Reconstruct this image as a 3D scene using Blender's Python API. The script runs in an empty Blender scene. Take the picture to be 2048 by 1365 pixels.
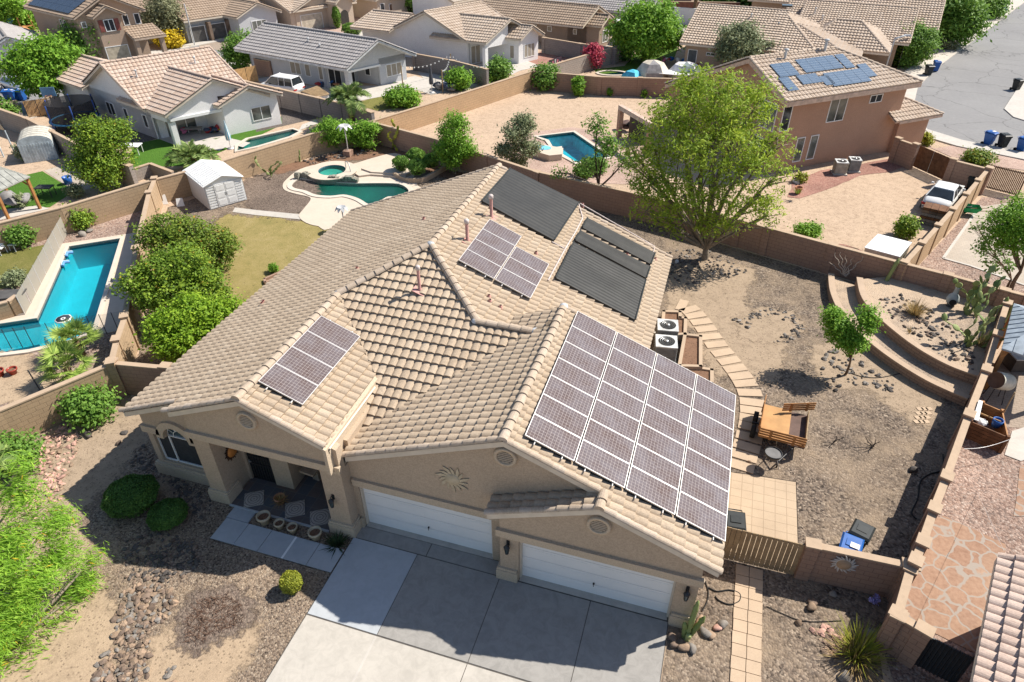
import bpy,bmesh,math,random
import numpy as np
from mathutils import Vector,Matrix
from mathutils.geometry import tessellate_polygon
random.seed(7); RNG = np.random.default_rng(7)
R = math.radians
scene = bpy.context.scene
COL = scene.collection
# ------------------------------------------------------------------ camera (calibrated from the photograph)
CX,CY,FPX = 1024.0,682.5,1365.0
CAM = np.array([-0.93757242,-13.24917409,19.70312626])
def _rot(p,r,yaw):
 cy,sy = math.cos(yaw),math.sin(yaw); cp,sp = math.cos(p),math.sin(p); cr,sr = math.cos(r),math.sin(r)
 Rz = np.array([[cy,sy,0],[-sy,cy,0],[0,0,1]])
 C = np.array([[1,0,0],[0,-sp,-cp],[0,cp,-sp]])
 Rr = np.array([[cr,-sr,0],[sr,cr,0],[0,0,1]])
 return Rr@C@Rz
MC = _rot(R(36.0),R(-0.35),R(17.57))
def G(x,y,z=0.0):
 """survey: the world point at height z that the photograph shows at pixel (x, y) of 2048x1365"""
 d = MC.T@np.array([(x-CX)/FPX,(y-CY)/FPX,1.0])
 t = (z-CAM[2])/d[2]
 q = CAM+d*t
 return Vector((float(q[0]),float(q[1]),float(z)))
def GY(x,y,y0):
 d = MC.T@np.array([(x-CX)/FPX,(y-CY)/FPX,1.0]); t = (y0-CAM[1])/d[1]; return Vector(CAM+d*t)
def G2(x,y,z=0.0):
 g = G(x,y,z); return(g.x,g.y)
cam = bpy.data.cameras.new("camera"); cam.sensor_fit = 'HORIZONTAL'; cam.sensor_width = 36.0
cam.lens = FPX/2048*36; cam.clip_end = 2000; cam.clip_start = 0.1
camo = bpy.data.objects.new("camera",cam); COL.objects.link(camo)
mw = np.eye(4); mw[:3,0] = MC[0]; mw[:3,1] = -MC[1]; mw[:3,2] = -MC[2]; mw[:3,3] = CAM
camo.matrix_world = Matrix(mw.tolist()); scene.camera = camo
# ------------------------------------------------------------------ light
SUN = Vector((0.71,0.55,1.0)).normalized()
w = bpy.data.worlds.new("World"); scene.world = w; w.use_nodes = True
nt = w.node_tree; bg = nt.nodes['Background']
sky = nt.nodes.new('ShaderNodeTexSky'); sky.sky_type = 'NISHITA'; sky.sun_disc = False
sky.sun_elevation = math.asin(SUN.z); sky.sun_rotation = math.atan2(SUN.x,SUN.y)
sky.air_density = 1.0; sky.dust_density = 0.6; sky.ozone_density = 1.2
nt.links.new(sky.outputs[0],bg.inputs[0]); bg.inputs[1].default_value = 0.088
sl = bpy.data.lights.new("sun",'SUN'); sl.energy = 5.0; sl.angle = R(0.53); sl.color = (1.0,0.94,0.845)
so = bpy.data.objects.new("sun",sl); COL.objects.link(so)
so.rotation_euler = (-SUN).to_track_quat('-Z','Y').to_euler(); so.location = (20,20,60)
scene.view_settings.view_transform = 'Standard'; scene.view_settings.look = 'None'
scene.view_settings.exposure = 0.60; scene.view_settings.gamma = 1.0
scene.render.engine = 'CYCLES'
scene.cycles.max_bounces = 6; scene.cycles.diffuse_bounces = 3; scene.cycles.glossy_bounces = 2
scene.cycles.transparent_max_bounces = 8; scene.cycles.transmission_bounces = 3
scene.cycles.caustics_reflective = False; scene.cycles.caustics_refractive = False
scene.cycles.use_denoising = True
# ------------------------------------------------------------------ materials
class NB:
 def __init__(s,name):
  s.m = bpy.data.materials.new(name); s.m.use_nodes = True; s.t = s.m.node_tree
  s.p = s.t.nodes['Principled BSDF']; s.out = s.t.nodes['Material Output']
 def n(s,typ,**kw):
  o = s.t.nodes.new('ShaderNode'+typ)
  for k,v in kw.items():
   if k.startswith('_'):setattr(o,k[1:],v)
   else:o.inputs[k.replace('__',' ')].default_value = v
  return o
 def l(s,a,b):s.t.links.new(a,b)
 def coord(s,kind='Object'):
  if not hasattr(s,'_tc'):s._tc = s.n('TexCoord')
  return s._tc.outputs[kind]
 def noise(s,scale,detail=3,rough=0.55,co=None,dist=0.0):
  o = s.n('TexNoise',Scale=scale,Detail=detail,Roughness=rough,Distortion=dist)
  s.l(co if co is not None else s.coord(),o.inputs['Vector']); return o.outputs['Fac']
 def ramp(s,fac,stops,interp='LINEAR'):
  o = s.n('ValToRGB'); cr = o.color_ramp; cr.interpolation = interp
  while len(cr.elements)<len(stops):cr.elements.new(0.5)
  for e,(p,c) in zip(cr.elements,stops):
   e.position = p; e.color = (*c,1) if len(c)==3 else c
  s.l(fac,o.inputs[0]); return o.outputs[0]
 def mix(s,fac,a,b,blend='MIX'):
  o = s.n('Mix',_data_type='RGBA',_blend_type=blend)
  for k,v in((0,fac),(6,a),(7,b)):
   if hasattr(v,'is_output') or isinstance(v,bpy.types.NodeSocket):s.l(v,o.inputs[k])
   elif k==0:o.inputs[0].default_value = v
   else:o.inputs[k].default_value = (*v,1)
  return o.outputs[2]
 def math(s,op,a,b=0.5):
  o = s.n('Math',_operation=op)
  for i,v in enumerate((a,b)):
   if isinstance(v,bpy.types.NodeSocket):s.l(v,o.inputs[i])
   else:o.inputs[i].default_value = v
  return o.outputs[0]
 def bump(s,h,strength=0.3,dist=0.02):
  o = s.n('Bump',Strength=strength,Distance=dist); s.l(h,o.inputs['Height']); s.l(o.outputs[0],s.p.inputs['Normal'])
 def fin(s,col=None,rough=0.8,spec=0.3,metal=0.0):
  if col is not None:
   if isinstance(col,bpy.types.NodeSocket):s.l(col,s.p.inputs['Base Color'])
   else:s.p.inputs['Base Color'].default_value = (*col,1)
  s.p.inputs['Roughness'].default_value = rough; s.p.inputs['Specular IOR Level'].default_value = spec
  s.p.inputs['Metallic'].default_value = metal
  return s.m
def mul(c,k):return tuple(min(1,x*k) for x in c)
def simple(name,c,var=0.25,scale=3.0,rough=0.7,spec=0.3,metal=0.0,fine=0.0,fscale=60,bump=0.0,bs=40):
 b = NB(name); f = b.noise(scale,4)
 col = b.ramp(f,[(0.3,mul(c,1-var)),(0.7,mul(c,1+var))])
 if fine:
  f2 = b.noise(fscale,2,0.7); col = b.mix(1.0,col,b.ramp(f2,[(0.3,(1-fine,)*3),(0.7,(1+fine*0.0+0.0,)*3)]),'MULTIPLY')
 if bump:b.bump(b.noise(bs,3),bump,0.02)
 return b.fin(col,rough,spec,metal)
def stucco(name,c,var=0.12,stain=0.0):
 b = NB(name); f = b.noise(0.6,5,0.6); col = b.ramp(f,[(0.3,mul(c,1-var)),(0.7,mul(c,1+var))])
 f2 = b.noise(22,3,0.7); col = b.mix(0.6,col,b.ramp(f2,[(0.35,mul(c,0.72)),(0.62,mul(c,1.12))]))
 b.bump(b.noise(45,4,0.7),0.55,0.012); return b.fin(col,0.92,0.15)
def tile(name,base,dark,light,weather=0.35):
 b = NB(name); uv = b.coord('UV')
 fl = b.n('VectorMath',_operation='FLOOR'); b.l(uv,fl.inputs[0])
 wn = b.n('TexWhiteNoise',_noise_dimensions='2D'); b.l(fl.outputs[0],wn.inputs['Vector'])
 col = b.ramp(wn.outputs['Value'],[(0.0,dark),(0.45,base),(0.8,base),(1.0,light)])
 f = b.noise(0.55,5,0.65); col = b.mix(weather,col,b.ramp(f,[(0.3,mul(dark,0.9)),(0.7,light)]))
 f2 = b.noise(18,4,0.75); col = b.mix(0.45,col,b.ramp(f2,[(0.35,mul(base,0.6)),(0.65,mul(base,1.25))])); f4 = b.noise(2.2,6,0.7,dist=1.2); col = b.mix(b.ramp(f4,[(0.56,(0,)*3),(0.72,(.55,)*3)]),col,mul(dark,.72))
 b.bump(b.noise(70,3),0.25,0.006); return b.fin(col,0.85,0.2)
def gravel(name,cols,cell=22,patch=None,pscale=0.25,bump=0.8,psharp=(0.42,0.6),fine=0.5):
 """speckled stones: cols = list of stone colours; patch = colour of bare soil showing through"""
 b = NB(name); co = b.coord()
 v = b.n('TexVoronoi',Scale=cell); b.l(co,v.inputs['Vector'])
 sep = b.n('SeparateColor'); b.l(v.outputs['Color'],sep.inputs[0])
 k = len(cols); col = b.ramp(sep.outputs[0],[(i/max(1,k-1),c) for i,c in enumerate(cols)])
 big = b.noise(0.35,4,0.6); col = b.mix(1.0,col,b.ramp(big,[(0.25,(0.72,)*3),(0.75,(1.22,)*3)]),'MULTIPLY')
 gap = b.ramp(v.outputs['Distance'],[(0.0,(1,)*3),(0.75,(0.62,)*3)]); col = b.mix(fine,col,gap,'MULTIPLY')
 h = v.outputs['Distance']
 if patch:
  pf = b.noise(pscale,6,0.68); m = b.ramp(pf,[(psharp[0],(0,)*3),(psharp[1],(1,)*3)])
  sp = b.noise(9,3,0.8); m2 = b.math('MULTIPLY',m,b.math('ADD',sp,0.35))
  col = b.mix(m2,col,b.mix(b.noise(3,5,0.7),mul(patch,0.8),mul(patch,1.15)))
 b.bump(h,bump,0.03); b.t.nodes[-1].invert = True
 return b.fin(col,0.95,0.12)
def soil(name,c,c2,scale=0.5,bump=0.5):
 b = NB(name); f = b.noise(scale,8,0.68); col = b.ramp(f,[(0.3,c2),(0.5,c),(0.72,mul(c,1.15))])
 f2 = b.noise(14,4,0.75); col = b.mix(0.55,col,b.ramp(f2,[(0.32,mul(c2,0.75)),(0.62,mul(c,1.1))]))
 f3 = b.noise(2.6,6,0.75,dist=0.7); col = b.mix(0.5,col,b.ramp(f3,[(0.33,mul(c2,0.72)),(0.5,c),(0.66,mul(c,1.14))]))
 v = b.n('TexVoronoi',Scale=13.0); b.l(b.coord(),v.inputs['Vector']); sp = b.n('SeparateColor'); b.l(v.outputs['Color'],sp.inputs[0]); pk = b.math('MULTIPLY',b.math('GREATER_THAN',sp.outputs[0],.80),b.math('LESS_THAN',v.outputs['Distance'],.42)); col = b.mix(b.math('MULTIPLY',pk,.6),col,mul(c2,.5))
 b.bump(b.noise(16,6,0.8),bump,0.05); return b.fin(col,0.96,0.1)
def lawn(name,c1,c2,c3,scale=0.6):
 b = NB(name); f = b.noise(scale,6,0.7); col = b.ramp(f,[(0.28,c1),(0.5,c2),(0.7,c3)])
 f2 = b.noise(30,3,0.85); col = b.mix(0.5,col,b.ramp(f2,[(0.3,mul(c1,0.55)),(0.65,mul(c3,1.15))]))
 b.bump(b.noise(55,3,0.8),1.0,0.04); return b.fin(col,0.95,0.1)
def block(name,c,c2,mortar,bw=0.42,bh=0.21,msize=0.012):
 b = NB(name); uv = b.coord('UV')
 t = b.n('TexBrick',Scale=1.0,Mortar__Size=msize,Brick__Width=bw,Row__Height=bh,Mortar__Smooth=0.2,Bias=0.0)
 t.inputs['Color1'].default_value = (*c,1); t.inputs['Color2'].default_value = (*c2,1); t.inputs['Mortar'].default_value = (*mortar,1)
 b.l(uv,t.inputs['Vector'])
 f = b.noise(0.7,5,0.65); col = b.mix(1.0,t.outputs[0],b.ramp(f,[(0.25,(0.78,)*3),(0.75,(1.12,)*3)]),'MULTIPLY')
 f2 = b.noise(25,3,0.8); col = b.mix(0.35,col,b.ramp(f2,[(0.3,mul(c,0.7)),(0.7,mul(c,1.2))]))
 b.bump(b.math('SUBTRACT',b.noise(40,3),t.outputs['Fac']),0.5,0.012); return b.fin(col,0.93,0.12)
def pavers(name,c,c2,mortar,bw,bh,off=0.5,msize=0.012,kind='UV'):
 b = NB(name); t = b.n('TexBrick',Scale=1.0,Mortar__Size=msize,Brick__Width=bw,Row__Height=bh,Mortar__Smooth=0.1)
 t.offset = off
 t.inputs['Color1'].default_value = (*c,1); t.inputs['Color2'].default_value = (*c2,1); t.inputs['Mortar'].default_value = (*mortar,1)
 b.l(b.coord(kind),t.inputs['Vector'])
 f = b.noise(0.8,5,0.65); col = b.mix(1.0,t.outputs[0],b.ramp(f,[(0.25,(0.8,)*3),(0.75,(1.12,)*3)]),'MULTIPLY')
 f2 = b.noise(30,3,0.8); col = b.mix(0.3,col,b.ramp(f2,[(0.3,mul(c,0.7)),(0.7,mul(c,1.2))]))
 b.bump(b.math('SUBTRACT',b.math('MULTIPLY',b.noise(40,3),0.3),t.outputs['Fac']),0.4,0.01); return b.fin(col,0.9,0.15)
def concrete(name,c,var=0.12,stain=0.5):
 b = NB(name); f = b.noise(0.9,6,0.65,dist=0.4); col = b.ramp(f,[(0.28,mul(c,1-var*1.6)),(0.5,c),(0.75,mul(c,1+var))])
 f3 = b.noise(3.1,5,0.7,dist=0.8); col = b.mix(stain,col,b.ramp(f3,[(0.35,mul(c,0.78)),(0.6,mul(c,1.08))]))
 f2 = b.noise(60,2,0.8); col = b.mix(0.25,col,b.ramp(f2,[(0.3,mul(c,0.75)),(0.7,mul(c,1.15))]))
 b.bump(b.noise(50,3),0.15,0.008); return b.fin(col,0.88,0.2)
def flagstone(name,cols,mortar,scale=1.15):
 b = NB(name); co = b.coord(); d = b.n('TexNoise',Scale=2.0,Detail=2); b.l(co,d.inputs['Vector'])
 ad = b.n('VectorMath',_operation='MULTIPLY_ADD'); b.l(d.outputs['Color'],ad.inputs[0]); ad.inputs[1].default_value = (0.35,)*3; b.l(co,ad.inputs[2])
 v = b.n('TexVoronoi',Scale=scale); b.l(ad.outputs[0],v.inputs['Vector'])
 e = b.n('TexVoronoi',Scale=scale,_feature='DISTANCE_TO_EDGE'); b.l(ad.outputs[0],e.inputs['Vector'])
 sep = b.n('SeparateColor'); b.l(v.outputs['Color'],sep.inputs[0])
 k = len(cols); col = b.ramp(sep.outputs[0],[(i/(k-1),c) for i,c in enumerate(cols)])
 col = b.mix(0.4,col,b.ramp(b.noise(7,5,0.7),[(0.3,mul(cols[0],0.7)),(0.7,mul(cols[-1],1.2))]))
 m = b.ramp(e.outputs['Distance'],[(0.035,(1,)*3),(0.06,(0,)*3)])
 col = b.mix(m,col,mortar); b.bump(e.outputs['Distance'],0.3,0.02); return b.fin(col,0.9,0.15)
def leafmat(name,dark,mid,bright,trans=0.3,odd=None):
 b = NB(name); at = b.n('Attribute',_attribute_name='tint')
 st = [(0.0,dark),(0.5,mid),(0.97,bright)]
 if odd:st = [(0.0,dark),(0.5,mid),(0.9,bright),(0.93,odd),(1.0,odd)]
 col = b.ramp(at.outputs['Fac'],st)
 b.fin(col,0.6,0.25)
 tr = b.n('BsdfTranslucent'); b.l(b.mix(0.5,col,bright),tr.inputs[0])
 mx = b.n('MixShader'); mx.inputs[0].default_value = trans; b.l(b.p.outputs[0],mx.inputs[1]); b.l(tr.outputs[0],mx.inputs[2])
 b.l(mx.outputs[0],b.out.inputs[0]); return b.m
def glassy(name,c=(0.02,0.025,0.03),rough=0.08):
 b = NB(name); f = b.noise(1.3,3); col = b.ramp(f,[(0.3,mul(c,0.6)),(0.7,mul(c,1.8))]); return b.fin(col,rough,0.6)
def panelmat(name,cell,cell2,line,nx,ny,lw=0.05,rough=0.25):
 b = NB(name); uv = b.coord('UV'); sp = b.n('SeparateXYZ'); b.l(uv,sp.inputs[0])
 def grid(s,n):
  f = b.math('FRACT',b.math('MULTIPLY',s,n)); g = b.math('ABSOLUTE',b.math('SUBTRACT',f,0.5)); return b.math('GREATER_THAN',g,0.5-lw)
 m = b.math('MAXIMUM',grid(sp.outputs[0],nx),grid(sp.outputs[1],ny))
 f = b.noise(1.1,4,0.7); col = b.ramp(f,[(0.32,cell),(0.68,cell2)])
 f2 = b.noise(7,3,0.8); col = b.mix(0.3,col,b.ramp(f2,[(0.3,mul(cell,0.6)),(0.7,mul(cell2,1.4))]))
 col = b.mix(m,col,line); return b.fin(col,rough,0.5)
def watermat(name,tint,rough=0.03,murk=0.0,murkcol=(0.05,0.2,0.15)):
 """clear water sheet over a plastered basin: Fresnel reflection on top, tinted transmission below"""
 b = NB(name); t = b.n('BsdfTransparent'); t.inputs[0].default_value = (*tint,1)
 df = b.n('BsdfDiffuse'); df.inputs[0].default_value = (*murkcol,1)
 mm = b.n('MixShader'); mm.inputs[0].default_value = murk; b.l(t.outputs[0],mm.inputs[1]); b.l(df.outputs[0],mm.inputs[2])
 g = b.n('BsdfGlossy'); g.inputs['Roughness'].default_value = rough
 fr = b.n('Fresnel'); fr.inputs[0].default_value = 1.33
 bu = b.n('Bump',Strength=0.3,Distance=0.06); b.l(b.noise(5,3,0.6,dist=1.0),bu.inputs['Height'])
 b.l(bu.outputs[0],g.inputs['Normal']); b.l(bu.outputs[0],fr.inputs['Normal'])
 mx = b.n('MixShader'); b.l(fr.outputs[0],mx.inputs[0]); b.l(mm.outputs[0],mx.inputs[1]); b.l(g.outputs[0],mx.inputs[2])
 b.l(mx.outputs[0],b.out.inputs[0]); return b.m
 # ------------------------------------------------------------------ mesh builder
class MB:
 def __init__(s):s.v = []; s.f = []; s.mi = []; s.uv = []; s.mats = []; s.cur = 0; s.sm = []; s.smooth = False
 def mat(s,m):
  if m not in s.mats:s.mats.append(m)
  s.cur = s.mats.index(m); return s
 def face(s,pts,uv=None):
  i = len(s.v); s.v.extend([tuple(p) for p in pts]); s.f.append(tuple(range(i,i+len(pts)))); s.mi.append(s.cur)
  s.uv.append(uv); s.sm.append(s.smooth)
 def mesh(s,verts,faces):
  i = len(s.v); s.v.extend([tuple(p) for p in verts])
  for f in faces:s.f.append(tuple(i+k for k in f)); s.mi.append(s.cur); s.uv.append(None); s.sm.append(s.smooth)
 def box(s,c,d,rz=0.0,taper=1.0,rx=0.0,ry=0.0):
  hx,hy,hz = d[0]/2,d[1]/2,d[2]/2
  M = Matrix.Translation(c)@Matrix.Rotation(rz,4,'Z')@Matrix.Rotation(ry,4,'Y')@Matrix.Rotation(rx,4,'X')
  P = [(-hx,-hy,-hz),(hx,-hy,-hz),(hx,hy,-hz),(-hx,hy,-hz)]+[(-hx*taper,-hy*taper,hz),(hx*taper,-hy*taper,hz),(hx*taper,hy*taper,hz),(-hx*taper,hy*taper,hz)]
  P = [M@Vector(p) for p in P]
  for q in((0,3,2,1),(4,5,6,7)):s.face([P[k] for k in q],None)
  for a,b in((0,1),(1,2),(2,3),(3,0)):
   L = (P[b]-P[a]).length; H = (P[a+4]-P[a]).length
   s.face([P[a],P[b],P[b+4],P[a+4]],[(0,0),(L,0),(L,H),(0,H)])
  return s
 def bx(s,x0,x1,y0,y1,z0,z1):return s.box(((x0+x1)/2,(y0+y1)/2,(z0+z1)/2),(x1-x0,y1-y0,z1-z0))
 def prism(s,poly,z0,z1,top=True,bottom=False,uvs=1.0):
  """poly: list of (x,y), extruded; side uv in metres"""
  area = sum(poly[i][0]*poly[(i+1)%len(poly)][1]-poly[(i+1)%len(poly)][0]*poly[i][1] for i in range(len(poly)))
  if area<0:poly = poly[::-1]
  u = 0
  for i in range(len(poly)):
   a,b = poly[i],poly[(i+1)%len(poly)]; L = math.hypot(b[0]-a[0],b[1]-a[1])
   s.face([(*a,z0),(*b,z0),(*b,z1),(*a,z1)],[(u,z0),(u+L,z0),(u+L,z1),(u,z1)]); u+=L
  if top:s.flat([(*p,z1) for p in poly])
  if bottom:s.flat([(*p,z0) for p in poly][::-1])
 def flat(s,pts,holes=()):
  loops = [[Vector(p) for p in pts]]+[[Vector(p) for p in h] for h in holes]
  allp = [p for l in loops for p in l]; tris = tessellate_polygon(loops)
  i = len(s.v); s.v.extend([tuple(p) for p in allp])
  for t in tris:
   a,b,c = (allp[k] for k in t)
   t = tuple(t) if(b-a).cross(c-a).z>=0 else tuple(t[::-1])
   s.f.append(tuple(i+k for k in t)); s.mi.append(s.cur); s.uv.append([(allp[k].x,allp[k].y) for k in t]); s.sm.append(False)
 def slab(s,pts,th):
  """a flat convex 3D polygon given thickness th along its normal (downwards)"""
  P = [Vector(p) for p in pts]; n = (P[1]-P[0]).cross(P[2]-P[0]).normalized()
  Q = [p-n*th for p in P]; uv = None
  X = (P[1]-P[0]).normalized(); Y = n.cross(X)
  s.face(P,[((p-P[0]).dot(X),(p-P[0]).dot(Y)) for p in P]); s.face(Q[::-1])
  for i in range(len(P)):j = (i+1)%len(P); s.face([P[j],P[i],Q[i],Q[j]])
 def tube(s,pts,r,n=8,caps=True,rs=None):
  P = [Vector(p) for p in pts]; rings = []; prev = None
  for i,p in enumerate(P):
   d = (P[min(i+1,len(P)-1)]-P[max(i-1,0)]).normalized()
   if prev is None:a = d.orthogonal().normalized()
   else:
    a = prev-d*prev.dot(d); a = a.normalized() if a.length>1e-6 else d.orthogonal().normalized()
   prev = a; b = d.cross(a); rr = rs[i] if rs else r
   rings.append([p+(a*math.cos(2*math.pi*k/n)+b*math.sin(2*math.pi*k/n))*rr for k in range(n)])
  i0 = len(s.v); sm = s.smooth; s.smooth = True
  faces = []
  for i in range(len(P)-1):
   for k in range(n):
    faces.append((i*n+k,i*n+(k+1)%n,(i+1)*n+(k+1)%n,(i+1)*n+k))
  s.mesh([p for r_ in rings for p in r_],faces); s.smooth = sm
  if caps:s.face(rings[0][::-1]); s.face(rings[-1])
 def lathe(s,prof,c=(0,0,0),n=20,axis=None):
  V = []; F = []
  for(r,z) in prof:
   for k in range(n):
    a = 2*math.pi*k/n; V.append(Vector((r*math.cos(a),r*math.sin(a),z)))
  for i in range(len(prof)-1):
   for k in range(n):F.append((i*n+k,i*n+(k+1)%n,(i+1)*n+(k+1)%n,(i+1)*n+k))
  if axis is not None:
   q = Vector((0,0,1)).rotation_difference(Vector(axis)).to_matrix(); V = [q@v for v in V]
  c = Vector(c); sm = s.smooth; s.smooth = True; s.mesh([v+c for v in V],F); s.smooth = sm
 def xform(s,M):s.v = [tuple(M@Vector(p)) for p in s.v]; return s
 def build(s,name,parent=None,tint=None):
  off = LOC.get(parent.name,Vector((0,0,0))) if parent else Vector((0,0,0))
  me = bpy.data.meshes.new(name); V = np.array(s.v,dtype=np.float64)-np.array(off)
  me.from_pydata(V.tolist(),[],s.f); me.polygons.foreach_set('material_index',s.mi); me.polygons.foreach_set('use_smooth',s.sm)
  for m in s.mats:me.materials.append(m)
  if any(u is not None for u in s.uv):
   ul = me.uv_layers.new(name='UVMap'); dat = []
   for f,u in zip(s.f,s.uv):
    if u is None:dat.extend([0.5,0.5]*len(f))
    else:
     for q in u:dat.extend(q)
   ul.data.foreach_set('uv',dat)
  me.validate(); o = bpy.data.objects.new(name,me); COL.objects.link(o)
  LOC[o.name] = off.copy()
  if parent:o.parent = parent
  return o
LOC = {}
def tag(o,label=None,cat=None,group=None,kind=None):
 if label:o['label'] = label
 if cat:o['category'] = cat
 if group:o['group'] = group
 if kind:o['kind'] = kind
 return o
def thing(name,label,cat,loc=(0,0,0),group=None):
 o = bpy.data.objects.new(name,None); COL.objects.link(o); o.location = loc; o.empty_display_size = 0.2
 LOC[o.name] = Vector(loc); return tag(o,label,cat,group)
KIDS = {}
def copy_tree(o,parent=None):
 c = o.copy(); COL.objects.link(c); LOC[c.name] = LOC.get(o.name,Vector((0,0,0))).copy()
 if parent:c.parent = parent
 for ch in o.children:copy_tree(ch,c)
 return c
def place(proto,loc,rz=0.0,label=None,group=None,first=[set()],sc=None):
 if proto.name in first[0]:o = copy_tree(proto)
 else:first[0].add(proto.name); o = proto
 o.location = loc; o.rotation_euler = (0,0,rz)
 if sc:o.scale = (sc,sc,sc)
 if label:o['label'] = label
 if group:o['group'] = group
 return o
def struct(name,mb):return tag(mb.build(name),kind='structure')
def P(*px,z=0.0):return[G2(a,b,z) for a,b in px]
def wob(poly,step=0.8,amp=0.12,seed=1):
 """give a hand-laid edge a natural, irregular outline"""
 r = random.Random(seed); out = []
 for i in range(len(poly)):
  a,b = poly[i],poly[(i+1)%len(poly)]; L = math.hypot(b[0]-a[0],b[1]-a[1]); n = max(1,int(L/step))
  for k in range(n):
   t = k/n; j = amp if k else amp*0.3
   out.append((a[0]+(b[0]-a[0])*t+r.uniform(-j,j),a[1]+(b[1]-a[1])*t+r.uniform(-j,j)))
 return out
def smooth_loop(pts,n=4):
 """closed Catmull-Rom through 2D points"""
 out = []; m = len(pts)
 for i in range(m):
  p0,p1,p2,p3 = pts[i-1],pts[i],pts[(i+1)%m],pts[(i+2)%m]
  for k in range(n):
   t = k/n
   out.append(tuple(0.5*((2*p1[d])+(-p0[d]+p2[d])*t+(2*p0[d]-5*p1[d]+4*p2[d]-p3[d])*t*t+(-p0[d]+3*p1[d]-3*p2[d]+p3[d])*t**3) for d in range(2)))
 return out
def smooth_line(pts,n=5):
 out = []; q = [pts[0]]+list(pts)+[pts[-1]]; D = len(pts[0])
 for i in range(1,len(q)-2):
  p0,p1,p2,p3 = q[i-1],q[i],q[i+1],q[i+2]
  for k in range(n):
   t = k/n
   out.append(tuple(0.5*((2*p1[d])+(-p0[d]+p2[d])*t+(2*p0[d]-5*p1[d]+4*p2[d]-p3[d])*t*t+(-p0[d]+3*p1[d]-3*p2[d]+p3[d])*t**3) for d in range(D)))
 out.append(tuple(pts[-1])); return out
def offset_loop(pts,d):
 """offset a closed 2D loop outward by d"""
 n = len(pts); area = sum(pts[i][0]*pts[(i+1)%n][1]-pts[(i+1)%n][0]*pts[i][1] for i in range(n)); sg = 1 if area>0 else-1
 out = []
 for i in range(n):
  a,b,c = Vector(pts[i-1]),Vector(pts[i]),Vector(pts[(i+1)%n])
  n1 = (b-a).normalized(); n2 = (c-b).normalized(); nn = Vector((n1.y+n2.y,-(n1.x+n2.x)))
  nn = nn.normalized()*sg if nn.length>1e-6 else Vector((n1.y,-n1.x))*sg
  out.append((b.x+nn.x*d,b.y+nn.y*d))
 return out
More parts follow.
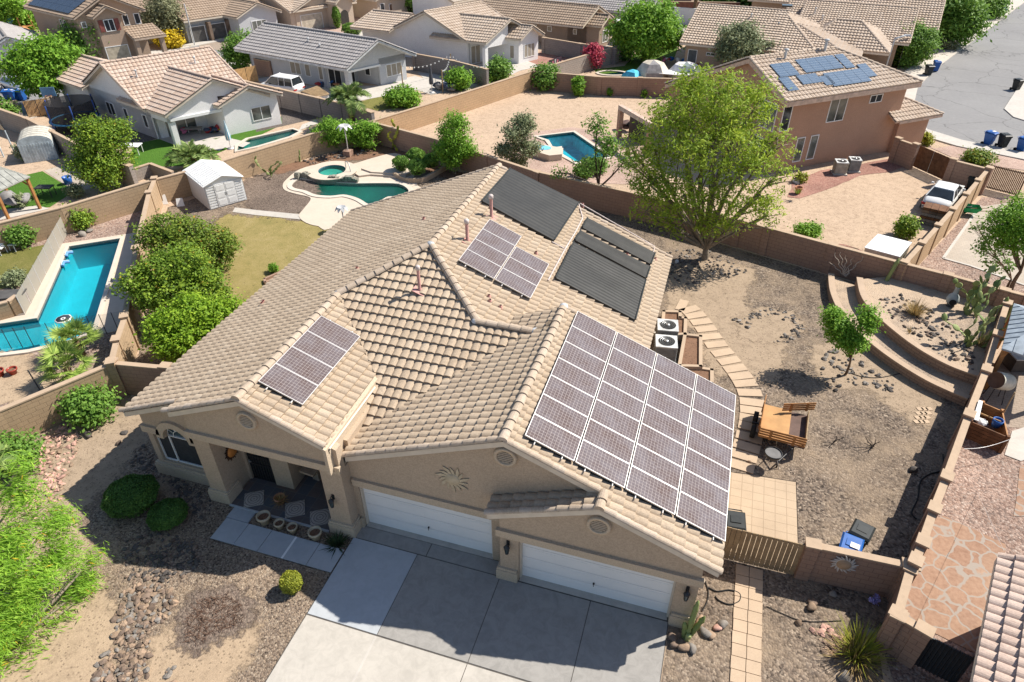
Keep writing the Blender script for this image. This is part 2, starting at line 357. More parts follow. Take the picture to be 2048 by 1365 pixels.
 # ------------------------------------------------------------------ clay tile roofs
def clip2(poly,a,b):
 out = []; nx,ny = -(b[1]-a[1]),b[0]-a[0]
 def d(p):return(p[0]-a[0])*nx+(p[1]-a[1])*ny
 for i in range(len(poly)):
  p,q = poly[i],poly[(i+1)%len(poly)]; dp,dq = d(p),d(q)
  if dp>=0:out.append(p)
  if(dp>=0)!=(dq>=0):
   t = dp/(dp-dq); out.append((p[0]+(q[0]-p[0])*t,p[1]+(q[1]-p[1])*t))
 return out
PROF = {8:[0,.04,.14,.3,.5,.7,.86,.96],4:[0,.12,.5,.88],3:[0,.2,.65],2:[0,.5]}
def profile(f,amp):
 g = 2*f-1; return amp*max(0.0,1-abs(g)**2.6)
def roof_facet(mb,origin,u,v,polys,tw=0.305,rl=0.40,amp=0.07,step=0.062,seg=8,uoff=0.0):
 """tiles over convex polygons given as lists of 3D points lying in the plane origin + a*u + b*v (v up the slope)"""
 o = Vector(origin); u = Vector(u).normalized(); v = Vector(v).normalized(); n = u.cross(v)
 if n.z<0:n = -n
 pr = PROF[seg]; mb.smooth = seg>=4
 for poly in polys:
  P2 = [((Vector(p)-o).dot(u),(Vector(p)-o).dot(v)) for p in poly]
  ar = sum(P2[i][0]*P2[(i+1)%len(P2)][1]-P2[(i+1)%len(P2)][0]*P2[i][1] for i in range(len(P2)))
  if ar<0:P2 = P2[::-1]
  u0,u1 = min(p[0] for p in P2),max(p[0] for p in P2); v0,v1 = min(p[1] for p in P2),max(p[1] for p in P2)
  E = [(P2[i],P2[(i+1)%len(P2)]) for i in range(len(P2))]
  def inside(p):
   for a,b in E:
    if(p[0]-a[0])*-(b[1]-a[1])+(p[1]-a[1])*(b[0]-a[0])<-1e-6:return False
   return True
  for j in range(int(math.floor(v0/rl)),int(math.ceil(v1/rl))):
   va,vb = j*rl,(j+1)*rl
   row = [(u0-1,va),(u1+1,va),(u1+1,vb),(u0-1,vb)]
   for a,b in E:
    row = clip2(row,a,b)
    if len(row)<3:break
   if len(row)<3:continue
   ua,ub = min(p[0] for p in row),max(p[0] for p in row)
   def H(a,b):
    t = (a+uoff)/tw; fr = t-math.floor(t); k = 1-(b-va)/rl
    return profile(fr,amp*(0.8+0.2*k))+step*k
   i0,i1 = int(math.floor((ua+uoff)/tw)),int(math.ceil((ub+uoff)/tw))
   us = [(i+f)*tw-uoff for i in range(i0,i1) for f in pr]+[i1*tw-uoff]
   base = {}
   for a,b in zip(us[:-1],us[1:]):
    if b<ua or a>ub:continue
    q = [(a,va),(b,va),(b,vb),(a,vb)]
    if not all(inside(p) for p in q):
     for e0,e1 in E:
      q = clip2(q,e0,e1)
      if len(q)<3:break
     if len(q)<3:continue
    mid = (a+b)/2; cu = (math.floor((mid+uoff)/tw)+0.5,j+0.5)
    def hh(p):
     pa = p[0]
     t0 = profile(((a+uoff)/tw+1e-9)%1.0,1.0); t1 = profile(((b+uoff)/tw-1e-9)%1.0,1.0)
     w_ = (pa-a)/(b-a); k = 1-(p[1]-va)/rl
     return(t0+(t1-t0)*w_)*amp*(0.8+0.2*k)+step*k
    pts = [o+u*p[0]+v*p[1]+n*hh(p) for p in q]
    mb.face(pts,[cu]*len(pts))
    lo = [p for p in q if abs(p[1]-va)<1e-6]
    if len(lo)>=2:
     lo.sort(key=lambda p:p[0]); A,B = lo[0],lo[-1]
     if B[0]-A[0]>1e-4:
      sm = mb.smooth; mb.smooth = False
      mb.face([o+u*A[0]+v*va-n*0.03,o+u*B[0]+v*va-n*0.03,o+u*B[0]+v*va+n*hh(B),o+u*A[0]+v*va+n*hh(A)],[cu]*4)
      mb.smooth = sm
 mb.smooth = False
def caps(mb,a,b,r=0.135,L=0.38,n=7,lift=0.06,sq=0.85):
 """row of overlapping barrel cap tiles from a to b (a is the lower end)"""
 a,b = Vector(a),Vector(b); d = b-a; T = d.length; d.normalize(); k = max(1,round(T/L)); L = T/k
 side = d.cross(Vector((0,0,1))).normalized(); up = side.cross(d).normalized(); mb.smooth = True
 for i in range(k):
  p = a+d*(L*i); q = a+d*(L*(i+1)+0.05); uvc = (1000+len(mb.f)%97+0.5,i+0.5)
  r0,r1 = r*1.06,r*0.9; j = random.uniform(-0.008,0.008)
  ring = lambda c,rr,hh:[c+side*(math.cos(math.pi*t/n)*rr+j)+up*(math.sin(math.pi*t/n)*rr*sq+hh) for t in range(n+1)]
  A,B = ring(p,r0,lift-0.02),ring(q,r1,lift-0.045)
  for t in range(n):mb.face([A[t],B[t],B[t+1],A[t+1]],[uvc]*4)
  mb.smooth = False; mb.face(A,[uvc]*len(A)); mb.smooth = True
 mb.smooth = False
 # ------------------------------------------------------------------ palette
T_MAIN = tile('clay_tile_tan',(0.44,0.345,0.25),(0.345,0.265,0.19),(0.54,0.445,0.34),0.3)
T_CAP = tile('cap_tile_pale',(0.45,0.355,0.265),(0.36,0.28,0.205),(0.58,0.50,0.43),0.4)
T_PINK = tile('clay_tile_pink',(0.50,0.385,0.31),(0.42,0.28,0.20),(0.62,0.53,0.46),0.25)
T_BROWN = tile('concrete_tile_brown',(0.36,0.27,0.20),(0.28,0.21,0.155),(0.44,0.35,0.27),0.3)
T_GREY = tile('concrete_tile_grey',(0.36,0.335,0.325),(0.28,0.26,0.25),(0.44,0.415,0.40),0.25)
T_TAN2 = tile('clay_tile_sand',(0.50,0.40,0.315),(0.40,0.30,0.22),(0.60,0.51,0.43),0.3)
T_WHITE = tile('clay_tile_pale',(0.52,0.44,0.36),(0.44,0.36,0.29),(0.60,0.52,0.44),0.3)
S_MAIN = stucco('stucco_tan',(0.46,0.36,0.265)); S_TRIM = stucco('stucco_trim',(0.52,0.42,0.31)); S_FIN = stucco('stucco_sand',(0.60,0.47,0.30))
S_WHITE = stucco('stucco_white',(0.80,0.79,0.78)); S_GREY = stucco('stucco_grey',(0.52,0.53,0.545)); S_PINK = stucco('stucco_pink',(0.46,0.285,0.20))
S_BEIGE = stucco('stucco_beige',(0.42,0.31,0.23)); S_TAUPE = stucco('stucco_taupe',(0.33,0.26,0.21)); S_SLATE = stucco('stucco_slate',(0.30,0.32,0.34))
S_CREAM = stucco('stucco_cream',(0.55,0.45,0.35))
FASCIA = simple('fascia_paint',(0.62,0.54,0.44),0.08); WHITE = simple('white_paint',(0.78,0.78,0.77),0.05,1.0,0.5,0.4)
DOORW = simple('garage_door_paint',(0.80,0.80,0.79),0.04,0.7,0.5,0.4); GREYTRIM = simple('grey_trim',(0.45,0.46,0.47),0.08)
GLASS = glassy('window_glass'); SCREEN = simple('sun_screen',(0.035,0.037,0.042),0.2,8,0.8); GLASSB = glassy('arch_glass',(0.05,0.075,0.085))
CURT = glassy('curtained_glass',(0.10,0.11,0.10),0.12); SHADECL = simple('window_shade',(0.34,0.30,0.24),0.12,2.0)
BLACKM = simple('black_metal',(0.02,0.02,0.022),0.3,10,0.45,0.5); STEEL = simple('galvanised_steel',(0.42,0.43,0.44),0.2,9,0.4,0.5,0.6)
ALU = simple('aluminium_frame',(0.62,0.60,0.58),0.1,6,0.4,0.5,0.3); LEADW = simple('flashing_grey',(0.50,0.51,0.52),0.25,6,0.6)
CELL = panelmat('solar_cells_brown',(0.10,0.06,0.046),(0.16,0.14,0.15),(0.40,0.355,0.33),14,8,0.034,0.14)
CELLB = panelmat('solar_cells_blue',(0.055,0.10,0.17),(0.09,0.14,0.21),(0.30,0.36,0.42),10,6,0.03,0.2)
CELLK = panelmat('solar_cells_dark',(0.03,0.045,0.075),(0.045,0.065,0.10),(0.12,0.14,0.17),10,6,0.03,0.2)
def matmat():
 b = NB('solar_heater_rubber'); uv = b.coord('UV'); sp = b.n('SeparateXYZ'); b.l(uv,sp.inputs[0])
 f = b.math('FRACT',b.math('MULTIPLY',sp.outputs[1],16.0)); g = b.math('ABSOLUTE',b.math('SUBTRACT',f,0.5))
 col = b.ramp(b.noise(1.2,6,0.7),[(0.3,(0.014,0.014,0.014)),(0.6,(0.026,0.026,0.025)),(0.82,(0.055,0.053,0.05))])
 col = b.mix(b.ramp(b.noise(26,2,0.8),[(0.66,(0,)*3),(0.74,(0.6,)*3)]),col,(0.10,0.10,0.095))
 b.bump(g,0.8,0.03); return b.fin(col,0.6,0.35)
MATK = matmat()
PINKV = simple('vent_paint_pink',(0.50,0.27,0.24),0.15,8,0.6); VENTCAP = simple('vent_cap',(0.55,0.47,0.44),0.2,9,0.6)
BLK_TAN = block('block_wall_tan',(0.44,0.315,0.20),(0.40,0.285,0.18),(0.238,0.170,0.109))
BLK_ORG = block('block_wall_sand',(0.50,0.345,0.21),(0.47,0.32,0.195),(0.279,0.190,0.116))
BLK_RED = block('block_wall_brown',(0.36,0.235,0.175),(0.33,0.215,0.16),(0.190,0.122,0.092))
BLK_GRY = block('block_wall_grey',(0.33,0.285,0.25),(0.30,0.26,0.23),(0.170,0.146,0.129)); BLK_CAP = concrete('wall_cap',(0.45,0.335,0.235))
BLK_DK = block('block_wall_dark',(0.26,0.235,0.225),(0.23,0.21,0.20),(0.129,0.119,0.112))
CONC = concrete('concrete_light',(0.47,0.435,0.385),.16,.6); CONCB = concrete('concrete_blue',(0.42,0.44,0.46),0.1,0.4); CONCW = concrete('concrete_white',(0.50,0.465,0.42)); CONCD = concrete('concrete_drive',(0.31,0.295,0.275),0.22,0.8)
DECK = concrete('pool_deck',(0.56,0.475,0.385),0.07,0.3); COPING = concrete('pool_coping',(0.58,0.51,0.43),0.08,0.3); JOINT = simple('joint_dark',(0.10,0.09,0.08)); WALKC = concrete('pavement_concrete',(0.52,0.47,0.41))
def asphalt():
 b = NB('asphalt'); f = b.noise(0.12,6,0.65); col = b.ramp(f,[(0.3,(0.20,0.195,0.195)),(0.7,(0.27,0.265,0.26))])
 co = b.coord(); d = b.n('TexNoise',Scale=0.35,Detail=4); b.l(co,d.inputs['Vector'])
 ad = b.n('VectorMath',_operation='MULTIPLY_ADD'); b.l(d.outputs['Color'],ad.inputs[0]); ad.inputs[1].default_value = (3.0,)*3; b.l(co,ad.inputs[2])
 e = b.n('TexVoronoi',Scale=0.16,_feature='DISTANCE_TO_EDGE'); b.l(ad.outputs[0],e.inputs['Vector'])
 m = b.ramp(e.outputs['Distance'],[(0.004,(1,)*3),(0.009,(0,)*3)]); col = b.mix(b.math('MULTIPLY',m,0.75),col,(0.07,0.068,0.068))
 f2 = b.noise(3,5,0.8); col = b.mix(0.35,col,b.ramp(f2,[(0.3,(0.17,0.165,0.165)),(0.7,(0.29,0.285,0.28))])); b.bump(b.noise(40,3),0.3,0.01); return b.fin(col,0.9,0.2)
ASPH = asphalt()
SOIL = soil('desert_soil',(0.42,0.315,0.215),(0.30,0.22,0.15)); SOILY = soil('yard_soil',(0.36,0.275,0.195),(0.25,0.188,0.132),0.6); SOILP = soil('sunbaked_soil',(0.50,0.375,0.27),(0.34,0.24,0.165),0.22); SOILD = soil('planter_soil',(0.22,0.13,0.085),(0.15,0.085,0.055),2.0)
GR_YARD = gravel('yard_gravel',[(0.05,0.04,0.033),(0.16,0.122,0.095),(0.29,0.225,0.17),(0.11,0.088,0.073),(0.40,0.32,0.245)],14,(0.31,0.235,0.165),0.55,psharp=(0.42,0.70))
GR_FRONT = gravel('front_gravel',[(0.075,0.056,0.043),(0.23,0.17,0.125),(0.36,0.275,0.20),(0.16,0.122,0.098),(0.46,0.37,0.275)],20,(0.40,0.295,0.195),0.25,psharp=(0.52,0.68))
GR_DARK = gravel('dark_gravel',[(0.07,0.062,0.058),(0.15,0.125,0.11),(0.22,0.185,0.16),(0.11,0.10,0.095)],18)
GR_PINK = gravel('pink_gravel',[(0.21,0.135,0.108),(0.36,0.25,0.197),(0.46,0.335,0.272),(0.18,0.125,0.105),(0.54,0.43,0.36)],14)
GR_ROSE = gravel('rose_gravel',[(0.40,0.27,0.22),(0.52,0.37,0.30),(0.60,0.46,0.38)],20); GR_RED = gravel('red_gravel',[(0.30,0.15,0.12),(0.39,0.21,0.165),(0.45,0.27,0.21)],14)
GR_BRN = gravel('brown_gravel',[(0.10,0.075,0.06),(0.18,0.135,0.11),(0.27,0.21,0.165),(0.14,0.11,0.09)],16)
LAWN_DRY = lawn('dry_lawn',(0.15,0.15,0.035),(0.31,0.25,0.085),(0.43,0.335,0.16),0.9); LAWN_GRN = lawn('green_lawn',(0.045,0.10,0.012),(0.075,0.15,0.02),(0.12,0.19,0.035)); TURF = lawn('synthetic_turf',(0.05,0.125,0.014),(0.075,0.175,0.022),(0.10,0.21,0.035),0.3)
LAWN_OLD = lawn('patchy_lawn',(0.09,0.12,0.02),(0.16,0.17,0.04),(0.28,0.24,0.09),0.5)
PAV_TAN = pavers('paver_tan',(0.50,0.385,0.27),(0.46,0.35,0.245),(0.30,0.22,0.15),0.40,0.40,0.0,0.012); PAV_STEP = pavers('paver_step',(0.50,0.38,0.27),(0.45,0.34,0.24),(0.27,0.2,0.14),0.46,0.40,0.0,0.014)
PAV_GREY = pavers('paver_grey',(0.36,0.29,0.23),(0.31,0.25,0.20),(0.21,0.165,0.13),0.30,0.16,0.5,0.012,'Object'); PAV_PALE = pavers('paver_pale',(0.46,0.40,0.33),(0.42,0.36,0.30),(0.34,0.29,0.24),0.32,0.17,0.5,0.012,'Object')
SLATE = pavers('slate_tile',(0.10,0.115,0.13),(0.20,0.135,0.10),(0.20,0.18,0.16),0.45,0.45,0.0,0.012,'Object')
FLAG = flagstone('flagstone',[(0.27,0.155,0.105),(0.34,0.215,0.145),(0.295,0.18,0.125),(0.38,0.26,0.185)],(0.32,0.275,0.235),1.5)
WATER = watermat('pool_water',(0.16,0.74,0.80)); WATER_G = watermat('kidney_water',(0.34,0.74,0.68),0.03,0.06,(0.08,0.30,0.25)); PLASTER = simple('pool_plaster',(0.42,0.66,0.72),0.1,0.6,0.8); PLASTERG = simple('pebble_plaster',(0.34,0.64,0.58),0.2,0.5,0.8); PLASTERT = simple('teal_plaster',(0.22,0.47,0.47),0.12,0.6,0.8)
WATERTILE = pavers('waterline_tile',(0.05,0.14,0.22),(0.12,0.22,0.28),(0.3,0.34,0.36),0.15,0.15,0.0,0.01)
WOOD_O = simple('stained_wood',(0.42,0.20,0.07),0.3,3,0.6,0.3,0,0.3,30); WOOD_T = simple('weathered_wood',(0.37,0.265,0.155),0.22,2.5,0.8,0.2,0,0.3,25); WOOD_D = simple('dark_wood',(0.17,0.085,0.045),0.35,3,0.75,0.2,0,0.3,25); WOOD_P = simple('plywood',(0.46,0.26,0.11),0.15,2,0.75); WOOD_Y = simple('pine_wood',(0.50,0.31,0.14),0.25,3,0.75)
PL_BLUE = simple('blue_plastic',(0.012,0.10,0.36),0.12,4,0.42,0.5); PL_BLK = simple('black_plastic',(0.022,0.026,0.026),0.2,4,0.45,0.4); PL_WHT = simple('white_plastic',(0.74,0.74,0.73),0.06,4,0.5); RUBBER = simple('rubber',(0.018,0.018,0.018),0.2,10,0.75)
TERRA = simple('terracotta',(0.44,0.20,0.11),0.2,6,0.8); POTTAN = simple('tan_pottery',(0.48,0.40,0.28),0.15,6,0.8)
ROCK = simple('river_rock',(0.20,0.145,0.11),0.5,1.4,0.85,0.25,0,0.25,25,0.3,18); ROCKD = simple('dark_rock',(0.10,0.088,0.08),0.5,1.7,0.85,0.25,0,0.25,25,0.3,18); ROCKP = simple('pink_rock',(0.56,0.34,0.27),0.35,1.8,0.9,0.2,0,0.25,25,0.3,18); ROCKG = simple('grey_rock',(0.24,0.215,0.19),0.4,1.8,0.9,0.2,0,0.25,25,0.3,18); ROCKT = simple('tan_rock',(0.33,0.235,0.165),0.35,1.8,0.9,0.2,0,0.25,25,0.3,18)
BARK = simple('bark_brown',(0.20,0.135,0.085),0.4,7,0.95,0.1,0,0.3,40,0.6,22); BARKG = simple('bark_grey',(0.27,0.225,0.17),0.35,7,0.95,0.1,0,0.3,40,0.6,22)
L_MESQ = leafmat('leaves_mesquite',(0.12,0.20,0.025),(0.27,0.40,0.045),(0.50,0.60,0.07),0.45,(0.42,0.32,0.10))
L_CITR = leafmat('leaves_citrus',(0.072,0.145,0.017),(0.167,0.275,0.029),(0.334,0.450,0.043),0.3,(0.42,0.30,0.05)); L_LIME = leafmat('leaves_lime',(0.101,0.203,0.016),(0.230,0.385,0.027),(0.419,0.567,0.054),0.35); L_ORNG = leafmat('leaves_orange',(0.065,0.123,0.017),(0.145,0.232,0.029),(0.304,0.362,0.051),0.3,(0.50,0.29,0.05))
L_DARK = leafmat('leaves_dark',(0.037,0.093,0.020),(0.076,0.170,0.034),(0.145,0.272,0.051),0.22); L_MID = leafmat('leaves_mid',(0.070,0.155,0.025),(0.139,0.271,0.040),(0.248,0.403,0.070),0.28); L_BRT = leafmat('leaves_bright',(0.087,0.203,0.020),(0.174,0.348,0.032),(0.304,0.493,0.058),0.32)
L_OLIVE = leafmat('leaves_olive',(0.13,0.14,0.07),(0.22,0.23,0.12),(0.33,0.33,0.20),0.2); L_GREY = leafmat('leaves_sage',(0.130,0.169,0.078),(0.221,0.260,0.130),(0.351,0.377,0.221),0.2); L_YEL = leafmat('flowers_yellow',(0.35,0.24,0.015),(0.62,0.45,0.02),(0.78,0.62,0.05),0.2); L_PINKF = leafmat('flowers_pink',(0.28,0.04,0.06),(0.48,0.06,0.10),(0.60,0.12,0.18),0.25)
L_PALM = leafmat('palm_leaves',(0.075,0.128,0.030),(0.150,0.225,0.060),(0.285,0.375,0.105),0.2); L_FAN = leafmat('fan_palm_leaves',(0.098,0.168,0.028),(0.224,0.336,0.056),(0.420,0.532,0.126),0.25); L_DRY = leafmat('dry_grass',(0.24,0.16,0.06),(0.38,0.27,0.11),(0.50,0.38,0.18),0.2); L_CACT = leafmat('cactus_skin',(0.120,0.168,0.048),(0.228,0.288,0.096),(0.360,0.408,0.168),0.1); L_FERN = leafmat('cycad_leaves',(0.012,0.03,0.012),(0.03,0.055,0.02),(0.06,0.09,0.03),0.1); L_TWIG = leafmat('bare_twigs',(0.20,0.15,0.12),(0.28,0.22,0.18),(0.38,0.32,0.28),0.0); L_NEON = leafmat('leaves_palo_verde',(0.108,0.230,0.020),(0.230,0.432,0.041),(0.432,0.634,0.081),0.4,(0.70,0.45,0.03)); L_GOLD = leafmat('leaves_golden',(0.156,0.195,0.019),(0.312,0.338,0.039),(0.468,0.468,0.065),0.25); L_LAV = leafmat('flowers_lavender',(0.25,0.2,0.5),(0.4,0.35,0.7),(0.55,0.5,0.8),0.1)
# ------------------------------------------------------------------ main house
MH = thing('single_storey_house','single storey tan stucco house with clay tile roof, two white garage doors and solar panels','house',(-9.0,8.0,0))
S = 0.4167; DZ = 0.055
def pA(x,y):return Vector((x,y,3.28+S*(x+19.95)-DZ))
def pB(x,y):return Vector((x,y,5.72-S*(x+14.1)-DZ))
def pC(x,y):return Vector((x,y,6.85-S*(8.87-y)-DZ))
def pD(x,y):return Vector((x,y,6.0+S*(x+5.45)-DZ))
def pE(x,y):return Vector((x,y,6.88-S*(x+11.3)-DZ))
def pG(x,y):return Vector((x,y,6.0-S*(x+5.45)-DZ))
def pH(x,y):return Vector((x,y,4.75+S*(x+2.45)-DZ))
XH = 1/math.sqrt(1+S*S)
vA = (XH,0,S*XH); vE = (-XH,0,S*XH); vC = (0,XH,S*XH)
rf = MB().mat(T_MAIN)
roof_facet(rf,pA(-19.95,0),(0,-1,0),vA,[[pA(-19.95,.1),pA(-17.2,.1),pA(-17.2,17.5),pA(-19.95,17.5)],[pA(-17.2,-.38),pA(-14.07,-.38),pA(-14.07,17.5),pA(-17.2,17.5)],[pA(-14.07,6.11),pA(-11.3,8.87),pA(-11.3,17.5),pA(-14.07,17.5)]])
roof_facet(rf,pB(-10.9,0),(0,1,0),vE,[[pB(-14.07,-.38),pB(-11.17,-.38),pB(-11.17,3.2),pB(-14.07,6.11)]])
roof_facet(rf,pC(0,1.18),(1,0,0),vC,[[pC(-11.3,8.87),pC(-8.4,5.97),pC(-13.93,5.97),pC(-14.07,6.11)],[pC(-13.93,5.97),pC(-11.1,5.97),pC(-11.1,3.16)],[pC(-11.1,5.97),pC(-6.27,5.97),pC(-11.1,1.18)]])
roof_facet(rf,pD(-10.95,0),(0,-1,0),vA,[[pD(-11.1,.1),pD(-5.45,.1),pD(-5.45,6.8),pD(-11.1,1.18)],[pD(-5.45,5.9),pD(-5.45,7.35),pD(-7.3,7.35),pD(-7.3,5.9)]])
roof_facet(rf,pE(-2.35,0),(0,1,0),vE,[[pE(-2.35,8.87),pE(-2.35,17.5),pE(-11.3,17.5),pE(-11.3,8.87)],[pE(-11.3,8.87),pE(-8.4,5.97),pE(-2.35,5.97),pE(-2.35,8.87)]])
roof_facet(rf,pG(1.07,0),(0,1,0),vE,[[pG(-5.45,.1),pG(1.07,.1),pG(1.07,7.35),pG(-5.45,7.35)],[pG(-2.45,-.48),pG(1.07,-.48),pG(1.07,.1),pG(-2.45,.1)]])
roof_facet(rf,pH(-5.85,0),(0,-1,0),vA,[[pH(-5.85,-.48),pH(-2.45,-.48),pH(-2.45,.3),pH(-5.85,.3)]])
roof = rf.build('roof',MH)
cp = MB().mat(T_CAP)
for a,b in((pA(-14.07,-.42),pA(-14.07,6.15)),(pA(-14.07,6.11),pA(-11.3,8.87)),(pA(-11.3,8.87),pA(-11.3,17.55)),(pC(-8.35,5.97),pA(-11.3,8.87)),(pC(-8.4,5.97),pC(-6.2,5.97)),(pD(-5.45,.02),pD(-5.45,7.4)),(pG(-2.45,-.56),pG(-2.45,.12))):
 caps(cp,a,b,0.15,0.40,lift=0.10)
for a,b in((pA(-19.95,.12),pA(-17.2,.12)),(pA(-17.3,-.36),pA(-14.1,-.36)),(pB(-11.2,-.36),pB(-14.07,-.36)),(pD(-11.1,.12),pD(-5.5,.12)),(pG(-2.6,.12),pG(-5.4,.12)),(pH(-5.85,-.44),pH(-2.5,-.44)),(pG(1.07,-.44),pG(-2.4,-.44)),(pG(1.07,7.32),pG(-5.4,7.32)),(pE(-2.35,17.45),pE(-11.3,17.45)),(pA(-19.95,17.45),pA(-11.3,17.45))):
 caps(cp,a,b,0.11,0.40,lift=0.085)
cpo = cp.build('ridge_cap',roof); cpo['label'] = 'pale mortar-stained ridge and rake cap tiles'
for c in(pC(-8.4,5.97),pC(-6.15,5.97),pA(-11.3,8.87),pD(-5.45,7.3),pA(-14.07,6.11)):
 fl = MB().mat(LEADW); fl.lathe([(0.17,0.0),(0.15,0.07),(0.08,0.12),(0.0,0.13)],c+Vector((0,0,.07)),9); fl.build('flashing',roof)
dk = MB().mat(FASCIA)
def deck(pts):dk.slab([p-Vector((0,0,.03)) for p in pts],0.10)
deck([pA(-19.9,.2),pA(-17.2,.2),pA(-17.2,17.4),pA(-19.9,17.4)]); deck([pA(-17.2,-.3),pA(-14.07,-.3),pA(-14.07,17.4),pA(-17.2,17.4)]); deck([pA(-14.07,6.11),pA(-11.3,8.87),pA(-11.3,17.4),pA(-14.07,17.4)])
deck([pB(-11.05,-.3),pB(-11.05,3.1),pB(-14.07,6.11),pB(-14.07,-.3)]); deck([pD(-10.9,.18),pD(-5.45,.18),pD(-5.45,7.3),pD(-10.9,1.36)])
deck([pG(1.02,-.4),pG(1.02,7.25),pG(-5.45,7.25),pG(-5.45,.2),pG(-2.45,.2),pG(-2.45,-.4)][0:2]+[pG(-2.45,7.25),pG(-2.45,-.4)]); deck([pG(-2.45,.2),pG(-2.45,7.25),pG(-5.45,7.25),pG(-5.45,.2)]); deck([pH(-5.8,-.4),pH(-2.45,-.4),pH(-2.45,.3),pH(-5.8,.3)])
deck([pE(-2.4,8.87),pE(-2.4,17.4),pE(-11.3,17.4),pE(-11.3,8.87)]); deck([pE(-2.4,7.3),pE(-2.4,8.87),pE(-9.5,8.87),pE(-9.5,7.3)]); deck([pC(-11.3,8.87),pC(-14.07,6.11),pC(-10.9,2.96),pC(-10.9,1.38),pC(-6.27,5.97),pC(-8.4,5.97)][:1]+[pC(-14.07,6.11),pC(-8.4,5.97)])
deck([pC(-8.4,5.97),pC(-14.07,6.11),pC(-10.9,2.96)]); deck([pC(-6.27,5.97),pC(-8.4,5.97),pC(-10.9,2.96),pC(-10.9,1.38)])
def board(a,b,h=0.2,th=0.05,drop=0.05):
 a,b = Vector(a)-Vector((0,0,drop)),Vector(b)-Vector((0,0,drop)); d = (b-a).normalized(); s = d.cross(Vector((0,0,1))).normalized()*th/2; z = Vector((0,0,h))
 q = [a-s,b-s,b+s,a+s]; dk.mesh([p for p in q]+[p-z for p in q],[(0,1,2,3),(7,6,5,4),(0,4,5,1),(1,5,6,2),(2,6,7,3),(3,7,4,0)])
for a,b in((pA(-19.9,.14),pA(-17.15,.14)),(pA(-17.2,-.34),pA(-14.07,-.34)),(pA(-14.07,-.34),pB(-11.1,-.34)),(pD(-10.9,.14),pD(-5.45,.14)),(pD(-5.45,.14),pG(-2.3,.14)),(pH(-5.8,-.42),pH(-2.45,-.42)),(pG(-2.45,-.42),pG(1.04,-.42)),(pG(1.04,-.42),pG(1.04,7.3)),(pA(-19.92,.14),pA(-19.92,17.45)),(pE(-2.38,7.4),pE(-2.38,17.45)),(pH(-5.82,-.42),pH(-5.82,.3)),(pG(-5.45,7.28),pG(1.04,7.28)),(pE(-11.3,17.42),pE(-2.38,17.42)),(pA(-11.3,17.42),pA(-19.92,17.42))):
 board(a,b)
dk.build('fascia',MH)
wl = MB().mat(S_MAIN)
def gable(y0,y1,pts):
 """wall slab between y0 and y1 with outline pts (x,z)"""
 n = len(pts); wl.face([(x,y0,z) for x,z in pts]); wl.face([(x,y1,z) for x,z in pts][::-1])
 for i in range(n):(x0,z0),(x1,z1) = pts[i],pts[(i+1)%n]; wl.face([(x1,y0,z1),(x0,y0,z0),(x0,y1,z0),(x1,y1,z1)])
zz = lambda f,x:f(x,0).z-0.13
gable(.4,.65,[(-19.55,0),(-19.3,0),(-19.3,2.1),(-19.1,2.1),(-19.1,0.0)][:3]+[(-19.3,zz(pA,-19.3)),(-19.55,zz(pA,-19.55))])
gable(.4,.65,[(-19.3,0),(-16.6,0),(-16.6,.68),(-19.3,.68)])
gable(.4,.65,[(-16.9,.68),(-16.6,.68),(-16.6,2.05),(-16.9,2.05)])
arc = [(-18.15+.55*math.cos(math.pi-math.pi*k/14),2.05+.62*math.sin(math.pi*k/14)) for k in range(15)]
gable(.4,.65,[(-19.3,2.05)]+arc[:8]+[(-18.15,zz(pA,-18.15)),(-19.3,zz(pA,-19.3))])
gable(.4,.65,arc[7:]+[(-16.6,2.05),(-16.6,zz(pA,-16.6)),(-18.15,zz(pA,-18.15))])
wl.bx(-19.55,-19.3,.65,17.2,0,3.2)
gable(-.2,.1,[(-16.75,3.2),(-10.95,3.2),(-10.95,zz(pB,-10.95)),(-14.07,zz(pB,-14.07)),(-16.75,zz(pA,-16.75))])
wl.bx(-16.75,-16.07,-.2,.45,0,3.2); wl.bx(-16.32,-16.07,.45,1.2,0,3.2); wl.bx(-16.6,-16.07,.4,.9,3.2,4.2)
wl.bx(-11.75,-10.95,-.2,.5,0,3.2); wl.bx(-16.07,-15.95,1.03,1.25,0,3.3); wl.bx(-14.88,-14.1,1.03,2.6,0,3.3); wl.bx(-15.95,-14.88,1.03,1.25,2.42,3.3); wl.bx(-14.1,-11.0,2.5,2.7,0,3.3); wl.bx(-11.2,-10.95,.5,2.6,0,4.0)
wl.mat(S_TRIM); wl.bx(-16.1,-10.98,.12,2.55,3.22,3.27)
wl.mat(S_MAIN); gable(.3,.55,[(-10.95,0),(-10.85,0),(-10.85,2.15),(-5.9,2.15),(-5.9,0),(-5.5,0),(-5.5,2.6)][:0]+[(-10.95,2.15),(-5.4,2.15),(-2.6,2.15),(-2.6,zz(pG,-2.6)),(-5.45,zz(pD,-5.45)),(-10.95,zz(pD,-10.95))])
wl.bx(-10.95,-10.75,.3,.55,0,2.15); wl.bx(-5.95,-5.3,.3,.55,0,2.15)
gable(-.25,0.0,[(-5.5,2.15),(.65,2.15),(.65,zz(pG,.65)),(-2.45,zz(pG,-2.45)),(-5.5,zz(pH,-5.5))])
wl.bx(-5.5,-4.88,-.25,.0,0,2.15); wl.bx(0.0,.65,-.25,0.0,0,2.15); wl.bx(-5.5,-5.3,0.0,.3,0,3.25)
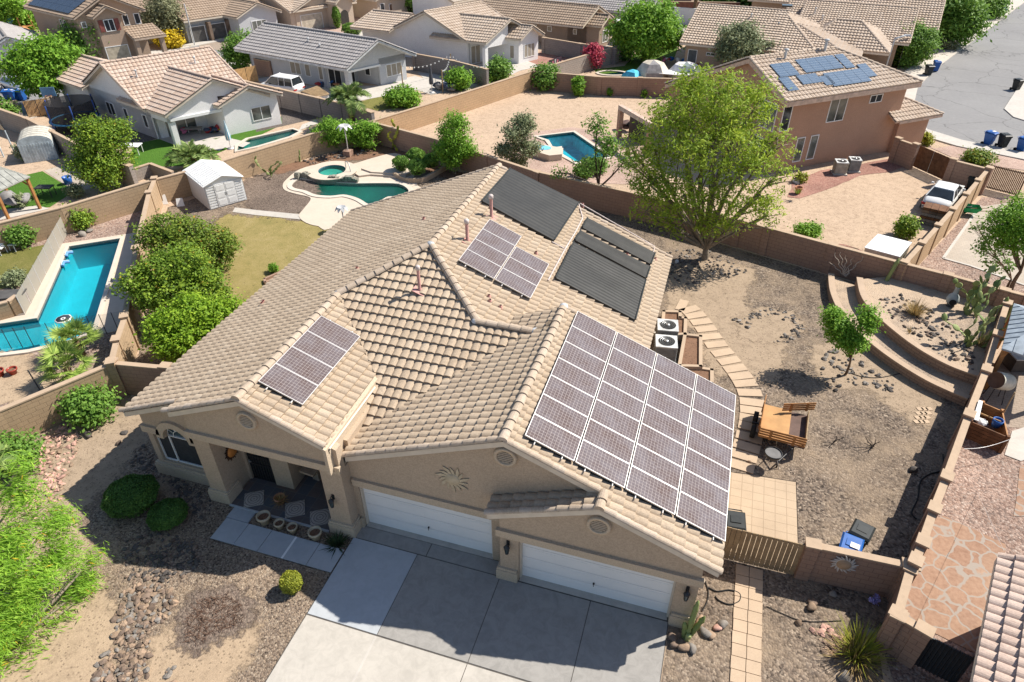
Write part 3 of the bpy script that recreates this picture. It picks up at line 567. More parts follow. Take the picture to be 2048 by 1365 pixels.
wl.bx(.45,.65,0,7.2,0,3.1); wl.bx(-2.95,.45,7.0,7.2,0,3.1); gable(7.0,7.2,[(-9,3.1),(.65,3.1),(.65,zz(pG,.65)),(-5.45,zz(pG,-5.45)),(-9,zz(pD,-9))]); wl.bx(-2.95,-2.75,7.2,17.2,0,3.1); gable(17.0,17.2,[(-19.55,0),(-2.75,0),(-2.75,zz(pE,-2.75)),(-11.3,zz(pE,-11.3)),(-19.55,zz(pA,-19.55))])
wl.mat(S_TRIM)
F0 = [(-.5,3.35),(-.5,4.46),(3.15,4.54),(3.15,3.6),(0.5,3.45)]
wl.mesh([(-11.22,y,z+.04) for y,z in F0]+[(-11.1,y,z-.02) for y,z in F0],[(4,3,2,1,0),(5,6,7,8,9),(0,1,6,5),(1,2,7,6),(2,3,8,7),(3,4,9,8),(4,0,5,9)])
wl.build('wall',MH)
tr = MB().mat(S_TRIM)
for x0,x1,y,z0,z1 in((-16.85,-10.9,-.31,3.22,3.52),(-10.9,-5.5,.2,2.2,2.5),(-5.6,.75,-.36,2.22,2.52)):tr.bx(x0,x1,y,y+.14,z0,z1)
tr.bx(-19.62,-18.83,.29,.43,2.2,2.5); tr.bx(-17.47,-16.75,.29,.43,2.2,2.5)
A0 = [(-18.15+.56*math.cos(math.pi-math.pi*k/14),2.06+.64*math.sin(math.pi*k/14)) for k in range(15)]; A1 = [(-18.15+.86*math.cos(math.pi-math.pi*k/14),2.08+.90*math.sin(math.pi*k/14)) for k in range(15)]
for k in range(14):
 q = [A0[k],A0[k+1],A1[k+1],A1[k]]; tr.face([(x,.29,z) for x,z in q][::-1]); tr.face([(A1[k][0],.29,A1[k][1]),(A1[k+1][0],.29,A1[k+1][1]),(A1[k+1][0],.43,A1[k+1][1]),(A1[k][0],.43,A1[k][1])]); tr.face([(A0[k+1][0],.29,A0[k+1][1]),(A0[k][0],.29,A0[k][1]),(A0[k][0],.43,A0[k][1]),(A0[k+1][0],.43,A0[k+1][1])])
tr.bx(-19.68,-16.75,.26,.43,0,.5); tr.bx(-19.65,-16.75,.29,.43,.5,.6)
for x0,x1,y0,y1 in((-16.85,-15.97,-.3,.46),(-11.85,-10.85,-.3,.3),(-5.62,-4.9,-.36,.1),(.02,.77,-.36,.1)):tr.bx(x0,x1,y0,y1,0,.5); tr.bx(x0+.03,x1-.03,y0+.03,y1-.03,.5,.6)
tr.bx(-10.95,-10.76,.2,.33,0,.5)
tr.build('trim_band',MH)
def round_vent(x,y,z,r=.36):
 m = MB().mat(S_TRIM); m.lathe([(r*.72,0),(r*.72,.1),(r,.1),(r,0)],(x,y,z),26,axis=(0,-1,0)); o = m.build('gable_vent',MH)
 s = MB().mat(simple_cache('vent_grey',(0.22,0.20,0.18))); s.lathe([(r*.72,.012),(0,.012)],(x,y,z),26,axis=(0,-1,0)); s.mat(S_TRIM)
 for k in range(7):
  zz_ = -r*.62+k*r*.205; hw = math.sqrt(max(0.001,(r*.7)**2-zz_**2)); s.box((x,y-.045,z+zz_),(2*hw,.05,.035),0,1,R(-35))
 s.build('louvre',o)
_sc = {}
def simple_cache(n,c,**k):
 if n not in _sc:_sc[n] = simple(n,c,**k)
 return _sc[n]
round_vent(-14.06,-.2,4.7); round_vent(-5.44,.3,5.15); round_vent(-2.44,-.25,3.8)
def garage_door(x0,x1,y):
 m = MB().mat(DOORW)
 for k in range(4):m.bx(x0,x1,y,y+.05,.535*k+.01,.535*(k+1)-.004)
 n = 4; wv = (x1-x0)/n
 for k in range(4):
  for i in range(n):m.bx(x0+wv*i+.10,x0+wv*(i+1)-.10,y-.008,y+.02,.535*k+.09,.535*(k+1)-.09)
 o = m.build('garage_door',MH); h = MB().mat(BLACKM); xm = (x0+x1)/2; h.tube([(xm,y,.62),(xm,y-.05,.62)],.03); h.tube([(xm,y-.05,.62),(xm,y-.05,.5)],.012); h.build('handle',o)
 for q0,q1 in((x0-.06,x0),(x1,x1+.06)):f = MB().mat(FASCIA); f.bx(q0,q1,y-.12,y+.04,0,2.15); f.build('door_jamb',MH)
garage_door(-10.7,-6.0,.5); garage_door(-4.82,-.06,0.0)
wm = MB().mat(WHITE)
for x in(-19.29,-18.72,-17.55,-16.93):wm.bx(x,x+.045,.5,.57,.68,2.05)
for z in(.68,2.02):wm.bx(-19.27,-16.93,.5,.56,z,z+.04)
for k in range(14):
 a0,a1 = math.pi*k/14,math.pi*(k+1)/14
 for r0 in(.55,.30):wm.tube([(-18.15+r0*math.cos(a0),.52,2.06+r0*1.1*math.sin(a0)),(-18.15+r0*math.cos(a1),.52,2.06+r0*1.1*math.sin(a1))],.018,4,False)
for a in(30,60,90,120,150):wm.tube([(-18.15+.3*math.cos(R(a)),.52,2.06+.33*math.sin(R(a))),(-18.15+.55*math.cos(R(a)),.52,2.06+.6*math.sin(R(a)))],.012,4,False)
wf = wm.build('window',MH); wf['label'] = 'wide front window with half-round fanlight and dark sun screens'
g = MB().mat(SCREEN); g.face([(-19.28,.55,.7),(-16.9,.55,.7),(-16.9,.55,2.04),(-19.28,.55,2.04)]); g.build('sun_screen',wf)
g = MB().mat(GLASSB); g.face([(-18.15+.56*math.cos(math.pi*k/14),.56,2.05+.62*math.sin(math.pi*k/14)) for k in range(15)]); g.build('pane',wf)
d = MB().mat(BLACKM); d.bx(-15.9,-14.93,1.1,1.15,.06,2.38)
for k in range(9):d.bx(-15.88+k*.115,-15.855+k*.115,1.07,1.1,.1,2.34)
for z in(.1,.9,1.3,2.3):d.bx(-15.9,-14.93,1.065,1.1,z,z+.05)
do = d.build('front_door',MH); h = MB().mat(STEEL); h.tube([(-15.84,1.02,1.05),(-15.74,1.02,1.05)],.02); h.bx(-15.86,-15.82,1.02,1.07,.98,1.12); h.build('handle',do); do['label'] = 'black iron security screen door'
for x,y in((-11.45,-.2),(-5.22,-.25),(.35,-.25)):
 m = MB().mat(BLACKM); m.lathe([(.0,.42),(.03,.38),(.10,.32),(.11,.29),(.075,.28)],(x,y-.16,1.55),6); m.lathe([(.05,.02),(.06,.0),(.0,-.03)],(x,y-.16,1.55),6)
 for k in range(6):a = math.pi*k/3; m.tube([(x+.055*math.cos(a),y-.16+.055*math.sin(a),1.56),(x+.09*math.cos(a),y-.16+.09*math.sin(a),1.84)],.008,4)
 m.tube([(x,y,1.95),(x,y-.1,2.02),(x,y-.16,1.97)],.015,6); m.box((x,y-.01,1.9),(.1,.02,.22)); o = m.build('wall_lantern',MH)
 g = MB().mat(GLASSB); g.lathe([(.05,.02),(.08,.28)],(x,y-.16,1.55),6); g.build('glass',o)
def vent(p,h,r=.07,cap=True,base=True):
 m = MB().mat(PINKV); p = Vector(p); m.lathe([(r*1.5,-.1),(r*1.35,.1),(r,.13),(r,h)],p,12)
 if base:m.box(p+Vector((0,0,.05)),(.5,.5,.02),0,1,0,R(20))
 o = m.build('roof_vent',MH)
 if cap:c = MB().mat(VENTCAP); c.lathe([(r,h-.02),(r*1.5,h),(r*1.5,h+.13),(r*1.1,h+.17),(0,h+.18)],p,12); c.build('vent_cap',o)
def onroof(f,n,px,py):
 """point of plane f seen at that pixel"""
 d = Vector(MC.T@np.array([(px-CX)/FPX,(py-CY)/FPX,1.0])); o = Vector(CAM); p0 = f(0,0); n = Vector(n); return o+d*((p0-o).dot(n)/d.dot(n))
nE = (S,0,1); nC = (0,-S,1); nA = (-S,0,1)
vent(onroof(pE,nE,983,437),.95); vent(onroof(pE,nE,935,484),.85); vent(onroof(pC,nC,840,583),.95,.06,True)
for px,py in((978,597),(980,606),(1001,618),(1072,510),(1254,513),(1165,412),(1310,521)):vent(onroof(pE,nE,px,py),.16,.055,False,False)
for px,py in((528,608),(715,542),(848,442),(525,612)):vent(onroof(pA,nA,px,py),.18,.06,False,False)
# ------------------------------------------------------------------ solar arrays (rails and panels ride together)
def solar_array(label,f,vdir,x_hi,y_lo,rows,cols,pl=1.60,pw=0.955,gap_l=0.045,gap_w=0.012,cellm=CELL,lift=.22,skip=(),group='solar arrays on the main roof'):
 """panels laid long side down the slope; x_hi = upslope edge, y_lo = front edge"""
 v = Vector(vdir); dn = -v; n = Vector((0,1,0)).cross(v); n = n if n.z>0 else-n
 o = f(x_hi,y_lo)+n*lift; t = thing('solar_array',label,'solar array',f(x_hi,y_lo),group)
 rl = MB().mat(ALU)
 for c in range(cols):
  rr = [r for r in range(rows) if(r,c) not in skip]
  for s in(.22,.78):
   a = o+dn*(c*(pl+gap_l)+pl*s)+Vector((0,min(rr)*(pw+gap_w)-.12,0))-n*.06; b = a+Vector((0,(max(rr)-min(rr)+1)*(pw+gap_w)+.2,0)); rl.tube([a,b],.025,4)
   for k in range(int((b-a).length/1.2)+1):q = a+Vector((0,.1+k*1.2,0)); rl.tube([q,q-n*(lift-.05)],.02,4)
 rl.build('rail',t)
 for c in range(cols):
  for r in range(rows):
   if(r,c) in skip:continue
   p = o+dn*(c*(pl+gap_l))+Vector((0,r*(pw+gap_w),0)); Q = lambda a,b,h:p+dn*a+Vector((0,b,0))+n*h
   m = MB().mat(cellm); e = .02; m.face([Q(pl-e,e,.001),Q(pl-e,pw-e,.001),Q(e,pw-e,.001),Q(e,e,.001)],[(1,0),(1,1),(0,1),(0,0)]); m.mat(PL_BLK); m.face([Q(e,e,-.03),Q(e,pw-e,-.03),Q(pl-e,pw-e,-.03),Q(pl-e,e,-.03)])
   po = m.build('solar_panel',t); fm = MB().mat(ALU)
   for a0,a1,b0,b1 in((0,e,0,pw),(pl-e,pl,0,pw),(e,pl-e,0,e),(e,pl-e,pw-e,pw)):
    V = [Q(a,b,h) for h in(-.04,.006) for a,b in((a0,b0),(a1,b0),(a1,b1),(a0,b1))]; fm.mesh(V,[(3,2,1,0),(4,5,6,7),(0,1,5,4),(1,2,6,5),(2,3,7,6),(3,0,4,7)])
   fm.build('frame',po)
 return t
solar_array('largest solar array, twenty-eight brownish panels covering the right garage slope',pG,vE,-5.0,.50,7,4)
solar_array('small array of four brownish solar panels in one column above the porch',pB,vE,-13.95,.52,4,1,1.62,.975)
t1 = solar_array('stepped solar array of seven brownish panels near the upper main ridge',pE,vE,-10.12,8.6,4,2,1.58,.93,skip=((3,1),))
def heater_mat(label,c4,head=True):
 """c4: four corners on the E slope from pixels (upslope-rear, downslope-rear, downslope-front, upslope-front)"""
 q = [onroof(pE,nE,*c) for c in c4]; n = Vector(nE).normalized(); t = thing('solar_heating_mat',label,'pool heater mat',q[0],'black pool-heating mats on the main roof')
 m = MB().mat(MATK); m.smooth = True; NU,NV = 14,10; V = []
 for i in range(NU+1):
  for j in range(NV+1):
   a,b = i/NU,j/NV; p = (q[0]*(1-a)+q[1]*a)*(1-b)+(q[3]*(1-a)+q[2]*a)*b; V.append(p+n*(.185+.012*math.sin(a*9)*math.sin(b*7)+.014*math.sin(b*3.3*3+1)))
 for i in range(NU):
  for j in range(NV):
   k = i*(NV+1)+j; m.face([V[k],V[k+1],V[k+NV+2],V[k+NV+1]][::-1],[(i/NU,(j)/NV),(i/NU,(j+1)/NV),((i+1)/NU,(j+1)/NV),((i+1)/NU,j/NV)][::-1])
 m.smooth = False; B = [p+n*.02 for p in q]; T_ = [p+n*.175 for p in q]
 for i in range(4):j = (i+1)%4; m.face([B[i],B[j],T_[j],T_[i]])
 m.build('mat',t)
 for e,g_ in((0,3),(1,2)):h = MB().mat(PL_BLK); h.tube([q[e]+n*.2,q[g_]+n*.2],.035,8); h.build('header_pipe',t)
heater_mat('largest black heating mat at the rear top of the main roof',((1018,343),(1155,411),(1105,487),(961,408)))
heater_mat('thin black heating mat strip nearest the rear eave',((1171.5,442),(1306.5,512),(1298,534),(1161.5,461)))
heater_mat('middle narrow black heating mat strip between two others',((1157.8,467.5),(1296.5,540),(1289,562),(1146.5,486)))
heater_mat('square black heating mat nearest the garage panels with a pale scuffed corner',((1144,490.5),(1287.8,565.5),(1266.5,646),(1107.8,562)))
pm = MB().mat(VENTCAP)
def rp(*px):return[onroof(pE,nE,*c)+Vector((0,0,.12)) for c in px]
pm.tube(rp((1096,566),(1130,503),(1150,470),(1165,441),(1157,412)),.035,6); pm.tube(rp((1104,489),(1128,502)),.03,6); pm.tube(rp((1305,513),(1309,498),(1235,455),(1160,412)),.03,6)
pm.build('roof_pipe',MH)['label'] = 'pale pipe run feeding the black heating mats'
# ------------------------------------------------------------------ pools first: the ground sheet is cut open over their basins
def Q1(x,y):return(x/4,y/4)
def Q2(x,y):return(512+x/4,y/4)
def Q3(x,y):return(1024+x/4,y/4)
def Q4(x,y):return(1536+x/4,y/4)
def Q5(x,y):return(x/4,342+y/4)
def Q6(x,y):return(512+x/4,342+y/4)
def Q7(x,y):return(1024+x/4,342+y/4)
def Q8(x,y):return(1536+x/4,342+y/4)
def QA(x,y):return(x/4,684+y/4)
def QB(x,y):return(512+x/4,684+y/4)
def QC(x,y):return(1024+x/4,684+y/4)
def QD(x,y):return(1536+x/4,684+y/4)
def QE(x,y):return(x/4,1023+y/4)
def QF(x,y):return(512+x/4,1023+y/4)
def QG(x,y):return(1024+x/4,1023+y/4)
def QH(x,y):return(1536+x/4,1023+y/4)
DK = 0.05
HOLES = []
def cw(p):
 ar = sum(p[i][0]*p[(i+1)%len(p)][1]-p[(i+1)%len(p)][0]*p[i][1] for i in range(len(p)))
 return p if ar>0 else p[::-1]
def pool(name,label,water,deck_poly,wz,depth,plaster,wmat,deckm,cop=0.28,cat='swimming pool',shallow=None,parts=None,sh_mat=None,coph=0.05):
 water = cw(water); t = thing(name,label,cat,(water[0][0],water[0][1],0)); HOLES.append(water)
 b = MB().mat(WATERTILE); n = len(water); u = 0
 for i in range(n):
  p,q = water[i],water[(i+1)%n]; L = math.hypot(q[0]-p[0],q[1]-p[1])
  b.mat(WATERTILE); b.face([(*q,DK),(*p,DK),(*p,wz-.12),(*q,wz-.12)],[(u+L,0),(u,0),(u,.25),(u+L,.25)])
  b.mat(plaster); b.face([(*q,wz-.12),(*p,wz-.12),(*p,-depth),(*q,-depth)]); u+=L
 b.flat([(*p,-depth) for p in water])
 b.build('basin',t)
 c = MB().mat(COPING); o = offset_loop(water,cop)
 for i in range(n):
  j = (i+1)%n
  c.face([(*water[i],DK+coph),(*water[j],DK+coph),(*o[j],DK+coph),(*o[i],DK+coph)][::-1]); c.face([(*o[i],0),(*o[j],0),(*o[j],DK+coph),(*o[i],DK+coph)]); c.face([(*water[j],wz-.02),(*water[i],wz-.02),(*water[i],DK+coph),(*water[j],DK+coph)])
 c.build('coping',t)
 if shallow:
  s = MB().mat(sh_mat or plaster)
  for poly,z in shallow:s.prism(poly,-depth,z)
  s.build('step',t)
 w_ = MB().mat(wmat); w_.flat([(*p,wz) for p in water]); w_.build('water',t)
 return t
LP = [G2(*Q5(*c),.0) for c in((555,615),(965,550),(740,1290),(560,1365),(235,1440),(-60,1480),(-60,1245),(300,1190))]
lp = pool('swimming_pool','long L-shaped turquoise swimming pool with pale coping beside the mesh fence',LP,None,-.06,1.5,PLASTER,WATER,DECK,shallow=[([G2(*Q5(*c),0) for c in((-60,1245),(300,1190),(285,1330),(-60,1400))],-.45)])
KP = smooth_loop([G2(*c) for c in((584.5,372),(597,361),(615,362),(647,367),(680,368),(712,369.5),(760,369),(797,370.5),(814.5,379.5),(816,388),(799.5,396),(777,396),(762,404),(750,411),(737,411),(722,402),(707,396),(687,392),(662,394.5),(632,392),(612,384),(590,379))],3)
kp = pool('swimming_pool','kidney-shaped green pool with pale deck and rock waterfall wall',KP,None,-.08,1.5,PLASTERG,WATER_G,DECK,cop=0.34)
TP = [G2(*Q2(*c)) for c in((-140,1170),(-60,1120),(290,1042),(345,1060),(270,1100),(0,1180),(-150,1215))]
pool('swimming_pool','narrow teal lap pool behind the white stucco house',TP,None,-.06,1.4,PLASTERT,WATER_G,DECK,0.3)
BP = [G2(*Q3(*c)) for c in((200,1100),(490,1065),(780,1265),(520,1310),(400,1240),(400,1180),(330,1190),(295,1130))]
pool('swimming_pool','bright blue swimming pool in the pink house yard with tan raised spa',BP,None,-.06,1.15,simple_cache('aqua_plaster',(0.42,0.68,0.74)),WATER,DECK,0.35)
SP = smooth_loop([G2(*Q3(*c)) for c in((690,590),(760,575),(860,580),(900,590),(880,605),(760,605))],3)
pool('swimming_pool','small teal pool sliver behind the far brown block wall',SP,None,-.05,1.2,PLASTERT,WATER_G,DECK,0.3)
m = MB().mat(SOILP); m.flat([(-400,-80,0),(300,-80,0),(300,700,0),(-400,700,0)],[[(*p,0) for p in h] for h in HOLES]); struct('ground',m)
# ------------------------------------------------------------------ ground zones
_z = [0.0]
def cutaway(poly):
 return[h for h in HOLES if any(_inp(p,poly) for p in h)]
def _inp(p,poly):
 c = False
 for i in range(len(poly)):
  a,b = poly[i],poly[i-1]
  if(a[1]>p[1])!=(b[1]>p[1]) and p[0]<(b[0]-a[0])*(p[1]-a[1])/(b[1]-a[1])+a[0]:c = not c
 return c
def zone(name,poly,mat,z,w_=0.0,holes=(),seed=3):
 _z[0]+=1; z = z+_z[0]*0.00035
 if w_:poly = wob(poly,0.7,w_,seed)
 m = MB().mat(mat); hs = [[(*p,z) for p in h] for h in holes]
 m.flat([(*p,z) for p in poly],hs); return struct(name,m)
def softzone(name,poly,mat,z,grow=.9,w_=.25,seed=3):
 """thin scatter of soil or debris whose cover breaks up towards its edge"""
 _z[0]+=1; z = z+_z[0]*.00035; poly = wob(cw(poly),.8,w_,seed); o = wob(offset_loop(cw(poly),grow),50,.0); i_ = poly; n = len(i_); o = offset_loop(cw(i_),grow)
 me = bpy.data.meshes.new(name); m = MB().mat(soft(mat)); m.flat([(*p,z) for p in i_]); k = len(m.f)
 for a in range(n):b = (a+1)%n; m.face([(*i_[a],z),(*o[a],z),(*o[b],z),(*i_[b],z)])
 ob = struct(name,m); at = ob.data.attributes.new('cover','FLOAT','CORNER'); v = []
 for f in ob.data.polygons:v+=[1.0]*f.loop_total if f.index<k else[1.0,0.0,0.0,1.0]
 at.data.foreach_set('value',v); return ob
_soft = {}
def soft(mat):
 if mat.name in _soft:return _soft[mat.name]
 m = mat.copy(); m.name = mat.name+'_scatter'; t = m.node_tree; L = t.links; N = t.nodes; out = [q for q in N if q.type=='OUTPUT_MATERIAL'][0]; pb = [q for q in N if q.type=='BSDF_PRINCIPLED'][0]
 a = N.new('ShaderNodeAttribute'); a.attribute_name = 'cover'; nz = N.new('ShaderNodeTexNoise'); nz.inputs['Scale'].default_value = 2.2; nz.inputs['Detail'].default_value = 9; nz.inputs['Roughness'].default_value = .78; tc = N.new('ShaderNodeTexCoord'); L.new(tc.outputs['Object'],nz.inputs['Vector'])
 ad = N.new('ShaderNodeMath'); ad.operation = 'MULTIPLY_ADD'; L.new(nz.outputs['Fac'],ad.inputs[0]); ad.inputs[1].default_value = 2.6; sb = N.new('ShaderNodeMath'); sb.operation = 'SUBTRACT'; L.new(a.outputs['Fac'],sb.inputs[0]); sb.inputs[1].default_value = 1.62; L.new(sb.outputs[0],ad.inputs[2])
 rp = N.new('ShaderNodeValToRGB'); rp.color_ramp.elements[0].position = .12; rp.color_ramp.elements[1].position = .42; L.new(ad.outputs[0],rp.inputs[0]); tr = N.new('ShaderNodeBsdfTransparent'); mx = N.new('ShaderNodeMixShader'); L.new(rp.outputs[0],mx.inputs[0]); L.new(tr.outputs[0],mx.inputs[1]); L.new(pb.outputs[0],mx.inputs[2]); L.new(mx.outputs[0],out.inputs[0]); _soft[mat.name] = m; return m
def raised(name,poly,mat,z,holes=()):
 m = MB().mat(mat); m.flat([(*p,z) for p in poly],[[(*p,z) for p in h] for h in holes]); pl = cw(poly)
 for i in range(len(pl)):a,b = pl[i],pl[(i+1)%len(pl)]; m.face([(*a,-.02),(*b,-.02),(*b,z),(*a,z)])
 return struct(name,m)
zone('yard_gravel',[(-2.8,17.3),(-2.8,7.2),(.6,7.2),(.7,0),(.06,-.3),(.06,-12),(6.4,-12),(6.2,.7),(6.9,2.9),(11.5,14.4),(14.2,21.0),(-7,28.3),(-20,31),(-27,34.8),(-28.5,34.5),(-31,31),(-36,20.5),(-24.3,4),(-19.5,4),(-19.5,17.3)],GR_YARD,.004,holes=[h for h in HOLES if _inp(h[0],[(-36,20),(-28,35),(0,27),(0,10)])])
zone('front_gravel',[(-29,.2),(-24.4,3.5),(-21.9,4.1),(-19.5,3.9),(-19.5,.4),(-10.9,.3),(-10.9,-12),(-40,-12)],GR_FRONT,.004)
softzone('bare_soil',P((100,865),(150,835),(250,800),(290,830),(305,870),(255,900),(225,950),(160,1010),(130,1060),(100,1100),(45,1010),(60,930)),SOILY,.008)
softzone('bare_soil',P((330,1280),(380,1240),(430,1262),(500,1262),(470,1320),(440,1365),(330,1400),(270,1390),(310,1330)),SOIL,.008,seed=5)
softzone('bare_soil',P((0,980),(60,1010),(150,1070),(160,1140),(190,1200),(220,1260),(180,1400),(-60,1400)),SOIL,.008,seed=6)
softzone('mulch',P((375,1235),(400,1200),(450,1190),(487,1210),(485,1245),(440,1262),(400,1290),(370,1285)),GR_BRN,.012,seed=8)
softzone('bare_soil',P((1340,560),(1420,520),(1500,540),(1480,600),(1500,640),(1560,690),(1540,760),(1440,740),(1400,660),(1350,620)),SOILY,.008,seed=9)
softzone('bare_soil',P((1480,640),(1530,622),(1580,630),(1600,655),(1540,680),(1490,672)),SOILY,.012,seed=10)
softzone('bare_soil',P((1640,700),(1730,690),(1800,720),(1880,790),(1870,850),(1830,840),(1740,770),(1650,760)),SOILY,.008,seed=12)
LG = P((455,432),(512,440),(600,448),(655,457),(648,482),(500,612),(470,640),(440,600),(420,480))
softzone('dry_lawn',LG,LAWN_DRY,.010)
softzone('dark_gravel',P((490,385),(500,360),(565,340),(600,330),(625,380),(617,420),(570,424),(510,418)),GR_BRN,.008)
softzone('planter_soil',P((530,335),(620,325),(700,300),(750,290),(840,320),(900,345),(930,350),(900,360),(840,330),(760,310),(690,320),(600,335),(560,345)),SOILD,.009)
zone('walkway',P((470,416),(512,421),(604,430),(602,440),(510,431),(465,425)),CONC,.02)
KD = P((577,357),(566,370),(570,382),(595,390),(617,395),(621,402),(607,420),(598,434),(612,447),(637,454),(672,457),(840,392),(835,372),(828,352),(838,342),(800,310),(765,312),(690,333),(640,330),(600,340))
raised('pool_deck',smooth_loop(KD,3),DECK,DK,[offset_loop(cw(KP),.30)])
LB = P((-60,440),(310,410),(245,640),(228,735),(-80,850))
zone('pink_gravel',LB,GR_PINK,.004,holes=[cw(LP)])
LD = [G2(*Q5(*c)) for c in((490,590),(1090,500),(1120,700),(1000,1180),(930,1290),(700,1330),(420,1400),(0,1480),(-90,1490),(-90,1190),(210,1140))]
raised('pool_deck',LD,DECK,DK,[offset_loop(cw(LP),.24)])
zone('patchy_lawn',P((-60,508),(40,500),(100,488),(70,530),(45,570),(-60,590)),LAWN_OLD,.010,.15)
softzone('bare_soil',P((-40,700),(40,715),(110,760),(60,800),(-40,800)),SOIL,.008)
zone('synthetic_lawn',P((-40,372),(85,343),(150,383),(100,415),(-40,425)),TURF,.008); zone('patio',P((-40,425),(75,412),(100,418),(-40,450)),CONCW,.012); zone('paver_path',P((88,342),(130,330),(240,372),(150,383)),PAV_PALE,.010)
zone('dark_gravel',[G2(*Q1(*c)) for c in((200,950),(420,1040),(700,900),(1000,1020),(1260,1110),(1100,1160),(640,1180),(420,1060))],GR_DARK,.006)
zone('synthetic_lawn',[G2(*Q1(*c)) for c in((1060,1160),(1270,1115),(1400,1160),(1800,1080),(2300,920),(2300,980),(2048,1100),(1500,1330),(1040,1340))],TURF,.008)
zone('patio',[G2(*Q1(*c)) for c in((1260,1110),(1400,1165),(1850,1090),(1700,1030),(1400,1040))],CONC,.02)
for k in range(4):zone('stepping_slab',[G2(*Q1(x+k*95,y-k*14)) for x,y in((1430,1165),(1500,1140),(1720,1190),(1660,1225))],CONCW,.03)
zone('dark_gravel',[G2(*Q2(*c)) for c in((190,850),(680,920),(440,960),(0,1060),(0,1040),(210,990))],GR_DARK,.006)
zone('patio',[G2(*Q2(*c)) for c in((340,1050),(500,990),(480,960),(370,1000))],CONCW,.02)
zone('concrete_yard',[G2(*Q2(*c)) for c in((-20,640),(130,610),(420,690),(590,700),(730,690),(960,690),(1270,610),(1400,650),(1400,700),(830,810),(640,820),(330,720),(100,690))],CONCW,.02)
zone('patchy_lawn',[G2(*Q2(*c)) for c in((690,830),(860,810),(1060,750),(1340,770),(1100,870),(970,890),(900,870))],LAWN_OLD,.010)
zone('patio',[G2(*Q2(*c)) for c in((1290,580),(1850,640),(1700,720),(1400,760),(1280,720),(1400,690))],CONC,.008)
zone('red_gravel',[G2(*Q3(*c)) for c in((120,490),(250,400),(560,420),(640,440),(480,500),(250,540))],GR_RED,.006)
zone('patio',[G2(*Q3(*c)) for c in((-400,560),(-180,480),(-10,500),(120,490),(230,530),(60,570),(0,600),(-120,600),(-300,640))],CONCW,.008)
zone('green_lawn',[G2(*Q3(*c)) for c in((650,560),(900,530),(1000,420),(1230,380),(1330,380),(1300,460),(1000,560),(700,600))],LAWN_GRN,.006)
zone('patio',[G2(*Q3(*c)) for c in((660,350),(840,290),(1200,200),(1500,240),(1350,290),(900,350),(720,380))],CONCW,.006)
zone('pink_gravel',[G2(*Q3(*c)) for c in((-90,1310),(0,1140),(160,1060),(480,1020),(840,1080),(1250,1300),(1000,1480),(430,1460),(0,1420))],GR_ROSE,.006,holes=[offset_loop(cw(BP),.3)])
zone('red_gravel',P((1575,395),(1590,360),(1640,342),(1785,318),(1825,325),(1780,345),(1720,352),(1660,377),(1600,398)),GR_RED,.006,.1); zone('red_gravel',P((1655,485),(1720,500),(1730,505),(1690,490)),GR_RED,.006)
zone('pink_gravel',[(9.3,22.8),(16.7,38.0),(26,40),(30,20),(20,14),(14.4,21.2)],GR_PINK,.004)
zone('paver_patio',P((1958,415),(1887,517),(1940,532),(2000,553),(2060,575),(2200,520),(2060,400)),PAV_PALE,.012)
kb = MB().mat(CONCW); c0 = [G(*c) for c in((1960,413),(1886,518),(1940,533),(2000,554),(2060,576))]
for a,b in zip(c0[:-1],c0[1:]):d = (b-a); kb.box((a+b)/2+Vector((0,0,.03)),(d.length,.16,.06),math.atan2(d.y,d.x))
struct('curb',kb)
zone('red_gravel',[(6.9,2.9),(11.5,14.2),(14.5,20.8),(24,16),(12,-4),(7.2,-4),(6.3,.8)],GR_PINK,.004)
zone('flagstone_path',[G2(*QH(*c)) for c in((1340,60),(1400,40),(1520,90),(1900,270),(1860,600),(1700,1160),(1290,960),(1140,880),(1030,820),(1060,740))],FLAG,.02)
zone('flagstone_path',[G2(*QD(*c)) for c in((1980,1300),(2010,1010),(2100,960),(2200,1400),(1960,1400))],FLAG,.02)
zone('paver_patio',P((1962,790),(1990,735),(2060,700),(2100,860),(2000,855)),PAV_GREY,.012); zone('concrete_pad',[G2(*QD(*c)) for c in((1890,910),(1950,720),(2200,640),(2200,900),(2020,960))],CONCW,.03)
zone('road',[(60,160),(38.8,117.8),(27.7,92.1),(19.5,73.1),(16.6,65),(15.2,58),(15.5,51.8),(17.7,49.8),(21.7,48.1),(28,45.6),(45,40),(45,48),(26,54.5),(23.2,57.5),(23.0,59.9),(27.4,71.4),(52,130),(72,170)],ASPH,.004)
def strip(pts,wd):
 out = []
 for i,p in enumerate(pts):
  a,b = Vector(pts[max(i-1,0)]),Vector(pts[min(i+1,len(pts)-1)]); d = (b-a).normalized(); out.append((p[0]-d.y*wd,p[1]+d.x*wd))
 return pts+out[::-1]
raised('pavement',strip([(15.2,58),(16.6,65),(19.5,73.1),(27.7,92.1),(38.8,117.8),(60,160)],2.4),WALKC,.10); raised('pavement',strip([(72,170),(52,130),(27.4,71.4),(23.0,59.9),(23.2,57.5),(26,54.5),(45,48)],1.9),CONCW,.10)
raised('pavement',strip([(45,40),(28,45.6),(21.7,48.1),(17.7,49.8),(15.5,51.8)],1.5)[::-1] if False else[(45,40),(28,45.6),(21.7,48.1),(17.7,49.8),(15.5,51.8),(14.6,50.2),(17.0,48.2),(21.2,46.5),(27.5,44.0),(44,38.5)],CONCW,.10)
for a,b in(((17.5,76),(13.5,77.5)),((22.5,86),(17,88)),((29,101),(23,103.5))):zone('driveway',[(a[0],a[1]),(a[0]+1.5,a[1]+4),(b[0]+1.5,b[1]+4),b],CONC,.02)
zone('driveway',[(15.5,51.8),(15.2,57),(12.5,55.5),(12.6,50)],CONCW,.02)
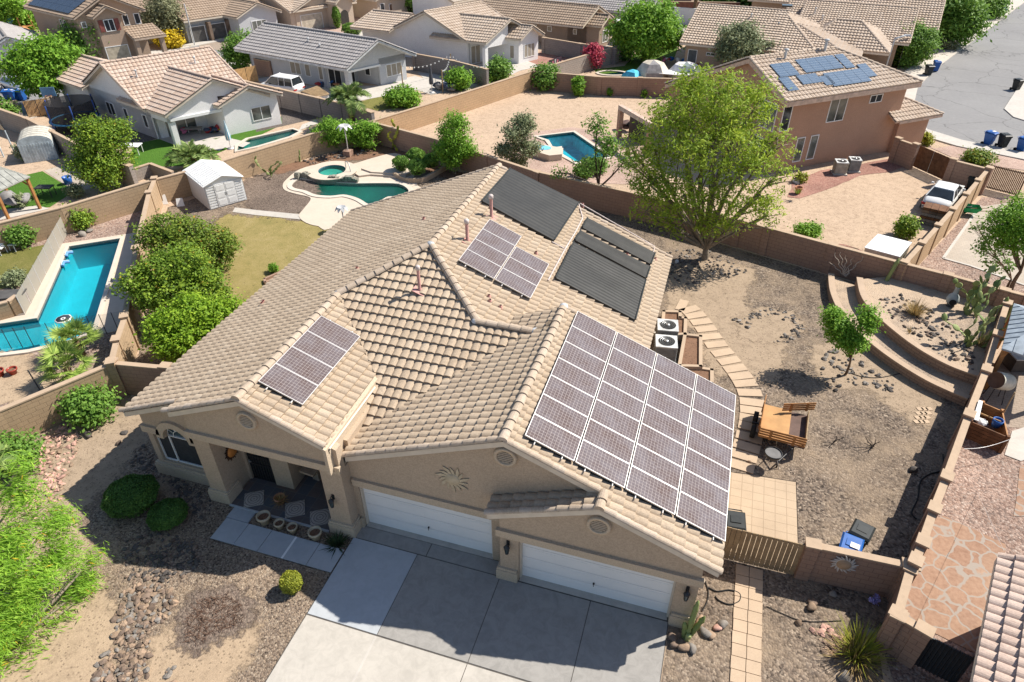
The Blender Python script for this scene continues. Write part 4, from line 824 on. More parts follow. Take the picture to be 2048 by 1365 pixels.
zone('rose_gravel',[G2(*Q4(*c)) for c in((1240,1160),(1340,1190),(1500,1165),(2048,1290),(2300,1330),(2300,1400),(1560,1300))],GR_ROSE,.006)
zone('grass_verge',[(13,72),(17,75),(26,95),(21,97)],LAWN_OLD,.005)
zone('road',[(-76,20),(-66,20),(-57,50),(-44,83),(-26,130),(-36,134),(-54,86),(-67,53)],ASPH,.004)
raised('pavement',[(-66,20),(-57,50),(-44,83),(-26,130),(-24.5,129.4),(-42.5,82.4),(-55.5,49.4),(-64.5,19.5)],CONCW,.10); raised('pavement',[(-67,53),(-54,86),(-36,134),(-37.5,134.6),(-55.5,86.6),(-68.5,53.6),(-77.5,20.4),(-76,20)],CONCW,.10)
zone('paver_driveway',[(-64,60),(-55.5,57),(-52,62),(-62,67),(-68,63)],PAV_GREY,.010); zone('driveway',[(-74,53),(-68.5,52),(-67.5,57),(-72,57.5)],CONC,.010); zone('rose_gravel',[(-62,67),(-52.5,63),(-45,82),(-54,86)],GR_ROSE,.008)
m = MB().mat(JOINT); m.bx(-10.95,.04,-12,.5,-.01,.035)
xs = [-10.93,-8.49,-5.51,-2.45,.02]; ys = [(-12,-6.42),(-6.4,-3.40),(-3.37,-.28)]
for i in range(4):
 x0,x1 = xs[i]+.012,xs[i+1]-.012
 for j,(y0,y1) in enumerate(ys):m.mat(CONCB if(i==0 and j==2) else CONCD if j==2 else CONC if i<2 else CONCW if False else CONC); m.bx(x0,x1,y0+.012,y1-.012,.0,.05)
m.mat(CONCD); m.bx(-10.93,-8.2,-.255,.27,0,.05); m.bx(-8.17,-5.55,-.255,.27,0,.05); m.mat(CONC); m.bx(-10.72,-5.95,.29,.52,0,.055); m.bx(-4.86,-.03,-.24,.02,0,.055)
m.mat(CONCW); m.bx(-8.53,-8.46,-12,-3.42,0,.054); m.bx(-5.5,-5.46,-12,-6,0,.053)
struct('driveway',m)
m = MB().mat(JOINT); m.bx(-15.75,-10.97,-1.80,-.86,-.01,.03); m.mat(CONCB); m.bx(-15.77,-14.87,-.84,-.30,0,.05)
for k in range(5):x0 = -15.75+k*.956; m.mat(CONCB if k in(0,1,2) else CONCB); m.bx(x0+.01,x0+.946,-1.80,-.86,0,.05)
m.mat(WHITE); m.bx(-12.90,-12.82,-1.80,-.86,0,.053); struct('walkway',m)
m = MB().mat(SLATE); m.bx(-16.0,-11.8,-.28,2.5,0,.06); m.mat(CONCB); m.bx(-16.0,-11.9,-.34,-.28,0,.07); struct('porch_slab',m)
m = MB().mat(PAV_TAN); m.flat([(x,y,.03) for x,y in((1.0,6.75),(3.95,7.0),(3.95,4.2),(3.95,3.0),(1.0,3.0))]); m.mat(CONC); m.prism([(.95,6.8),(3.98,7.04),(3.98,2.9),(.95,2.9)],0,.026,top=False); struct('paver_patio',m)
m = MB(); pts = [G2(*c) for c in((1342,608),(1372,615),(1402,645),(1428,685),(1462,728),(1490,768),(1504,806),(1503,850),(1494,890),(1483,925),(1475,950))]; L = smooth_line(pts,8); m.mat(PAV_STEP)
acc = 0; last = Vector(L[0])
for p,q in zip(L[:-1],L[1:]):
 p,q = Vector(p),Vector(q)
 acc+=(q-p).length
 if acc>.52:
  acc = 0; d = (q-p).normalized(); m.box((q.x,q.y,.02),(.48,1.05,.05),math.atan2(d.y,d.x)+random.uniform(-.05,.05))
struct('paver_path',m)
m = MB().mat(PAV_STEP)
for k in range(16):
 for j in range(2):m.box((2.16+j*.44+(k%2)*.01,2.35-k*.42,.02),(.42,.40,.05),random.uniform(-.012,.012))
struct('paver_path',m)
m = MB().mat(PAV_STEP)
for k in range(4):
 for j in range(3):c = G(*QD(1215+j*36-k*8,540+k*34)); m.box((c.x,c.y,.015),(.26,.2,.04),.5)
struct('paver_pad',m)
# ------------------------------------------------------------------ neighbouring houses
class House:
 def __init__(s,label,o,m,d,wallm,tilem,name='stucco_house',trim=FASCIA,seg=4,tw=.32,rl=.42,capm=None,step=.05,amp=.06,base=-.3):
  s.o = Vector((o[0],o[1],0)); s.m = Vector((m[0],m[1],0)).normalized(); s.d = Vector((d[0],d[1],0)).normalized()
  s.t = thing(name,label,'house',s.o); s.rf = MB().mat(tilem); s.cp = MB().mat(capm or tilem); s.wl = MB().mat(wallm); s.fa = MB().mat(trim)
  s.trim = trim; s.wallm = wallm; s.a = dict(seg=seg,tw=tw,rl=rl,step=step,amp=amp); s.base = base; s.fh = .18
 def w(s,a,b,z=0.0):return s.o+s.m*a+s.d*b+Vector((0,0,z))
 def facet(s,pts,eave=(0,1)):
  """pts: (a,b,z) convex polygon; eave edge given by two indices"""
  W = [s.w(*p) for p in pts]; n = (W[1]-W[0]).cross(W[2]-W[0]).normalized(); n = n if n.z>0 else-n
  e0,e1 = W[eave[0]],W[eave[1]]; u = (e1-e0).normalized(); v = n.cross(u)
  if v.z<0:v = -v
  roof_facet(s.rf,e0,u,v,[W],**s.a)
  D = [p-Vector((0,0,.04)) for p in W]
  if(D[1]-D[0]).cross(D[2]-D[0]).z<0:D = D[::-1]
  s.fa.slab(D,.08)
 def edge(s,p,q,h=None):
  a,b = s.w(*p)-Vector((0,0,.03)),s.w(*q)-Vector((0,0,.03)); d = (b-a).normalized(); k = d.cross(Vector((0,0,1))).normalized()*.03; z = Vector((0,0,h or s.fh))
  Q = [a-k,b-k,b+k,a+k]; s.fa.mesh(Q+[x-z for x in Q],[(0,1,2,3),(7,6,5,4),(0,4,5,1),(1,5,6,2),(2,6,7,3),(3,7,4,0)])
 def cap(s,p,q,r=.13):caps(s.cp,s.w(*p),s.w(*q),r,.42,5,.08)
 def wall(s,pts,z0=None):
  """vertical wall polygon given as (a,b,z)"""
  s.wl.face([s.w(*p) for p in pts])
 def wbox(s,a0,a1,b0,b1,z0,z1,mb=None):
  mb = mb or s.wl; V = [s.w(a,b,z) for z in(z0,z1) for a,b in((a0,b0),(a1,b0),(a1,b1),(a0,b1))]
  uv = lambda L,H:[(0,0),(L,0),(L,H),(0,H)]
  F = [(3,2,1,0),(4,5,6,7),(0,1,5,4),(1,2,6,5),(2,3,7,6),(3,0,4,7)]
  for f in F:mb.face([V[k] for k in f])
 def gable(s,axis,r,rz,lo,hi,e0,e1,walls=None,ends=(True,True),oh=.35,wlo=None,whi=None,rake=True):
  """axis = ridge direction; r/rz ridge position and height; lo, hi = (position, z) of the two eaves; e0..e1 extent along the ridge"""
  def Pt(k,c,z):return(k,c,z) if axis=='a' else(c,k,z)
  for c,z in(lo,hi):s.facet([Pt(e0,c,z),Pt(e1,c,z),Pt(e1,r,rz),Pt(e0,r,rz)]); s.edge(Pt(e0,c,z),Pt(e1,c,z))
  s.cap(Pt(e0,r,rz),Pt(e1,r,rz))
  for k,on in((e0,ends[0]),(e1,ends[1])):
   if on:
    for c,z in(lo,hi):
     s.edge(Pt(k,c,z),Pt(k,r,rz))
     if rake:s.cap(Pt(k,c,z),Pt(k,r,rz),.10)
  if walls is None:
   w0,w1 = e0+(oh if ends[0] else 0),e1-(oh if ends[1] else 0)
   sl = (rz-lo[1])/(r-lo[0]); sh = (rz-hi[1])/(r-hi[0]); c0 = wlo if wlo is not None else lo[0]+.5; c1 = whi if whi is not None else hi[0]-.5
   z0 = lo[1]+sl*(c0-lo[0])-.12; z1 = hi[1]+sh*(c1-hi[0])-.12; B = s.base
   for k in(w0,w1):s.wall([Pt(k,c0,B),Pt(k,c1,B),Pt(k,c1,z1),Pt(k,r,rz-.12),Pt(k,c0,z0)])
   s.wall([Pt(w0,c0,B),Pt(w1,c0,B),Pt(w1,c0,z0),Pt(w0,c0,z0)]); s.wall([Pt(w0,c1,B),Pt(w1,c1,B),Pt(w1,c1,z1),Pt(w0,c1,z1)])
 def hip(s,a0,a1,b0,b1,ze,rz,ra0,ra1,rb,walls=True,ins=.5):
  """hip roof, ridge along a from ra0 to ra1 at b=rb"""
  A,B,C,D = (a0,b0,ze),(a1,b0,ze),(a1,b1,ze),(a0,b1,ze); R0,R1 = (ra0,rb,rz),(ra1,rb,rz)
  s.facet([A,B,R1,R0] if ra1-ra0>.1 else[A,B,R0]); s.facet([C,D,R0,R1] if ra1-ra0>.1 else[C,D,R0]); s.facet([B,C,R1]); s.facet([D,A,R0])
  for p,q in((A,B),(B,C),(C,D),(D,A)):s.edge(p,q)
  for p,q in((A,R0),(D,R0),(B,R1),(C,R1)):s.cap(p,q,.12)
  if ra1-ra0>.1:s.cap(R0,R1)
  if walls:s.wbox(a0+ins,a1-ins,b0+ins,b1-ins,s.base,ze-.05)
 def shed(s,a0,a1,b0,b1,z_a0,z_a1):
  """single slope falling from a0 to a1 (z_a0 > z_a1)"""
  s.facet([(a1,b0,z_a1),(a1,b1,z_a1),(a0,b1,z_a0),(a0,b0,z_a0)]); s.edge((a1,b0,z_a1),(a1,b1,z_a1)); s.edge((a0,b0,z_a0),(a1,b0,z_a1)); s.edge((a0,b1,z_a0),(a1,b1,z_a1))
 def window(s,face,c,k,wd,z0,z1,glass=None,name='window',frame=WHITE,mull=1,th=.05,label=None,ft=.06):
  """face '-b' means the wall looks towards -b at b=c; k = centre along the wall"""
  glass = glass or GLASS; sg = -1 if face[0]=='-' else 1
  def Pt(along,out,z):return(along,c+sg*out,z) if face[1]=='b' else(c+sg*out,along,z)
  f = MB().mat(frame)
  def bar(x0,x1,za,zb,out=.05):
   V = [s.w(*Pt(x,oo,z)) for z in(za,zb) for x,oo in((x0,.0),(x1,.0),(x1,out),(x0,out))]
   f.mesh(V,[(3,2,1,0),(4,5,6,7),(0,1,5,4),(1,2,6,5),(2,3,7,6),(3,0,4,7)])
  bar(k-wd/2,k+wd/2,z0,z0+ft); bar(k-wd/2,k+wd/2,z1-ft,z1); bar(k-wd/2,k-wd/2+ft,z0+ft,z1-ft); bar(k+wd/2-ft,k+wd/2,z0+ft,z1-ft)
  for q in range(mull):x = k-wd/2+wd*(q+1)/(mull+1); bar(x-ft/2,x+ft/2,z0+ft,z1-ft,.045)
  fo = f.build(name,s.t)
  g = MB().mat(glass); g.face([s.w(*Pt(x,.02,z)) for x,z in((k-wd/2+.03,z0+.03),(k+wd/2-.03,z0+.03),(k+wd/2-.03,z1-.03),(k-wd/2+.03,z1-.03))]); g.build('pane',fo)
  if label:fo['label'] = label
  return fo
 def box(s,name,mat,a0,a1,b0,b1,z0,z1,parent=None,label=None):
  m = MB().mat(mat); s.wbox(a0,a1,b0,b1,z0,z1,m); o = m.build(name,parent or s.t)
  if label:o['label'] = label
  return o
 def pipe(s,a,b,z,h=.5,r=.06):
  m = MB().mat(LEADW); m.tube([s.w(a,b,z-.2),s.w(a,b,z+h)],r,7); m.lathe([(r,h),(r*1.8,h),(r*1.8,h+.1),(0,h+.14)],s.w(a,b,z),8); m.build('roof_vent',s.t)
 def done(s):
  r = s.rf.build('roof',s.t); s.cp.build('ridge_cap',r); s.wl.build('wall',s.t); s.fa.build('fascia',s.t); return s.t
h = House('white stucco house with pink-tan tile roof and covered patio by the lap pool',(-42.3,29.1),(.945,-.327),(.562,.827),S_WHITE,T_PINK,trim=FASCIA)
h.gable('b',-8.9,5.45,(-13.3,3.25),(-4.0,2.6),.4,9.3,wlo=-14.3,whi=-4.4,oh=.55)
h.gable('a',4.9,4.65,(.6,2.62),(9.2,2.62),-8.6,-1.35,walls=False,ends=(False,True))
h.gable('a',7.4,3.75,(4.6,2.6),(10.1,2.6),-6,-1.0,ends=(False,True),wlo=5.1,whi=9.8,oh=.4)
h.gable('a',3.6,4.1,(.3,2.75),(6.9,2.75),-20.2,-13.6,ends=(True,False),wlo=1.0)
h.wbox(-19.6,-4.3,.95,1.2,-.3,2.75); h.wall([(-1.7,1.0,2.1),(-1.7,5.1,2.1),(-1.7,5.1,4.4),(-1.7,4.9,4.45),(-1.7,1.0,2.75)]); h.wall([(-1.7,5.1,3.2),(-1.7,9.0,2.8),(-1.7,5.1,4.4)]); h.wbox(-4.5,-4.3,1.0,5.2,-.3,2.9); h.wbox(-2.0,-1.65,.95,1.35,-.3,2.2); h.wbox(-4.4,-1.65,.95,1.15,1.85,2.6)
h.window('-b',.95,-11.0,1.3,.75,1.9,SCREEN,mull=1); h.window('-b',.95,-8.5,.62,.8,1.85,SCREEN,mull=0); h.window('-b',.95,-5.5,.62,.75,1.85,SCREEN,mull=0)
h.window('+a',-4.3,3.0,2.5,-.05,1.85,CURT,'sliding_door',mull=2); h.window('+a',-1.4,8.2,1.7,.7,1.85,CURT,mull=1); h.box('porch_beam',WHITE,-1.95,-1.55,1.0,5.1,1.98,2.2); h.pipe(-7,2,4.4); h.pipe(-7.4,7,4.6); h.done()
h = House('pale grey stucco house with grey tile roof beside the large concrete yard',(-35.4,45.1),(.974,-.242),(.507,.883),S_GREY,T_GREY,trim=simple_cache('trim_pale_grey',(.56,.57,.58)))
h.gable('a',5.1,4.6,(1.2,2.6),(9.36,2.6),-17.0,-1.4,walls=False)
h.wbox(-16.6,-5.8,2.4,2.6,-.3,2.9); h.wbox(-5.9,-5.7,2.4,6,-.3,2.6); h.wbox(-16.6,-16.4,2.4,9,-.3,2.6); h.wall([(-2.6,2.2,2.0),(-2.6,9.1,2.0),(-2.6,9.1,2.62),(-2.6,5.1,4.45),(-2.6,2.2,2.95)]); h.wbox(-2.9,-2.6,5.9,9.1,-.3,2.6); h.wbox(-5.8,-2.8,5.9,6.1,-.3,2.4); h.wbox(-5.8,-2.6,2.25,2.45,1.95,2.8); h.wbox(-3.0,-2.55,2.2,2.65,-.3,2.1)
h.window('-b',2.4,-9.9,1.5,.8,2.0,SHADECL); h.window('-b',2.4,-8.2,.75,.8,2.0,SHADECL,mull=0); h.window('-b',2.4,-6.4,.6,.7,2.0,SHADECL,mull=0); h.window('+a',-5.7,3.3,1.4,0,1.9,SCREEN,'sliding_door'); h.window('+a',-5.7,5.0,1.2,0,1.9,SCREEN,'sliding_door'); h.window('+a',-2.6,7.6,1.9,.7,1.9,SHADECL,mull=2); h.window('-b',5.9,-4.2,.7,.8,1.9,SCREEN,mull=0)
h.box('porch_beam',WHITE,-2.95,-2.5,2.3,6.0,1.9,2.08); h.pipe(-7,3.2,3.6,.2); h.pipe(-9,3.6,3.9,.2); h.done()
h = House('white stucco house with red gravel yard and small bay end',(-26.3,58.2),(.99,-.165),(.512,.895),S_WHITE,T_TAN2)
h.gable('b',-9.0,5.1,(-13.2,3.2),(-3.9,2.65),1.7,10,wlo=-14.2,whi=-4.3,oh=.6)
h.gable('a',5.4,4.5,(1.7,2.65),(9.2,2.65),-8.5,-1.4,walls=False,ends=(False,True)); h.gable('a',6.8,3.75,(5.0,2.65),(8.6,2.65),-5,.1,ends=(False,True),wlo=5.3,whi=8.3,oh=.5); h.gable('a',4.8,4.1,(1.4,2.75),(8.2,2.75),-19.0,-13.5,ends=(True,False),wlo=2.6)
h.wbox(-18.2,-4.2,2.45,2.65,-.3,2.75); h.wbox(-4.4,-4.2,2.4,5.5,-.3,2.7); h.wall([(-1.8,2.0,2.0),(-1.8,5.4,2.0),(-1.8,5.4,4.3),(-1.8,2.0,2.7)]); h.wbox(-2.1,-1.75,2.0,2.4,-.3,2.1)
h.window('-b',2.45,-10.6,1.4,.8,1.95,SHADECL); h.window('-b',2.45,-8.4,.7,.85,1.95,SHADECL,mull=0); h.window('-b',2.45,-5.3,.7,.7,1.95,SHADECL,mull=0); h.window('+a',-4.2,3.4,1.4,0,1.9,SHADECL,'sliding_door'); h.window('+a',-.4,6.9,1.6,.5,1.9,SHADECL,mull=2); h.window('-b',5.3,-1.2,.6,.5,1.9,SHADECL,mull=0); h.done()
h = House('taupe single storey house with long brown roof behind the red gravel yard',(-18.4,68.9),(.98,-.2),(.36,.93),S_TAUPE,T_BROWN)
h.gable('a',5.1,4.3,(1.85,2.6),(8.5,2.6),-16,-1.0,wlo=3.6,oh=.5); h.gable('a',5.0,3.5,(3.4,2.55),(6.6,2.55),-4,.5,ends=(False,True),wlo=3.6,oh=.4)
for k,wd in((-8.6,.9),(-6.4,.6),(-3.0,.5)):h.window('-b',3.6,k,wd,1.3,1.9,SHADECL,mull=0)
h.window('+a',.1,5.0,1.3,.5,1.9,CURT,mull=1); h.box('patio_cover',WHITE,-1,2.6,7.2,10.5,2.1,2.3); h.box('porch_post',S_TAUPE,2.1,2.5,7.3,7.7,-.2,2.1); h.done()
h = House('slate grey house with grey tile roof at the top edge',(-17.0,80.5),(.985,-.17),(.36,.93),S_SLATE,T_GREY,trim=GREYTRIM)
h.gable('a',4.0,4.3,(0.5,2.6),(7.5,2.6),-15,2.0,wlo=1.0,oh=.5); h.gable('a',4.6,3.6,(2.8,2.6),(6.4,2.6),-2,3.4,ends=(False,True),wlo=3,oh=.4); h.window('+a',3.0,4.6,1.2,.5,1.9,CURT); h.done()
h = House('beige house with large multi-hipped tan tile roof and arched entry',(-7.05,65.6),(.985,-.17),(.17,.985),S_BEIGE,T_TAN2,amp=.085,step=.07)
h.gable('a',6.6,5.4,(0,2.7),(13.0,2.7),0.0,9.6,walls=False,ends=(True,False)); h.hip(5.6,14.0,0.0,13,2.7,5.35,8.9,9.0,6.6,walls=False); h.hip(8.2,17.6,0.2,10.5,2.65,4.5,10.4,10.6,5.4,walls=False)
h.hip(12.0,20.0,4.4,13.0,2.7,4.7,14.2,16.6,8.2,walls=False); h.gable('a',15.2,5.2,(8.8,2.9),(21,2.9),10,21.6,walls=False,ends=(False,True)); h.gable('a',19.0,5.6,(14,3.4),(24,3.4),8,24,walls=False,ends=(False,True))
h.wbox(.5,12,.9,12.5,-.3,2.65); h.wbox(12,17.2,1.6,10,-.3,2.6); h.wbox(14,20.6,9.6,20,-.3,2.9); h.wall([(21.2,9.4,-.3),(21.2,21,-.3),(21.2,21,3),(21.2,15.2,5.0),(21.2,9.4,3)]); h.wbox(20,23.6,15,23,-.3,3.4)
h.window('-b',.9,1.3,1.0,0,1.95,simple_cache('grey_door',(.09,.10,.11)),'back_door',mull=0); h.window('-b',.9,3.2,.9,1.5,1.85,SCREEN); h.window('+a',21.2,16.5,3.6,0,2.0,DOORW,'garage_door',mull=0); h.window('+a',21.2,11.5,1.3,.6,1.9,CURT)
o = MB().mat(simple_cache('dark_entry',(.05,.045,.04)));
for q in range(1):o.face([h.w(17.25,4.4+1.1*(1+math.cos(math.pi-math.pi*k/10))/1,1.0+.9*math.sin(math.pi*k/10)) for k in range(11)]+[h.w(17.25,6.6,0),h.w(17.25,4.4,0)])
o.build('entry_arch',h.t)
for a,b,z in((6,5,4.7),(9,4.4,4.2),(12.5,11.5,4.0),(11.5,12.6,4.5)):h.pipe(a,b,z,.35)
sk = MB().mat(GLASS); sk.box(h.w(8.5,12.0,5.0),(1.1,.8,.2)); sk.build('skylight',h.t); h.done()
PH = House('two storey pink stucco house with blue solar panels on its roof',(2.79,37.3),(.77,.638),(-.638,.77),S_PINK,T_TAN2,amp=.07,trim=simple_cache('trim_pink',(.56,.42,.33)))
h = PH; EZ = 5.45; RZ = 7.3
h.facet([(0,0,EZ),(12.4,0,EZ),(7.7,4.55,RZ),(0,4.55,RZ)]); h.facet([(12.4,0,EZ),(12.4,9.1,EZ),(7.7,4.55,RZ)]); h.facet([(0,14.5,3.0),(7.7,14.5,3.0),(7.7,4.55,RZ),(0,4.55,RZ)],(0,1)); h.facet([(12.4,9.1,EZ),(7.7,9.1,EZ),(7.7,4.55,RZ)])
for p,q in(((0,4.55,RZ),(7.7,4.55,RZ)),((12.4,0,EZ),(7.7,4.55,RZ)),((12.4,9.1,EZ),(7.7,4.55,RZ)),((0,0,EZ),(0,4.55,RZ)),((0,14.5,3.0),(0,4.55,RZ))):h.cap(p,q,.13)
for p,q in(((0,0,EZ),(12.4,0,EZ)),((12.4,0,EZ),(12.4,9.1,EZ)),((0,0,EZ),(0,4.55,RZ)),((0,14.5,3.0),(0,4.55,RZ))):h.edge(p,q,.32)
h.wl.cur = 0; h.wall([(.4,.75,-.2),(12.0,.75,-.2),(12.0,.75,EZ-.05),(.4,.75,EZ-.05)]); h.wall([(12.0,.75,-.2),(12.0,8.6,-.2),(12.0,8.6,EZ),(12.0,.75,EZ)]); h.wall([(.4,.75,-.2),(.4,.75,EZ),(.4,4.55,RZ-.15),(.4,14.2,3.0),(.4,14.2,-.2)]); h.wall([(.4,14.2,-.2),(12,14.2,-.2),(12,14.2,3.0),(.4,14.2,3.0)]); h.wall([(12,8.6,-.2),(12,14.2,-.2),(12,14.2,3.),(12,8.6,EZ)])
h.facet([(10.8,-.2,2.75),(15.6,-.2,2.75),(13.2,2.0,3.75),(11.0,2.0,3.75)]); h.facet([(15.6,-.2,2.75),(15.6,8.0,2.75),(13.2,5.6,3.75),(13.2,2.0,3.75)]); h.edge((11.2,-.2,2.75),(15.6,-.2,2.75)); h.edge((15.6,-.2,2.75),(15.6,8,2.75)); h.cap((15.6,-.2,2.75),(13.2,2.0,3.75),.12); h.wbox(12.0,15.1,.4,7.6,-.2,2.7)
h.window('-b',.75,5.55,1.6,3.2,4.95,CURT,label='tall two-pane upstairs window'); h.window('-b',.75,9.1,1.2,4.15,4.75,SCREEN); h.window('-b',.75,2.85,.75,.55,2.4,CURT,mull=0); h.window('-b',.75,4.1,.75,.55,2.4,CURT,mull=0); h.window('-a',.4,2.0,1.8,3.0,4.9,CURT); h.window('-a',.4,2.2,1.6,.3,2.3,CURT); h.window('-b',.75,.95,.8,3.1,4.95,GLASS,mull=0)
h.pipe(2.7,4.0,7.0,.7,.09); h.pipe(6.6,4.3,7.1,.85,.1); h.box('patio_cover',simple_cache('trim_pink',(.56,.42,.33)),-5.95,-5.6,7.2,12.1,2.25,2.6); h.box('patio_post',S_PINK,-5.95,-5.6,7.2,7.6,-.2,2.25); h.box('patio_post',S_PINK,-5.95,-5.6,11.7,12.1,-.2,2.25)
h.box('patio_screen',simple_cache('dark_entry',(.05,.045,.04)),-5.0,-4.95,9.4,11.7,0,1.9)
h.done()
def flat_array(label,w,spots,pl,pw,n,cellm=CELLB,group='blue solar panels on the pink house'):
 """array whose panels sit at given local (u,v) spots of a roof plane"""
 t = thing('solar_array',label,'solar array',w(*spots[0]),group)
 for(u,v) in spots:
  A,B,C,D = w(u,v),w(u+pl,v),w(u+pl,v+pw),w(u,v+pw); m = MB().mat(cellm); k = n*.13
  m.face([p+k for p in(A,B,C,D)],[(0,0),(1,0),(1,1),(0,1)]); m.mat(PL_BLK)
  for p,q in((A,B),(B,C),(C,D),(D,A)):m.face([p+k*.75,q+k*.75,q+k,p+k])
  m.face([p+k*.75 for p in(D,C,B,A)]); m.build('solar_panel',t)
vP = Vector((-.638,.77,(RZ-EZ)/4.55)).normalized(); oP = PH.w(0,0,EZ); nP = PH.m.cross(vP).normalized()
def wP(u,v):return oP+PH.m*u+vP*v
flat_array('single blue panel at the lower left of the pink house roof',wP,[(.75,.9)],.85,1.45,nP); flat_array('two blue panels at the upper left of the pink house roof',wP,[(1.0,2.4),(1.87,2.4)],.85,1.45,nP)
flat_array('stepped row of three small blue panels low on the pink house roof',wP,[(2.3,1.35),(3.17,1.35),(4.04,.95)],.85,1.0,nP); flat_array('four blue panels in the top row of the pink house roof',wP,[(3.35,2.5),(4.22,2.5),(5.09,2.5),(5.96,2.5)],.85,1.5,nP)
flat_array('row of five blue panels nearest the front corner of the pink house roof',wP,[(4.6,.75),(5.47,.75),(6.34,.75),(7.21,.75),(8.08,1.2)],.85,1.5 if False else 1.45,nP); flat_array('single tall blue panel near the right hip of the pink house roof',wP,[(6.95,2.4)],.85,1.6,nP)
h = House('two storey tan house with red shutters and a large dark blue solar array',(-69.5,48.3),(.946,-.32),(.55,.835),S_BEIGE,T_BROWN,trim=simple_cache('trim_tan',(.46,.36,.28)))
h.gable('a',3.6,6.9,(0,5.0),(7.3,5.0),-11,0.3,wlo=.5,oh=.4); h.gable('a',3.0,5.95,(1.4,5.0),(4.7,5.0),-3,1.3,ends=(False,True),wlo=1.8,whi=4.3,oh=.5)
h.shed(0,2.2,4.4,7.8,3.5,2.55); h.wbox(0,.2,1.8,4.4,2.3,2.5); h.wbox(1.6,2.0,4.5,4.9,-.2,2.5); h.wbox(1.6,2.0,7.2,7.6,-.2,2.5)
w1 = h.window('+a',.85,3.0,1.0,3.4,4.6,SCREEN,label='upstairs window with dark red shutters');
for b in(2.2,3.8):h.box('shutter',simple_cache('shutter_red',(.20,.06,.05)),.85,.9,b-.22,b+.22,3.4,4.6)
h.window('+a',-.1,5.2,.6,3.6,4.7,SCREEN,mull=0); h.window('+a',-.1,6.4,.6,3.6,4.7,SCREEN,mull=0); h.window('+a',-.1,.95,.5,3.9,4.5,CURT,mull=0); h.window('+a',.82,3.0,2.4,-.2,1.9,simple_cache('garage_tan',(.42,.36,.27)),'garage_door',mull=0); h.window('-b',.5,-3.2,.5,3.3,4.4,SCREEN,mull=0); h.window('-b',.5,-4.1,.5,3.3,4.4,SCREEN,mull=0)
h.box('bay',S_BEIGE,-5.5,-2.0,-.8,.5,-.2,1.9); h.done()
v4 = Vector((0,0,1));
pH4 = [h.w(-10.6,.35,5.2),h.w(-1.4,.5,5.25)]; vv = (h.w(0,3.6,6.9)-h.w(0,0,5.0)).normalized(); uu = h.m; nn = uu.cross(vv).normalized()
flat_array('large dark blue solar array filling the left slope of the two storey tan house',lambda u,v:h.w(-10.4,.35,5.2)+uu*u+vv*v,[(i*1.55,j*.95) for i in range(6) for j in range(3)],1.52,.93,nn,CELLK,'dark arrays on far roofs')
h = House('grey-beige house with twin dark garages, stone pillars and brown roof',(-66.5,60.5),(.946,-.32),(.5,.866),S_GREY,T_BROWN)
h.gable('b',-2.4,4.4,(-8,2.7),(1.0,2.7),0.0,11,ends=(True,True),wlo=-7.5,whi=.3,oh=.4); h.gable('a',8.0,4.0,(5,2.7),(11,2.7),-4,3.6,ends=(False,True),wlo=5.4,oh=.4); h.gable('b',-8,5.0,(-14,2.7),(-2,2.7),-4,6,wlo=-13,whi=-3)
for k in(1.6,4.2):h.window('+a',.62,k,1.9,-.2,1.9,simple_cache('garage_dark',(.10,.095,.09)),'garage_door',mull=0)
h.window('+a',3.2,8.0,2.0,.5,2.0,CURT,mull=2); h.box('stone_pillar',ROCK,.6,1.2,2.75,3.1,-.2,2.2); h.box('stone_pillar',ROCK,.6,1.2,5.2,5.6,-.2,2.2);
h.done(); uu = h.m; vv = (h.w(-8,0,5.0)-h.w(-2,0,2.7)).normalized(); uu = h.d; nn = -vv.cross(uu); nn = nn if nn.z>0 else-nn
flat_array('small dark solar array on the brown roof above the twin garages',lambda u,v:h.w(-4.2,1.0,3.6)+uu*u+vv*v,[(i*1.2,0) for i in range(3)],1.15,1.5,nn,CELLK,'dark arrays on far roofs')
h = House('tan house with pale garage door and arched entry tower',(-57.5,70.6),(.946,-.32),(.5,.866),S_CREAM,T_TAN2)
h.gable('a',3.6,4.4,(-.6,2.6),(8,2.6),-10,1.5,wlo=0,oh=.5); h.gable('a',5.8,4.2,(4.4,3.1),(7.4,3.1),-1,3.2,ends=(False,True),wlo=4.6,whi=7.2,oh=.4); h.gable('b',-3,4.4,(-7,2.6),(1.4,2.6),-1,9,wlo=-6)
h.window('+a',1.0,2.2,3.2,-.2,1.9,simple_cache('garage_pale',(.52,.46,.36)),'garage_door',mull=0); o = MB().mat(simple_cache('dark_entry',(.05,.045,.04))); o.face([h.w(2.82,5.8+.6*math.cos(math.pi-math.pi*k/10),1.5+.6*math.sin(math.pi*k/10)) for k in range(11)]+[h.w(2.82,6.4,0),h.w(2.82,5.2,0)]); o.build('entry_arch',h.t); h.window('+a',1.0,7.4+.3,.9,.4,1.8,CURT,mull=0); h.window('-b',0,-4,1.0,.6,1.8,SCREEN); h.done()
h = House('cream house with brown garage door and arched windows at the top edge',(-50.5,80),(.946,-.32),(.5,.866),S_CREAM,T_WHITE)
h.gable('a',4,4.4,(-.6,2.7),(9,2.7),-10,1.5,wlo=0,oh=.5); h.gable('b',-3,4.6,(-8,2.7),(1.6,2.7),2,16,wlo=-7); h.window('+a',1.0,3.2,2.6,-.2,1.9,simple_cache('garage_brown',(.15,.10,.07)),'garage_door',mull=0); h.window('+a',1.0,7.2,1.6,.3,1.9,CURT); h.window('+a',1.0,.8,.7,0,2.1,SCREEN,'front_door',mull=0); h.done()
